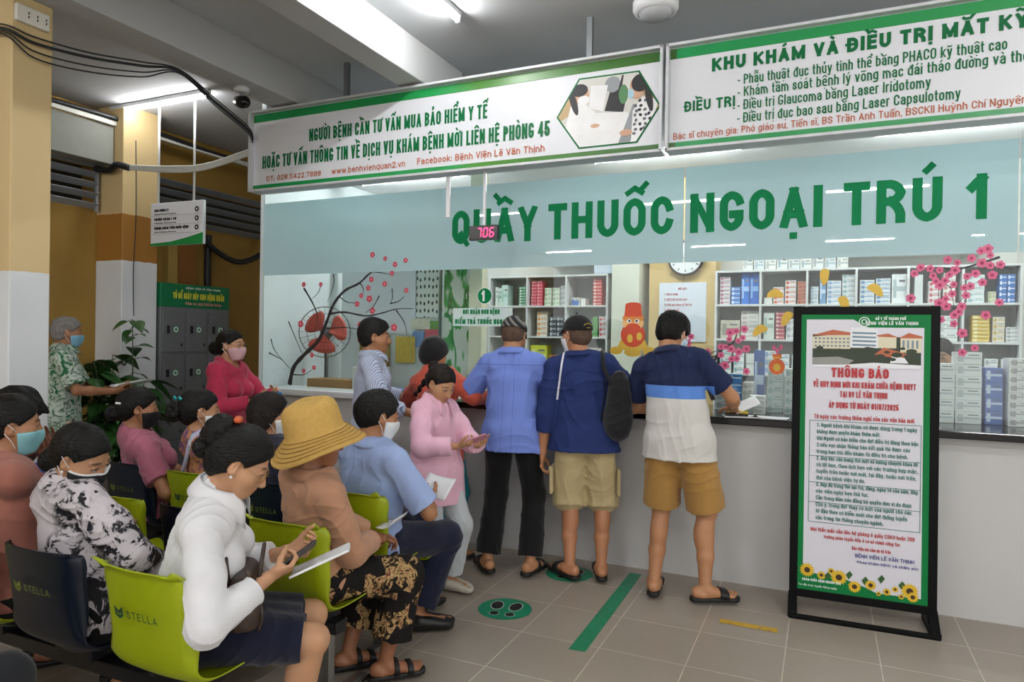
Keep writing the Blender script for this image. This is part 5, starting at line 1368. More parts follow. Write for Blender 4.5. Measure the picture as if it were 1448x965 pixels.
# clock
o = empty('wall_clock', (-1.2, 6.575, 2.33), 0, 'round white wall clock with a black rim on the yellow pillar', 'clock')
Rx = rot(X_, 90)
MB().lathe([(.15, 0), (.15, .03), (.165, .035), (.17, .0)], n=40, R=Rx).done('rim', M('clock_rim', '2c2226', .3), o, smooth=True)
MB().lathe([(.0, .015), (.15, .015)], n=40, R=Rx).done('face', M('clock_face', 'dfe2e4', .4, var=0), o)
m = MB()
for k in range(12):
    a = k*math.pi/6; m.box((.125*math.sin(a), -.0165, .125*math.cos(a)), (.008, .002, .022), rot(Y_, math.degrees(a)))
m.done('hour_mark', M('ink_black', '1b1d20', .5, var=0), o)
MB().bar((0, -.019, -.02), (-.06, -.019, .06), .008, .002).done('hour_hand', M('ink_black', '1b1d20', .5, var=0), o); MB().bar((0, -.021, -.02), (.03, -.021, .105), .006, .002).done('minute_hand', M('ink_black', '1b1d20', .5, var=0), o)
# notice on the pillar
o = MB().box((0, 0, .26), (.44, .008, .56)).done('wall_notice', M('notice_paper', 'd6dde8', .5, var=.02), loc=(-1.23, 6.604, 1.56)); tag(o, 'white paper notice with red print on the yellow pillar', 'notice')
for i, s in enumerate(('NỘI QUY', '1. Bệnh nhân', '2. Giữ trật tự khi chờ', '3. Chờ gọi đúng số thứ tự', '4. Nhận thuốc', '5. Kiểm tra lại thuốc')): letter('lettering', s, M('print_red', 'b3272d', .5, var=0), (-.17 if i else -.04, -.0045, .47-.05*i), X_, Z_, .022, None, .15, 1, 'l', o)
# left corner of the pharmacy: sheets, board, painted screen, fan, cartons
def panelthing(name, x0, x1, y, z0, z1, mat, label, cat, rz=0): return tag(MB().box(((x0+x1)/2, y, (z0+z1)/2), (x1-x0, .012, z1-z0)).done(name, mat), label, cat)
S(MB().box((-3.75, 5.6, 1.3), (1.3, .06, 2.6)).done('wall_partition_inner', M('partition_white', 'cfd8da', .6, var=.03)))
panelthing('paper_sheet', -4.25, -3.53, 5.563, 1.58, 2.33, M('sheet_white', 'd3d9e0', .6, var=.03), 'large white sheet hanging behind the man in the striped shirt', 'sheet')
def dotmat():
    t = NT('droplet_print'); v = t.n('ShaderNodeTexVoronoi', Scale=15., voronoi_dimensions='2D'); t.set(v.inputs['Vector'], t.vec((1.5, 1, .9), rot=(math.pi/2, 0, 0))); v.inputs['Randomness'].default_value = .25
    t.base(t.mix(t.math('LESS_THAN', v.outputs['Distance'], .24), 'd6dbd8', '24423a'), .6); return t.mat
panelthing('patterned_board', -3.52, -3.17, 5.563, 1.73, 2.33, dotmat(), 'white board with dark droplet pattern left of the bamboo screen', 'board')
def scrmat():
    t = NT('bamboo_print'); x, y, z = t.xyz(); w = t.noise(1, 2, .45, 1.4, t.vec((9, 1, 3.2), rot=(0, .35, 0)))
    t.base(t.ramp(w, [(.0, 'c6cdc6'), (.47, 'c2cbc0'), (.5, '3f9a4c'), (.58, '2c7a3c'), (.64, '1f5a2c'), (.66, 'c3ccc2')]), .6); return t.mat
panelthing('bamboo_screen', -3.02, -2.76, 5.22, 0, 2.3, scrmat(), 'screen printed with green bamboo left of the cream post', 'screen')
o = MB().tube([(-3.05, 5.2, 0), (-3.05, 5.2, 2.3)], .016, 10).done('bamboo_pole', M('pole_green', '4a5a4e', .5), smooth=True); tag(o, 'dark green pole at the left edge of the bamboo screen', 'pole')
for i, (x0, x1, z0, z1, c, l) in enumerate(((-3.4, -3.2, 1.62, 1.72, 'd6d2c0', 'cream leaflet below the droplet board'), (-3.38, -3.26, 1.45, 1.6, '6f8fc0', 'blue leaflet below the droplet board'), (-3.25, -3.12, 1.5, 1.62, 'c85a68', 'red leaflet below the droplet board'), (-3.2, -3.1, 1.62, 1.7, '6a9a4a', 'green leaflet below the droplet board'), (-3.95, -3.62, 1.2, 1.56, '8a7a3a', 'mustard cloth panel left of the striped shirt'), (-3.55, -3.35, 1.3, 1.55, 'c2a94a', 'yellow printed sheet behind the striped shirt'))):
    panelthing('leaflet' if i < 4 else 'cloth_panel', x0*1.05, x1*1.05, 5.55 if i < 4 else 5.536, z0, z1, M('leaf%d' % i, c, .6, var=.15, scale=18), l, 'leaflet' if i < 4 else 'panel')
tag(MB().box((-4.0, 5.0, 1.12), (.5, .2, .08), bev=.004).done('cardboard_box', M('cardboard', '8d6d48', .8)), 'flat brown cardboard box behind the left glass under the fan', 'box')
tag(MB().box((-3.62, 5.0, 1.18), (.26, .2, .2), bev=.004).done('white_crate', M('crate_white', 'd0d3d2', .6)), 'white box behind the glass left of the striped shirt', 'box')
tag(MB().box((-3.3, 4.95, 1.26), (.24, .12, .02), bev=.002).done('paper_stack', M('paper_blue', '4f78b0', .6)), 'blue folder pile behind the striped shirt', 'folder')
o = bpy.data.objects['paper_stack']; o.location.z = 1.085
o = empty('pedestal_fan', (-4.28, 5.2, 0), .5, 'pedestal fan with red blades behind the blossom tree sticker', 'fan')
fk = M('fan_black', '1a1a1d', .4)
MB().lathe([(.0, .04), (.16, .035), (.18, .0)], n=28).done('base', fk, o, smooth=True); MB().tube([(0, 0, .03), (0, 0, 1.45)], .018, 10).done('pole', fk, o, smooth=True)
MB().tube([(0, .08, 1.58), (0, -.04, 1.58)], .055, 16).done('motor', M('fan_grey', '5d6468', .4), o, smooth=True); MB().tube([(0, .02, 1.42), (0, .02, 1.56)], .025, 10).done('neck', fk, o, smooth=True)
m = MB()
for r in (.235, .17, .1): m.tube([(r*math.cos(t), -.1+.03*(r < .2), 1.58+r*math.sin(t)) for t in np.linspace(0, 6.2832, 33)], .004 if r > .2 else .002, 6, cap=False)
for k in range(24):
    t = k*math.pi/12; m.tube([(.235*math.cos(t), -.1, 1.58+.235*math.sin(t)), (.1*math.cos(t), -.12, 1.58+.1*math.sin(t)), (.03*math.cos(t), -.125, 1.58+.03*math.sin(t))], .0014, 5)
m.done('guard', fk, o, smooth=True)
for k in range(3):
    a = k*2.094+.3; m = MB(); rows = []
    for r in np.linspace(.03, .2, 8):
        wd_ = .35+.45*math.sin((r-.03)/.17*2.4); rows.append([(r*math.cos(a+s*wd_), -.06+.03*s, 1.58+r*math.sin(a+s*wd_)) for s in np.linspace(-1, 1, 7)])
    m.grid(rows).done('blade', M('fan_red', 'b8483f', .4), o, smooth=True, solid=.002)
# ================================================================= hall furniture
def locker():
    o = empty('storage_locker', (-5.9, 4.97, 0), 0, 'grey metal storage locker with a green header by the far column', 'locker')
    gm = M('locker_grey', '6f7274', .45, .2); L, D, Ht = .82, .36, 1.8
    MB().box((0, 0, Ht/2+.03), (D, L, Ht-.06), bev=.004).done('body', gm, o); MB().box((0, 0, .03), (D-.06, L-.06, .06)).done('plinth', M('locker_dark', '33363a', .5), o)
    h = MB().box((.0, 0, Ht+.115), (D, L, .23), bev=.003).done('header', M('header_green', '0f6e44', .4, var=.04), o)
    yl = M('letter_yellow', 'd8d23a', .5, var=0); pw_ = M('letter_pale', 'd8dcd6', .5, var=0)
    letter('lettering', 'TỦ ĐỂ GIÀY DÉP CHO BỆNH NHÂN', yl, (D/2, .03, Ht+.085), Y_, Z_, .06, .62, .22, .8, 'c', h); letter('lettering', 'BỆNH VIỆN LÊ VĂN THỊNH', pw_, (D/2, .08, Ht+.185), Y_, Z_, .018, .42, .2, 1, 'c', h)
    letter('lettering', 'Cảm ơn quý khách hàng', M('letter_rose', 'c8857a', .5, var=0), (D/2, .08, Ht+.03), Y_, Z_, .028, .44, .24, 1, 'c', h)
    for r in range(4):
        for c in range(3):
            y = -L/2+.14+c*.268; z = Ht-.235-r*.42; w, hh = .25, .395
            d = MB().box((D/2+.005, y, z), (.012, w, hh), bev=.003).done('door', gm, o)
            MB().box((D/2+.016, y-.07, z+.02), (.014, .028, .075), bev=.004).done('handle', M('handle_black', '131416', .35), d)
            m = MB()
            for rr, mi, xx in ((.036, 0, .0125), (.028, 1, .013), (.014, 0, .0135)): m.add([(D/2+xx, y+.02+rr*math.cos(t), z+.02+rr*1.0*math.sin(t)) for t in np.linspace(0, 6.2832, 25)[:-1]], [tuple(range(24))], mi)
            m.done('round_label', [M('label_green', '1c7d5c', .5, var=0), pw_], d, solid='flat')
            MB().box((D/2+.013, y+.085, z-.13), (.004, .022, .03)).done('card_slot', M('locker_dark', '33363a', .5), d)
locker()
# potted plant
def plant(x, y):
    o = empty('potted_plant', (x, y, 0), 0, 'tall dark green potted plant between the camouflage shirt man and the far column', 'plant')
    MB().lathe([(.12, 0), (.14, .02), (.18, .3), (.19, .33), (.17, .33), (.165, .3)], n=28).done('pot', M('pot_grey', '77736c', .7), o, smooth=True); MB().lathe([(0, .29), (.165, .29)], n=28).done('soil', M('soil', '2f241b', .95), o)
    rs = np.random.RandomState(5); stm, lf = MB(), MB()
    for s in range(9):
        a = rs.uniform(0, 6.28); top = V(.17*math.cos(a), .24*math.sin(a), rs.uniform(.85, 1.42) if s else 1.66)*(V(.4, .4, 1) if s == 0 else 1)
        pts = spline([V(.04*math.cos(a), .04*math.sin(a), .28), V(.08*math.cos(a), .1*math.sin(a), .7), top], 10); stm.tube(pts, [.012-.009*i/len(pts) for i in range(len(pts))], 6)
        for i in range(7, len(pts)):
            for q in range(2):
                p = pts[i]; b = rs.uniform(0, 6.28); el = rs.uniform(-.7, .35); d = V(math.cos(b)*math.cos(el), math.sin(b)*math.cos(el), math.sin(el)); L = rs.uniform(.13, .24)*(.75 if s == 0 else 1); sd = nrm(np.cross(d, Z_)+V(0, 0, rs.uniform(-.3, .3))); nn = np.cross(sd, d)
                st_ = p+d*.05; stm.tube([p, st_], .003, 5, cap=False); rows = []
                for t in np.linspace(0, 1, 7):
                    wv = L*.38*math.sin(math.pi*min(1, t*.93+.07)**.7)*(1-.15*t); c = st_+d*L*t-Z_*L*.35*t*t
                    rows.append([c+sd*wv*u+nn*(.18*abs(u)*wv) for u in (-1, -.5, 0, .5, 1)])
                lf.grid(rows)
    stm.done('stem', M('stem_green', '3c4a24', .6), o, smooth=True)
    t = NT('leaf_green'); t.base(t.mix(t.noise(9, 4, .6), '1c3a1d', '3a6a2c'), .38); lf.done('foliage', t.mat, o, smooth=True)
plant(-5.47, 3.98)
# ---- beam seating
lime, navy = M('plastic_lime', '97a60c', .38, var=.03, spec=.5), M('plastic_navy', '0a1526', .35, var=.08)
PROF = [(.225, .375), (.245, .405), (.235, .432), (.19, .442), (.08, .43), (-.04, .424), (-.11, .432), (-.155, .462), (-.178, .52), (-.195, .60), (-.212, .69), (-.228, .775), (-.238, .805), (-.252, .812)]
def shell(name, mat, o, x):
    P = spline([V(0, y, z) for y, z in PROF], 3); n = len(P); rows = []
    for i, p in enumerate(P):
        f = i/(n-1); row = []
        tz = max(0, (p[2]-.47)/.34); hw = .21-.012*math.sin(f*3.1)
        if f > .8: hw = .21-.05*((f-.8)/.2)**2.2
        if f < .12: hw = .21-.035*((.12-f)/.12)**2
        for u in np.linspace(-1, 1, 25):
            q = p.copy(); e = max(0, (abs(u)-.78)/.22); q[0] = x+u*hw
            q[1] += .030*tz*u*u+.028*min(1, tz*3)*e**1.6*(1 if f < .93 else .5); q[2] += (.012*u*u*(1-min(1, tz*4))+.016*e**1.5*(1-min(1, tz*4)))-.016*max(0, (f-.85)/.15)*u**4
            if f < .15: q[2] -= .012*e
            row.append(q)
        rows.append(row)
    m = MB().grid(rows); s = m.done(name, mat, o, smooth=True, solid=.005)
    return s
def stella(seat, x, mat):
    ez = nrm(V(0, -.018, .1)); O = V(x, -.2225, .655)
    n = nrm(V(0, -1, -.18))
    letter('lettering', 'STELLA', mat, O+V(-.035, 0, 0), X_, ez, .026, None, .13, 1.35, 'l', seat, .004, gap=.2)
    m = MB(); B = lambda a, b: O+X_*(a-.07)+ez*b+n*.004
    for pts in ([(-.018, .036), (0, .02), (0, .008), (-.018, .02)], [(.018, .036), (0, .02), (0, .008), (.018, .02)], [(-.018, .02), (-.008, .012), (-.008, -.004), (-.018, .004)], [(.018, .02), (.008, .012), (.008, -.004), (.018, .004)], [(-.012, .004), (0, -.01), (.012, .004), (0, .008)]): m.add([B(*p) for p in pts], [(0,1,2,3)])
    m.done('emblem', mat, seat, solid='flat')
steel, bkm = M('bench_steel', '8c8b88', .32, .75, var=.15), M('bench_black', '15161a', .4)
def bench(y, xs, cols, label):
    cx = (xs[0]+xs[-1])/2; o = empty('waiting_bench', (cx, y, 0), 0, label, 'bench', None); L = xs[0]-xs[-1]
    MB().box((0, -.02, .345), (L+.3, .07, .05), bev=.004).done('beam', bkm, o)
    for s in (1, -1):
        x = s*(L/2+.07)
        l = MB().box((x, -.02, .165), (.065, .04, .33), bev=.003).done('leg', steel, o)
        MB().box((x, .0, .016), (.05, .48, .032), bev=.004).done('foot_bar', steel, l)
        m = MB(); m.box((x, .22, .008), (.055, .04, .016), bev=.003); m.box((x, -.22, .008), (.055, .04, .016), bev=.003); m.done('foot_pad', bkm, l)
    for i, x in enumerate(xs):
        c = cols[i]; s = shell('seat', lime if c == 'l' else navy, o, x-cx); s['label'] = 'lime green plastic seat' if c == 'l' else 'navy blue plastic seat'
        stella(s, x-cx, M('stella_dark', '17402f', .5, var=0) if c == 'l' else M('stella_olive', '6f7c2a', .5, var=0))
        m = MB(); m.box((x-cx, -.02, .39), (.2, .12, .04), bev=.003)
        m.done('bracket', bkm, s)
bench(1.695, (-1.94, -2.46, -2.98, -3.50), 'lnln', 'nearest waiting bench of lime and navy seats, its end seat under the white blouse')
bench(2.325, (-1.95, -2.47, -2.99, -3.51), 'lnln', 'second waiting bench, its end seat under the woman in the straw coloured hat')
bench(2.865, (-2.05, -2.57, -3.09, -3.61), 'lnln', 'third waiting bench, its end seat under the man in the light blue shirt')
bench(.86, (-2.4, -2.92), 'nl', 'bench behind the nearest one, its dark clad sitter showing only knees')
# ---- ceiling fittings and cables
o = empty('dome_light', (-.95, 4.1, 3.47), 0, 'round white dome fitting on the ceiling above the right signboard', 'ceiling fitting')
MB().lathe([(0, .0), (.05, .002), (.09, .015), (.105, .04), (.11, .06)], n=36).done('lens_cover', M('dome_grey', 'b9bcc0', .25), o, smooth=True)
MB().lathe([(.105, .035), (.125, .04), (.135, .06), (.135, .1), (.12, .13), (0, .13)], n=36).done('housing', M('dome_white', 'dcdee0', .4, var=.02), o, smooth=True)
o = empty('security_camera', (-3.86, 3.72, 3.332), 0, 'black security camera hanging under the wide ceiling beam', 'camera')
MB().lathe([(0, -.0), (.05, 0), (.055, -.012), (.05, -.03), (0, -.035)], n=24).done('mount', M('cctv_white', 'c9cbcc', .4), o, smooth=True)
MB().tube([(0, 0, -.03), (.01, -.02, -.08), (.03, -.03, -.1)], .012, 10).done('arm', M('cctv_grey', '8a8c8e', .4), o, smooth=True)
MB().tube([(-.05, .02, -.09), (.02, -.02, -.115), (.09, -.06, -.135)], [.04, .044, .042], 18).done('body', M('cctv_black', '17181a', .35), o, smooth=True)
MB().tube([(.085, -.057, -.133), (.1, -.066, -.138)], .034, 18).done('lens', M('cctv_lens', '050507', .05, var=0), o, smooth=True)
o = empty('socket_box', (-3.885, 2.29, 3.18), math.pi/2, 'white double socket box near the top of the yellow column', 'socket')
MB().box((0, 0, .045), (.17, .03, .09), bev=.006).done('casing', M('socket_white', 'd3d0c4', .4), o)
m = MB()
for x in (-.045, .0, .045):
    for z in (.035, .055): m.box((x+.02, -.0155, z), (.006, .002, .012))
m.done('slots', M('ink_black', '1b1d20', .5, var=0), o)
cb = M('cable_black', '17181b', .5)
def cable(pts, r, mat, label, name='cable', n=10): return tag(MB().tube(spline(pts, n), r, 8).done(name, mat, smooth=True), label, 'cable')
for i, (dz, sg) in enumerate(((0, 0), (-.015, -.03), (-.03, -.05), (.02, .012))):
    cable([(-4.7, 2.16, 3.32+dz), (-4.3, 2.17, 3.2+dz), (-3.915, 2.165, 3.123+dz), (-3.87, 2.3, 3.09+dz+sg), (-3.87, 2.59, 3.125+dz*.6+sg*1.3), (-3.87, 2.93, 3.2+dz*.6+sg), (-3.87, 3.2, 3.265+dz*.5), (-3.99, 3.6, 3.21+dz), (-4.1, 4.02, 3.14+dz), (-4.19, 4.16, 3.1+dz)], .0045 if i else .008, cb, ('thickest black cable sagging from the near column to the signboard', 'black cable sagging just under the thickest one at upper left', 'lowest black cable sagging at upper left', 'topmost thin black cable at upper left')[i])
cable([(-5.85, 1.6, 3.5), (-5.85, 3.2, 3.46), (-5.84, 4.2, 3.47), (-5.86, 5.4, 3.44), (-5.9, 6.6, 3.46)], .022, cb, 'thick dark cable run along the top of the left wall')
tag(MB().box((-5.86, 3.9, 3.43), (.035, 4.6, .045), bev=.004).done('cable_duct', M('duct_white', 'cfcfc6', .5)), 'white cable duct along the beam on the left wall', 'duct')
for i in range(4): cable([(-5.7, 4.12, 3.0+.012*i), (-5.5, 4.15, 2.98+.01*i), (-5.1, 4.16, 2.93+.014*i), (-4.75, 4.19, 2.93+.012*i), (-4.3, 4.24, 3.02+.012*i)], .011, M('cable_pale', 'b9bab4', .6), ('lowest', 'second lowest', 'second highest', 'highest')[i]+' pale cable of the bundle sagging behind the hanging sign')
cable([(-6.0, 4.1, 3.02), (-5.85, 4.12, 3.0), (-5.72, 4.1, 3.03), (-5.6, 4.13, 3.0)], .03, cb, 'lump of black cable tied at the top of the far column', 'cable_bundle')
cable([(-5.748, 4.3, 3.3), (-5.748, 4.31, 2.6), (-5.746, 4.29, 2.1), (-5.748, 4.3, 1.7)], .004, cb, 'thin black wire hanging down the far column')
cable([(-6.0, 5.25, 2.7), (-5.95, 5.3, 2.5), (-5.95, 5.7, 2.35), (-5.98, 6.1, 2.5), (-6.02, 6.2, 2.75)], .03, cb, 'thick black hose looping below the louvre behind the hanging sign', 'hose')
cable([(-6.0, 5.35, 2.6), (-6.02, 5.36, 2.2), (-6.02, 5.37, 1.9)], .035, cb, 'vertical black pipe above the locker', 'pipe')
# ================================================================= people
HB = hairm('hair_black', (.045, .04, .038)); HB2 = hairm('hair_brown_black', (.085, .06, .05)); HG = hairm('hair_grey', (.42, .41, .4), .5); HS = hairm('hair_stubble', (.30, .24, .20), .7)
RUB = M('rubber_black', '121212', .5, var=.1)
POS = {}
def chk(n, p): POS[n] = (p, )
def pat(name, fn, rough=.85):
    if name in _MC: return _MC[name]
    t = NT(name); t.base(fn(t), rough, 0, .25); t.bump(t.math('MULTIPLY_ADD', t.noise(18, 4, .55, .6), 6., t.noise(900, 2)), .12, .0025); _MC[name] = t.mat; return t.mat
def phone(P, i, label, off=.095, nn=.022, tilt=0, c='16171b', case=None, sz=(.072, .15), rzz=0):
    W, d, n = P.Wr[i], P.hd[i], P.hn[i]; th = np.cross(d, n) if i == 0 else np.cross(n, d)
    R = P.Rw@np.stack([th, d, n], 1)@rot(X_, tilt)@rot(Z_, rzz); c0 = P.world(W+d*off+n*nn)
    o = bpy.data.objects.new('mobile_phone', None); COL.objects.link(o); o.matrix_world = mathutils.Matrix.Translation(c0)@mathutils.Matrix(R.tolist()).to_4x4(); tag(o, label, 'phone')
    MB().box((0, 0, 0), (sz[0], sz[1], .009), bev=.004).done('case', M('phone_case_'+(case or c), case or c, .35), o); MB().box((0, 0, .0047), (sz[0]*.92, sz[1]*.94, .0008)).done('screen', M('phone_screen', '30343c', .08, var=0), o); return o
def paper(c0, R, w, h, label, curl=.0, col='e4e5e8', name='paper_sheet', t=.0012):
    m = MB(); rows = [[(w*(u-.5), h*(v_-.5), curl*((u-.5)**2*4+(v_-.5)*.6)) for u in np.linspace(0, 1, 9)] for v_ in np.linspace(0, 1, 7)]
    o = m.grid(rows).done(name, M('paper_'+col, col, .7, var=.02), solid=t, loc=(0, 0, 0), smooth=True); o.matrix_world = mathutils.Matrix.Translation(A(c0, float))@mathutils.Matrix(A(R).tolist()).to_4x4(); return tag(o, label, 'paper')
def RR(ex, ez):
    ex = nrm(ex); ez = nrm(A(ez)-ex*(A(ez)@ex)); return np.stack([ex, np.cross(ez, ex), ez], 1)
LEGS = lambda: [dict(an=(.1, .36, .085)), dict(an=(-.1, .38, .085))]

# --- standing at the counter ------------------------------------------------
def p15():
    P = Person('man in a light blue short-sleeved shirt and black trousers at the counter', (-1.88, 4.18), -6, 1.73, head=(-4, 22, 0), hw=(-1.915, 4.25), h=.006,
               arms=[dict(t=(.2, .3, 1.13), hint=(1, -.6, -.6), n=(0, 0, -1), curl=15), dict(t=(-.22, .3, 1.13), hint=(-1, -.6, -.6), n=(0, 0, -1), curl=15)],
               legs=[dict(an=(.15, -.06, .1), yaw=12), dict(an=(-.13, -.1, .1), yaw=-38)], tone='b98560')
    P.shirt(pat('shirt_sky_blue', lambda t: t.mix(t.math('MAXIMUM', t.math('LESS_THAN', t.math('ABSOLUTE', t.math('SUBTRACT', t.xyz()[2], 1.375)), .0022), t.math('MULTIPLY', t.math('LESS_THAN', t.math('ABSOLUTE', t.math('ADD', t.math('ABSOLUTE', t.xyz()[0]), -.035)), .0014), t.math('LESS_THAN', t.xyz()[2], 1.375))), t.mix(t.noise(7, 4), '6a80c8', '788ed6'), '5468ae')), sleeve=.78, hem=.12, loose=.016, collar=.03, hemr=.012, amp=.008, seed=11); P.pants(cloth('trousers_black', '0b0b0d'), upto=1.93, flare=.025, seed=12); P.sandals(RUB, 'strap')
    P.hair(HS, 'crop', o=.004, amp=.001); P.cap(pat('cap_plaid', lambda t: t.ramp(t.math('FRACT', t.math('MULTIPLY', t.math('ADD', t.xyz()[0], t.xyz()[2]), 22.)), [(0, '2a2a2c'), (.45, '8f8d88'), (.55, '3c3c3e'), (1, '1e1e20')])), tilt=4)
    return P
def p16():
    P = Person('man in a navy pullover, black cap and beige cargo shorts carrying a backpack', (-1.40, 4.24), -16, 1.73, head=(-42, 6, 0), hw=(-1.465, 4.24), twist=4, h=.006,
               arms=[dict(t=(.2, .3, 1.13), hint=(1, -.4, -.8), n=(0, 0, -1), curl=20), dict(t=(-.27, -.0, .80), hint=(-.5, -1, 0), n=(1, 0, 0), curl=(28, 34, 38, 42))],
               legs=[dict(an=(.12, -.0, .1), yaw=-5), dict(an=(-.08, -.02, .1), yaw=-42)], tone='b8805c')
    def pipe(t):
        x, y, z = t.xyz(); ax = t.math('MULTIPLY', x, -1.)
        m = t.math('MULTIPLY', t.math('LESS_THAN', t.math('ABSOLUTE', t.math('SUBTRACT', ax, t.math('MULTIPLY_ADD', z, -.12, .315))), .006), t.math('GREATER_THAN', z, 1.16))
        return t.mix(m, t.mix(t.noise(7, 4), '1d2a55', '243468'), 'd5d7de')
    P.shirt(pat('pullover_navy', pipe), sleeve=1.45, hem=.09, loose=.016, hemr=.022, amp=.008, seed=21, neck=.06, collar=.022)
    sh = P.pants(cloth('shorts_beige', 'b9a87e'), 'shorts', 1.13, flare=.05, o=.012, knee_o=.034, seed=22, amp=.008)
    m = MB(); c = P.hip[1]*.3+P.kn[1]*.7+V(-.105, -.02, 0); m.box(c, (.02, .15, .17), rot(Z_, -8), bev=.008); m.box(c+V(-.006, 0, .075), (.02, .155, .035), rot(Z_, -8), bev=.008); m.done('cargo_pocket', cloth('shorts_beige', 'b9a87e'), sh, smooth=True)
    m = MB(); c = P.hip[0]*.3+P.kn[0]*.7+V(.105, -.02, 0); m.box(c, (.02, .15, .17), rot(Z_, 8), bev=.008); m.done('cargo_pocket', cloth('shorts_beige', 'b9a87e'), sh, smooth=True)
    P.sandals(RUB, 'slide'); P.hair(HS, 'crop', o=.004, amp=.001); cp = P.cap(cloth('cap_black', '141416'), tilt=6)
    e = MB(); R = P.HR
    e.tube([P.hp(.03*math.cos(t)*1.0, -.1285+.012*abs(math.cos(t)), .052+.014*math.sin(t)) for t in np.linspace(0, 6.28, 17)], .003, 6, cap=False); e.done('cap_emblem', M('emblem_gold', 'b59a3a', .5), cp, smooth=True)
    P.mask(M('mask_white', 'dfe3e6', .7, var=.02))
    # black backpack on the right shoulder
    o = empty('backpack', tuple(P.world(V(.215, -.10, .95))), math.radians(-50), 'black backpack hanging on the right shoulder of the navy pullover man', 'backpack')
    bk = cloth('backpack_black', '17171a'); f = Uni(.05, Grp(.06, Ell((0, 0, .13), (.125, .075, .16)), Ell((0, -.0, .28), (.10, .06, .13)), Ell((0, -.02, .08), (.11, .07, .09))))
    sdf_obj('bag', Off(f, folds(4, 40, .006)), .006, bk, o)
    bl = lambda l: rot(Z_, 50)@(P.world(A(l))-P.world(V(.215, -.10, .95)))
    S0 = P.S[0]; MB().tube(spline([bl(q) for q in (V(.19, -.13, 1.24), S0+V(-.01, -.10, -.03), S0+V(-.02, -.055, .055), S0+V(-.025, .02, .075), S0+V(-.02, .085, .03), S0+V(.0, .11, -.1))], 6), .013, 8).done('shoulder_strap', bk, o, smooth=True); MB().tube(spline([(.05, -.11, .36), (.0, -.105, .2), (-.05, -.1, .05)], 6), .004, 6).done('zip', M('zip_dark', '050506', .4), o, smooth=True)
    return P
def p17():
    P = Person('man in a navy, blue and white polo shirt and tan shorts at the counter', (-.78, 4.16), 4, 1.77, head=(20, 30, 0), hw=(-.845, 4.24), twist=4, h=.006,
               arms=[dict(t=(.24, .38, 1.13), hint=(1, -.5, -.7), n=(-.4, 0, -1), curl=(35, 40, 45, 50)), dict(t=(-.17, .34, 1.13), hint=(-1, -.7, -.5), n=(0, 0, -1), curl=20)],
               legs=[dict(an=(.16, .02, .1), yaw=58), dict(an=(-.14, .0, .1), yaw=-12)], tone='bb8660')
    def polo(t):
        x, y, z = t.xyz(); n = t.noise(6, 4)
        c = t.mix(t.math('GREATER_THAN', z, 1.21), t.mix(n, 'd0cec9', 'c2c0bb'), '5a86d0'); return t.mix(t.math('MAXIMUM', t.math('GREATER_THAN', z, 1.285), t.math('MULTIPLY', t.math('GREATER_THAN', t.math('ABSOLUTE', x), .198), t.math('GREATER_THAN', z, 1.06))), c, t.mix(n, '18213f', '1f2a4c'))
    P.shirt(pat('polo_blocks', polo), sleeve=.72, hem=.10, loose=.018, collar=.028, cmat=cloth('polo_navy', '1b2545'), hemr=.012, seed=31, amp=.007)
    P.pants(cloth('shorts_tan', 'a37c42'), 'shorts', .93, flare=.03, o=.016, seed=32, amp=.007); P.sandals(RUB, 'slide'); P.hair(HB, 'short', o=.019, top=.012, amp=.006); P.mask(M('mask_pale_blue', 'b9d3e2', .7))
    o = MB().box((0, 0, 0), (.16, .1, .0015)).done('paper_sheet', M('paper', 'e2e3e4', .7, var=.02), loc=tuple(P.world(V(.30, .46, 1.15)))); o.rotation_euler = (.5, -.45, .3); tag(o, 'white slip held by the man in the colour block polo', 'paper')
    return P
def p12():
    P = Person('man with moustache in a white blue-striped shirt leaning on the sill', (-2.88, 3.98), 58, 1.69, head=(0, 4, 0), hw=(-2.87, 4.0), h=.006,
               arms=[dict(t=(.16, .3, 1.02), hint=(1, -.8, -.4), n=(0, 0, -1)), dict(t=(-.28, .3, 1.08), hint=(-.8, -.6, -.5), n=(0, 0, -1))], legs=[dict(an=(.1, 0, .09)), dict(an=(-.1, -.05, .09))], tone='b07c58')
    def strp(t):
        x, y, z = t.xyz(); w = t.noise(3, 3); f = t.math('FRACT', t.math('MULTIPLY', t.math('ADD', t.math('ADD', x, t.math('MULTIPLY', y, .9)), t.math('MULTIPLY', w, .03)), 62.)); return t.mix(t.math('LESS_THAN', f, .3), 'bcc3d2', '6f80ac')
    P.shirt(pat('shirt_striped', strp), sleeve=1.6, hem=.1, loose=.014, collar=.03, seed=41); P.pants(cloth('trousers_charcoal', '1a1a20'), seed=42); P.sandals(RUB, 'shoe'); P.hair(HB, 'short', o=.017, top=.01, amp=.005)
    P.add('moustache', Int(.003, Grp(.01, *P.headp(.0045)), Grp(.004, Ell(P.hp(0, .095, -.041), V(.024, .02, .0055), P.HR))), HB, h=.003)
    return P
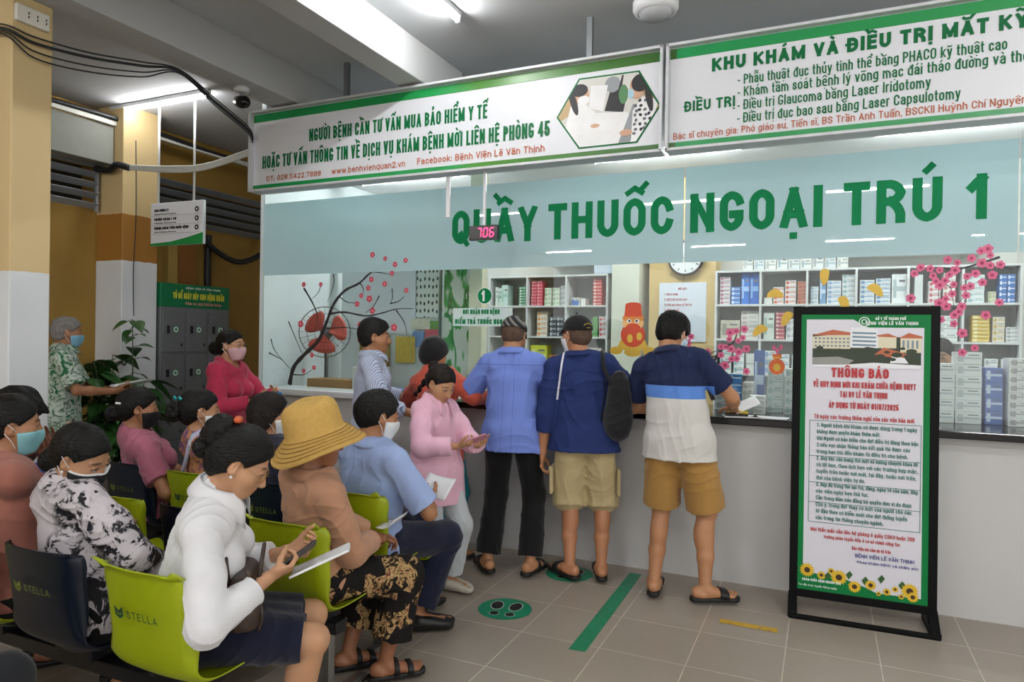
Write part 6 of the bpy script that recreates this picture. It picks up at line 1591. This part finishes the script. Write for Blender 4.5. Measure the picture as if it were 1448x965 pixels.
def p13():
    P = Person('woman in an orange top and teal trousers with a black head covering at the counter', (-2.46, 4.2), 8, 1.58, fem=True, bust=.9, head=(6, 22, 0), hw=(-2.565, 4.3), h=.007,
               arms=[dict(t=(.26, .28, 1.12), hint=(1, -.4, -.6), n=(0, 0, -1)), dict(t=(-.24, .26, 1.12), hint=(-1, -.5, -.6), n=(0, 0, -1))], legs=[dict(an=(.1, 0, .095), yaw=50), dict(an=(-.08, 0, .095))], tone='b9835f')
    P.shirt(cloth('top_orange', 'b8503c'), sleeve=1.75, hem=.16, loose=.012, hemr=.008, seed=51); P.pants(cloth('trousers_teal', '117a83'), flare=.03, o=.015, seed=52); P.sandals(RUB, 'slide')
    cv = Int(.006, Grp(.03, Ell(P.hp(0, -.014, .034), V(.092, .115, .104), P.HR), Ell(P.hp(0, -.05, -.015), V(.08, .075, .085), P.HR)), Half(P.hp(0, .07, .05), nrm(P.HR@V(0, 1, -.7)))); P.add('head_covering', cv, cloth('cover_black', '121214'))
    return P
def p14():
    P = Person('girl in a pink fleece jacket looking down at a phone, braid on her back', (-2.13, 3.60), 104, 1.39, fem=True, head=(4, 32, 0), hw=(-2.10, 3.6), h=.0055, hs=.97, shw=.95,
               arms=[dict(t=(.09, .27, .93), hint=(.8, -.7, -.5), n=(-.5, .1, .9), curl=(40, 45, 50, 55), d=(-.45, .85, .2)), dict(t=(-.06, .29, .92), hint=(-.8, -.7, -.5), n=(.5, .1, .9), curl=(40, 45, 50, 55), d=(.4, .85, .2))], legs=[dict(an=(.1, -.04, .095), yaw=15), dict(an=(-.09, .04, .095), yaw=-15)], tone='c0906c')
    P.shirt(cloth('fleece_pink', 'e0b0c4', weave=500), 'jacket', sleeve=1.8, hem=.19, loose=.026, hemr=.02, collar=.045, seed=61, amp=.006, cuff=1)
    m = MB(); c = P.W+P.Rl@V(.07, .13, -.03); m.bar(c+V(-.05, .01, -.0), c+V(.03, -.015, .035), .006, .012); m.done('pocket_seam', M('seam_navy', '3a4668', .6), P.o)
    P.pants(cloth('trousers_pale', 'b6bcc0'), flare=.03, o=.016, seed=62); P.sandals(M('shoe_white', 'c3bdaf', .7), 'shoe'); P.hair(HB2, 'back', o=.009, amp=.002); P.bun(HB2, (0, -.115, .055), .035, n=6)
    g = Grp(.006)
    for i in range(9):
        a, b = P.hp(0.01*(-1)**i, -.115-.012*i*.5, .03-.028*i), P.hp(-.01*(-1)**i, -.118-.012*i*.5, .012-.028*i); g.add(Cone(a, b, .017-.0008*i, .016-.0008*i))
    P.add('braid', g, HB2)
    phone(P, 0, 'pink phone held in both hands by the girl in the pink jacket', .1, .02, 10, 'c98a9c'); return P
# --- back left -----------------------------------------------------------------
def p1():
    P = Person('grey haired man in a green camouflage shirt holding papers by the column', (-5.46, 3.46), 36, 1.69, head=(-4, 6, 0), hw=(-5.44, 3.5), h=.007,
               arms=[dict(t=(.16, .36, 1.08), hint=(.8, -.8, -.6), n=(-.6, 0, .8), curl=25), dict(t=(-.06, .36, 1.08), hint=(-.8, -.7, -.6), n=(.6, 0, .8), curl=25)], tone='a87452')
    def camo(t):
        w = t.noise(7, 4, .6, 2.2); return t.ramp(w, [(0, '1f4a30'), (.4, '2d6a45'), (.47, 'c6cfc6'), (.52, '9fb3a2'), (.58, '1d4a30'), (.66, 'd0d6d0'), (.74, '2d6a45'), (1, '173a26')])
    P.shirt(pat('shirt_camouflage', camo), sleeve=.85, hem=.14, loose=.024, hemr=.012, collar=.028, seed=71); P.pants(cloth('trousers_black', '0b0b0d'), seed=72); P.sandals(RUB, 'shoe'); P.hair(HG, 'short', o=.012, amp=.004); P.mask(M('mask_blue', '7fb2cc', .7))
    paper(P.world(V(.06, .5, 1.13)), RR(P.Rw@V(1, .4, .1), P.Rw@V(-.1, -.15, 1)), .2, .28, 'white papers in the hands of the man in the camouflage shirt', .02)
    return P
def p2():
    P = Person('woman in a crimson hooded jacket with glasses and a pink mask', (-3.98, 3.72), 78, 1.60, fem=True, bust=1, head=(-2, 2, 0), hw=(-3.95, 3.74), h=.006,
               arms=[dict(t=(.1, .3, 1.07), hint=(.8, -.6, -.7), n=(-.8, 0, .3), curl=(45, 50, 50, 50)), dict(t=(-.1, .34, 1.12), hint=(-.8, -.6, -.7), n=(.7, -.3, -.4), curl=(45, 50, 50, 55))], tone='c2906e')
    P.shirt(cloth('jacket_crimson', 'a82a48'), 'jacket', sleeve=1.85, hem=.1, loose=.018, seed=81, neck=.075, amp=.007); P.pants(cloth('trousers_black', '0b0b0d'), seed=82); P.sandals(RUB, 'shoe')
    U = P.Ru; g = Grp(.02)
    for t in np.linspace(-2.7, -.45, 9): a = P.NB+U@V(.085*math.cos(t), .02+.085*math.sin(t), -.0-.015*math.sin(t)); b = P.NB+U@V(.085*math.cos(t+.3), .02+.085*math.sin(t+.3), -.0-.015*math.sin(t+.3)); g.add(Cone(a, b, .026, .026))
    P.add('hood', g, cloth('jacket_crimson', 'a82a48')); P.hair(HB, 'back', o=.009, amp=.003); P.bun(HB, (0, -.125, -.02), .05); P.mask(M('mask_pink', 'c6a0a4', .7)); P.glasses(M('rim_dark', '2a2426', .3, var=0))
    mid = P.world(P.Wr[0]*.5+P.Wr[1]*.5+V(0, .11, .01)); o = MB().box((0, 0, .05), (.03, .015, .11), bev=.006).done('blue_holder', M('holder_blue', '2f86c8', .4), loc=tuple(mid-V(0, 0, .06))); o.rotation_euler = (.2, .3, 0); tag(o, 'small blue card holder in the hands of the crimson jacket woman', 'holder'); return P
# --- seated, third bench ---------------------------------------------------------
def p11():
    P = Person('seated man in a light blue shirt and navy trousers holding a white booklet', (-2.06, 2.87), 12, 1.70, sit=True, head=(26, 14, 0), hw=(-1.99, 2.81), h=.005, seat=.445,
               arms=[dict(t=(.15, .24, .70), hint=(1, -.5, -.5), n=(-.6, 0, .8), curl=30), dict(t=(-.03, .28, .70), hint=(-1, -.4, -.5), n=(.6, 0, .8), curl=30)], legs=[dict(an=(.08, .24, .095), yaw=42), dict(an=(-.1, .4, .095), yaw=10)], tone='ae7a56')
    P.shirt(cloth('shirt_pale_blue', '97abd6'), sleeve=.85, loose=.02, collar=.032, seed=91, amp=.008); P.pants(cloth('trousers_navy', '12172e'), upto=1.88, flare=.03, o=.016, knee_o=.014, seed=92); P.sandals(RUB, 'shoe'); P.hair(HB, 'short', o=.014, amp=.005); P.mask(M('mask_white', 'dfe3e6', .7, var=.02))
    paper(P.world(V(.12, .35, .745)), RR(P.Rw@V(1, .2, -.12), P.Rw@V(.05, -.6, .75)), .17, .14, 'white booklet open in the hands of the man in the pale blue shirt', .012, t=.004, name='booklet'); return P
def p9():
    P = Person('seated woman with short dark brown hair, glasses and white mask on a navy seat', (-2.57, 2.87), 20, 1.66, fem=True, sit=True, bust=1, head=(20, 2, 0), hw=(-2.655, 2.77), h=.006,
               arms=[dict(t=(.12, .3, .62), n=(0, 0, 1)), dict(t=(-.1, .3, .62), n=(0, 0, 1))], tone='c08c68')
    P.shirt(cloth('blouse_dark_navy', '1d1f33'), sleeve=.9, loose=.014, seed=101); P.pants(cloth('trousers_black', '0b0b0d'), seed=102); P.sandals(RUB, 'slide'); P.hair(HB2, 'bob', o=.012, amp=.004); P.mask(M('mask_white', 'dfe3e6', .7, var=.02)); P.glasses(M('rim_dark', '2a2426', .3, var=0)); return P
def p7():
    P = Person('seated woman in an orange and purple flowered blouse, hair bun with turquoise clip', (-3.09, 2.86), 24, 1.64, fem=True, sit=True, bust=1, girth=1.08, head=(14, 4, 0), hw=(-3.14, 2.74), h=.0055,
               arms=[dict(t=(.12, .3, .62), n=(0, 0, 1)), dict(t=(-.1, .3, .62), n=(0, 0, 1))], tone='bc8a66')
    def flo(t):
        v = t.n('ShaderNodeTexVoronoi', Scale=26.); t.set(v.inputs['Vector'], t.obj()); n = t.noise(11, 5, .7, 1.5)
        c = t.ramp(n, [(.25, '4a3a66'), (.42, '6d4c74'), (.5, 'b0764e'), (.58, 'c48a5c'), (.68, '46345e'), (.8, 'a86a50')]); return t.mix(t.math('LESS_THAN', v.outputs['Distance'], .3), c, t.mix(t.noise(30, 2), 'c88a58', '3c2f58'))
    P.shirt(pat('blouse_flowered', flo), sleeve=.7, loose=.016, seed=111, neck=.075); P.pants(cloth('trousers_black', '0b0b0d'), seed=112); P.sandals(RUB, 'slide'); hr = P.hair(HB, 'back', o=.012, amp=.003); P.bun(HB, (0, -.135, -.005), .05, sq=(1, .8, 1.1)); P.mask(M('mask_white', 'dfe3e6', .7, var=.02))
    for x, y, z in ((.0, -.13, .075), (.035, -.105, .075)): MB().tube(spline([P.hp(x-.012, y-.006, z-.01), P.hp(x, y-.012, z+.006), P.hp(x+.014, y, z-.006)], 4), .006, 8).done('hair_clip', M('clip_turquoise', '1f9aa0', .3), hr, smooth=True)
    # pale bag strap across the back
    pts = [P.SC+P.Ru@V(.1, .04, .07), P.SC+P.Ru@V(.085, -.06, .055), P.SC+P.Ru@V(.03, -.108, -.06), P.CH+P.Ru@V(-.06, -.14, -.03), P.W+P.Ru@V(-.13, -.145, .0), P.W+P.Ru@V(-.16, -.12, -.08)]
    m = MB(); ps = spline(pts, 6); rows = [[p+P.Ru@V(-.013, 0, .013), p+P.Ru@V(0, -.012, .0), p+P.Ru@V(.013, 0, -.013)] for p in ps]
    o = m.grid(rows).done('bag_strap', pat('strap_print', lambda t: t.ramp(t.noise(24, 3), [(.35, 'c8d3dc'), (.5, 'b9a0c0'), (.6, '8fc0d0'), (.7, 'd8dde0')])), solid=.003, smooth=True, parent=P.o); return P
def p6():
    P = Person('seated woman in a dusty pink T-shirt and black mask, low bun with a white clip', (-3.61, 2.84), 24, 1.66, fem=True, sit=True, bust=1, girth=1.1, head=(14, 6, 0), hw=(-3.56, 2.70), h=.0055,
               arms=[dict(t=(.22, .12, .56), hint=(1, -.5, 0), n=(-1, 0, .2)), dict(t=(-.1, .3, .62), n=(0, 0, 1))], tone='b07c5a')
    P.shirt(cloth('tshirt_dusty_pink', 'ab6478'), sleeve=.75, loose=.018, seed=121, neck=.07); P.pants(cloth('trousers_black', '0b0b0d'), seed=122); P.sandals(RUB, 'slide'); hr = P.hair(HB, 'back', o=.012, amp=.003); P.bun(HB, (0, -.12, -.035), .05, sq=(1.1, .9, .8)); P.mask(M('mask_black', '17171a', .8), loop='1c1c1e')
    MB().box(P.hp(.055, -.105, .03), (.012, .03, .012), P.HR@rot(Z_, -35), bev=.003).done('hair_clip', M('clip_white', 'd8d8d6', .3), hr); return P
# --- seated, second bench ----------------------------------------------------------
def p10():
    P = Person('old woman in a straw coloured bucket hat and salmon blouse with folded hands', (-1.96, 2.33), 18, 1.56, fem=True, sit=True, bust=.8, head=(16, 4, 0), hw=(-1.905, 2.22), hunch=10, h=.0045, seat=.445,
               arms=[dict(t=(.07, .25, .645), hint=(.6, -.6, -.8), n=(-.6, -.1, -.7), curl=(35, 40, 45, 50), d=(-.5, .8, -.1)), dict(t=(-.02, .31, .63), hint=(-.7, -.5, -.6), n=(.5, 0, -.8), curl=(30, 35, 40, 45), d=(.5, .8, -.2))], legs=[dict(an=(.1, .30, .095), yaw=24), dict(an=(-.1, .24, .095), yaw=20)], tone='9c684a')
    P.shirt(cloth('blouse_salmon', 'b08468'), sleeve=1.8, loose=.018, collar=.03, seed=131, amp=.007, freq=42, cuff=1)
    def ptn(t):
        v = t.n('ShaderNodeTexVoronoi', Scale=17., feature='F1'); t.set(v.inputs['Vector'], t.obj()); n = t.noise(22, 4, .7, 1.2)
        c = t.ramp(n, [(.3, '15120f'), (.47, '1c1814'), (.5, '8f6a3a'), (.56, 'c0a878'), (.6, '7c3f2c'), (.68, '15120f')]); wn = t.n('ShaderNodeSeparateXYZ'); t.set(wn.inputs[0], v.outputs['Color'])
        return t.mix(t.math('GREATER_THAN', wn.outputs[0], .5), '141110', c)
    P.pants(pat('trousers_patchwork', ptn), upto=1.72, flare=.035, o=.016, knee_o=.016, seed=132); P.sandals(RUB, 'strap'); P.hair(HB, 'back', o=.008, amp=.002)
    # bucket hat
    R = P.HR@rot(X_, 20); straw = pat('hat_straw', lambda t: t.mix(t.noise(60, 3), 'b8924a', 'cda962'))
    def wob(p, t):
        r = math.hypot(p[0], p[1]); k = max(0, (r-.115)/.12); return V(p[0]*1.0, p[1]*1.1, p[2]+k*(.018*math.sin(2*t+.8)+.010*math.sin(3*t+2)))
    prof = [(.0, .134), (.045, .134), (.08, .126), (.098, .108), (.105, .08), (.108, .04), (.110, .008), (.114, -.003), (.124, -.014), (.134, -.025), (.144, -.036), (.154, -.047), (.165, -.058), (.176, -.068), (.179, -.071)]
    pr = []
    for (r0, z0), (r1, z1) in zip(prof, prof[1:]): pr += [(r0+(r1-r0)*q, z0+(z1-z0)*q) for q in (0, .5)]
    pr.append(prof[-1]); pr = [(r, z+(.0042 if (i % 2 and r > .115) else 0)) for i, (r, z) in enumerate(pr)]
    dn = folds(8, 30, .012)
    def f2(p, t): q = wob(p, t); return q+V(0, 0, float(dn(q[None])[0]) if p[2] > .03 else 0)
    ht = MB().lathe(pr, P.hp(0, -.012, .045), 56, R, fn=f2).done('bucket_hat', straw, P.o, smooth=True, solid=.003)
    m = MB()
    for r, z in ((.122, -.0095), (.133, -.021), (.144, -.033), (.155, -.045), (.166, -.0565)): m.tube([P.hp(0, -.012, .045)+R@(wob(V(r*math.cos(t), r*math.sin(t), z), t)+V(0, 0, .004)) for t in np.linspace(0, 6.2832, 57)], .0016, 5, cap=False)
    m.done('stitching', M('stitch_brown', '9c7636', .8), ht, smooth=True)
    MB().tube([P.hp(.045*0-.155, -.10+.028*math.cos(t), -.0+.028*math.sin(t)) for t in np.linspace(0, 6.28, 13)], .0012, 5).done('hat_mark', M('mark_brown', '4a3520', .7), ht) if False else None
    MB().tube([P.Wr[0]*.9+P.E[0]*.1+V(0, 0, 0)+rot(nrm(P.Wr[0]-P.E[0]), a)@nrm(np.cross(P.Wr[0]-P.E[0], Z_))*.029 for a in range(0, 361, 20)], .006, 6, cap=False).done('wrist_band', RUB, P.o, smooth=True)
    paper(P.world(V(.03, .39, .68)), RR(P.Rw@V(1, .5, .5), P.Rw@V(-.5, -.2, .8)), .1, .16, 'folded white paper in the hands of the woman in the bucket hat', .02); return P
def p3():
    P = Person('seated man with tousled black hair in a blue jacket at the left edge', (-3.46, 1.70), 18, 1.80, sit=True, head=(10, 24, 0), hw=(-3.46, 1.98), h=.006,
               arms=[dict(world=1, t=(-3.50, 2.15, .93), hint=(1, -.5, -.5), n=(-.4, 0, .9), curl=35), dict(world=1, t=(-3.62, 2.15, .92), hint=(-1, -.5, -.5), n=(.4, 0, .9), curl=35)], tone='8a5a44')
    P.shirt(cloth('jacket_blue', '1f4aa8'), 'jacket', sleeve=1.75, loose=.02, seed=141); P.pants(cloth('trousers_black', '0b0b0d'), seed=142); P.sandals(RUB, 'slide'); P.hair(HB, 'short', o=.028, top=.015, amp=.013); return P
# --- seated, nearest bench ------------------------------------------------------------
def p4():
    P = Person('seated person in a salmon T-shirt and light blue mask at the left edge', (-2.94, 1.70), 24, 1.74, sit=True, head=(6, 6, 0), hw=(-2.97, 1.69), h=.005,
               arms=[dict(world=1, t=(-3.08, 1.98, 1.0), hint=(.1, -.3, -1), n=(-.6, -.2, .7), curl=30), dict(t=(-.1, .3, .66), n=(0, 0, 1))], tone='b27e5c')
    P.shirt(cloth('tshirt_salmon', '9c6456'), sleeve=.7, loose=.018, seed=151, amp=.011, freq=30); P.pants(cloth('trousers_black', '0b0b0d'), seed=152); P.sandals(RUB, 'slide'); P.hair(HB, 'short', o=.012, amp=.004); P.mask(M('mask_aqua', '86c0c8', .7))
    phone(P, 0, 'phone held up by the person in the salmon T-shirt', .1, .02, 20, '1a1b20'); return P
def p5():
    P = Person('seated woman in a black and white printed blouse and black mask', (-2.50, 1.69), 14, 1.60, fem=True, sit=True, bust=1, girth=1.16, shw=1.08, head=(56, 30, 8), hw=(-2.49, 1.66), hunch=6, neckf=.05, h=.0045,
               arms=[dict(t=(.2, .26, .62), n=(0, 0, -1), hint=(1, -.4, -.3)), dict(t=(-.06, .32, .62), n=(0, 0, -1))], tone='b98a68')
    def ink_(t):
        n = t.noise(9, 6, .72, 1.6); m_ = t.noise(3.2, 3, .5); f = t.math('MULTIPLY', t.ramp(n, [(.50, 0.), (.54, 1.)]), t.ramp(m_, [(.45, 0.), (.52, 1.)]))
        v = t.n('ShaderNodeTexVoronoi', Scale=30.); t.set(v.inputs['Vector'], t.obj()); d = t.math('MULTIPLY', t.math('LESS_THAN', v.outputs['Distance'], .2), t.math('LESS_THAN', t.noise(4, 2), .47))
        return t.mix(t.math('MAXIMUM', f, d), t.mix(t.noise(5, 3), 'cfc8cc', 'bfb8bd'), '1b1a20')
    P.shirt(pat('blouse_ink_print', ink_, .6), sleeve=1.5, loose=.018, seed=161, amp=.007, freq=42, neck=.07); P.pants(cloth('trousers_black', '0b0b0d'), seed=162); P.sandals(RUB, 'slide'); P.hair(HB, 'low', o=.011, amp=.003, line=-.004); P.bun(HB, (0, -.105, -.075), .045, sq=(1, .8, 1))
    P.mask(M('mask_black', '17171a', .8), edge=M('mask_edge_white', 'd8d8da', .6, var=0), loop='d8d8da')
    MB().lathe([(0, .006), (.005, .003), (.006, 0), (.004, -.004), (0, -.006)], P.hp(.083, .004, -.034), 12).done('earring', M('pearl', 'd8d4cc', .2), P.o, smooth=True); return P
def p8():
    P = Person('woman in a white blouse, navy skirt and gold glasses reading a phone', (-2.0, 1.72), 48, 1.66, fem=True, sit=True, bust=.95, twist=8, head=(4, 32, 0), hw=(-1.80, 1.745), hunch=8, h=.004, seat=.445,
               arms=[dict(t=(.18, .265, .735), hint=(.83, -.57, -.7), n=(-.55, -.15, .8), curl=(48, 52, 56, 60), d=(-.35, .9, .22), thumb=1), dict(t=(.0, .33, .765), hint=(-.3, -.4, -1), n=(.6, -.1, .75), curl=(42, 46, 50, 54), d=(.45, .85, .2))], legs=[dict(an=(.08, .34, .09)), dict(an=(-.06, .36, .09))], tone='c39370')
    wh = cloth('blouse_white', 'dcdcdf', bump=.08); P.shirt(wh, 'blouse', sleeve=1.72, loose=.014, collar=.042, seed=171, amp=.0055, freq=50, cuff=1, neck=.06)
    kx = (P.kn[0]+P.kn[1])/2; d = nrm(kx-P.P0); e = P.P0+(kx-P.P0)*.86
    sk = Grp(.03, Cone(P.P0+V(-.07, -.01, 0), P.P0+V(.07, -.01, 0), .118, .118), *[Cone(P.hip[i], P.hip[i]+(P.kn[i]-P.hip[i])*.97, .1, .078, cut=[(P.hip[i]+(P.kn[i]-P.hip[i])*.92, nrm(P.kn[i]-P.hip[i]))]) for i in (0, 1)], Cone(P.P0, e, .1, .078, X_, 1.3, cut=[(e+d*.02, d)]), Cone(P.P0, P.P0+P.Rl@V(0, 0, .1), .112, .1, X_, 1.3))
    P.add('skirt', Off(sk, folds(172, 30, .006)), cloth('skirt_navy', '10142a')); P.sandals(RUB, 'slide')
    hr = P.hair(HB, 'back', o=.015, amp=.004, top=.004); P.bun(HB, (.0, -.118, .055), .058, seed=3, n=12, sq=(.95, .8, 1.15)); P.bun(HB, (.0, -.128, -.01), .036, seed=9, n=8)
    MB().box(P.hp(-.0, -.085, .128), (.05, .026, .022), P.HR@rot(X_, 25), bev=.008).done('hair_clip', M('clip_orange', 'c0552a', .35), hr, smooth=True)
    P.glasses(M('rim_gold', 'a8874e', .3, .8, var=0)); MB().lathe([(0, .006), (.005, .003), (.006, 0), (.004, -.004), (0, -.006)], P.hp(.083, .004, -.034), 12).done('earring', M('pearl', 'd8d4cc', .2), P.o, smooth=True)
    phone(P, 0, 'dark phone in the right hand of the woman in the white blouse', .115, .03, 12, '2a2526', rzz=-10)
    paper(P.world(V(.11, .44, .75)), RR(P.Rw@V(.9, -.1, .1), P.Rw@V(-.1, -.35, .9)), .15, .21, 'white papers held under the phone of the woman in the white blouse', .006, t=.008, name='paper_sheaf')
    # brown handbag on her lap
    c = P.world(V(.13, .19, .60)); o = empty('handbag', tuple(c), -math.radians(P.psi+0), 'dark brown leather handbag on the lap of the woman in the white blouse', 'handbag')
    br = M('leather_brown', '33241d', .42, var=.15, bump=.25, bscale=220)
    f = Int(.012, Grp(.03, Cone((-.11, 0, .05), (.11, 0, .05), .062, .062, Z_, 1.4), Cone((-.10, 0, .11), (.10, 0, .11), .045, .045, Z_, 1.2)), Half((0, 0, 0), -Z_)); sdf_obj('bag_body', Off(f, folds(6, 38, .004)), .005, br, o)
    MB().tube(spline([(-.11, -.02, .165), (0, -.0, .158), (.11, .02, .165)], 6), .004, 8).done('zip', M('zip_brass', '6a5a40', .4, .6), o, smooth=True)
    for s in (-1, 1): MB().tube(spline([(-.07, s*.045, .13), (-.06, s*.055, .2), (0, s*.06, .235), (.06, s*.055, .2), (.07, s*.045, .13)], 7), .007, 8).done('handle', br, o, smooth=True)
    MB().tube(spline([(.1, .04, .12), (.13, .06, .05), (.12, .05, -.01)], 6), .006, 8).done('tassel_strap', br, o, smooth=True); return P
def p0():
    P = Person('seated person at the bottom left corner, only dark knees in view', (-2.40, .87), 3, 1.66, sit=True, head=(0, 10, 0), h=.009, lean=-4, arms=[dict(t=(.2, .1, .6)), dict(t=(-.2, .1, .6))], tone='b07c58')
    P.shirt(cloth('shirt_grey', '8a8f98'), sleeve=.8, seed=181); P.pants(cloth('trousers_dark_grey', '1b1d22'), seed=182); P.hair(HB, 'short'); P.sandals(RUB, 'shoe'); return P
def p18():
    P = Person('pharmacist in a pale blue tunic behind the glass right of the notice stand', (.80, 6.0), 200, 1.62, fem=True, bust=1, head=(0, 20, 0), h=.009, arms=[dict(t=(.2, .3, 1.12), n=(0, 0, -1)), dict(t=(-.2, .3, 1.12), n=(0, 0, -1))], tone='b98a68')
    P.shirt(cloth('tunic_pale_blue', '8fb2dc'), sleeve=.75, loose=.015, hem=.12, collar=.03, seed=191); P.pants(cloth('trousers_pale_blue', '8fb2dc'), seed=192); P.hair(HB, 'back'); P.sandals(RUB, 'shoe'); return P
o = empty('plastic_bag', (-2.19, 1.93, .56), .3, 'yellow plastic bag beside the woman in the black and white blouse', 'bag')
sdf_obj('bag_body', Off(Grp(.04, Cone((-.04, 0, 0), (.04, 0, 0), .07, .07), Cone((0, 0, 0), (.01, 0, .1), .07, .035, X_, 1.4)), folds(3, 50, .008)), .006, M('bag_yellow', 'd3a51c', .35), o)
MB().tube(spline([(-.04, 0, .12), (-.03, 0, .2), (.03, 0, .2), (.05, 0, .12)], 6), .008, 8).done('handle', M('bag_yellow', 'd3a51c', .35), o, smooth=True)
import time as _tm
_dbg = {}
for fn in (p15, p16, p17, p12, p13, p14, p1, p2, p11, p9, p7, p6, p10, p3, p4, p5, p8, p18, p0):
    _t = _tm.time(); q = fn(); _dbg[fn.__name__] = (q.world(q.HC), q.info, round(_tm.time()-_t, 1), [q.world(w) for w in q.Wr], [q.world(w) for w in q.kn])
for k_, v_ in _dbg.items(): print('PP', k_, np.round(v_[0], 3).tolist(), v_[1], v_[2], np.round(v_[3], 3).tolist(), np.round(v_[4], 3).tolist())
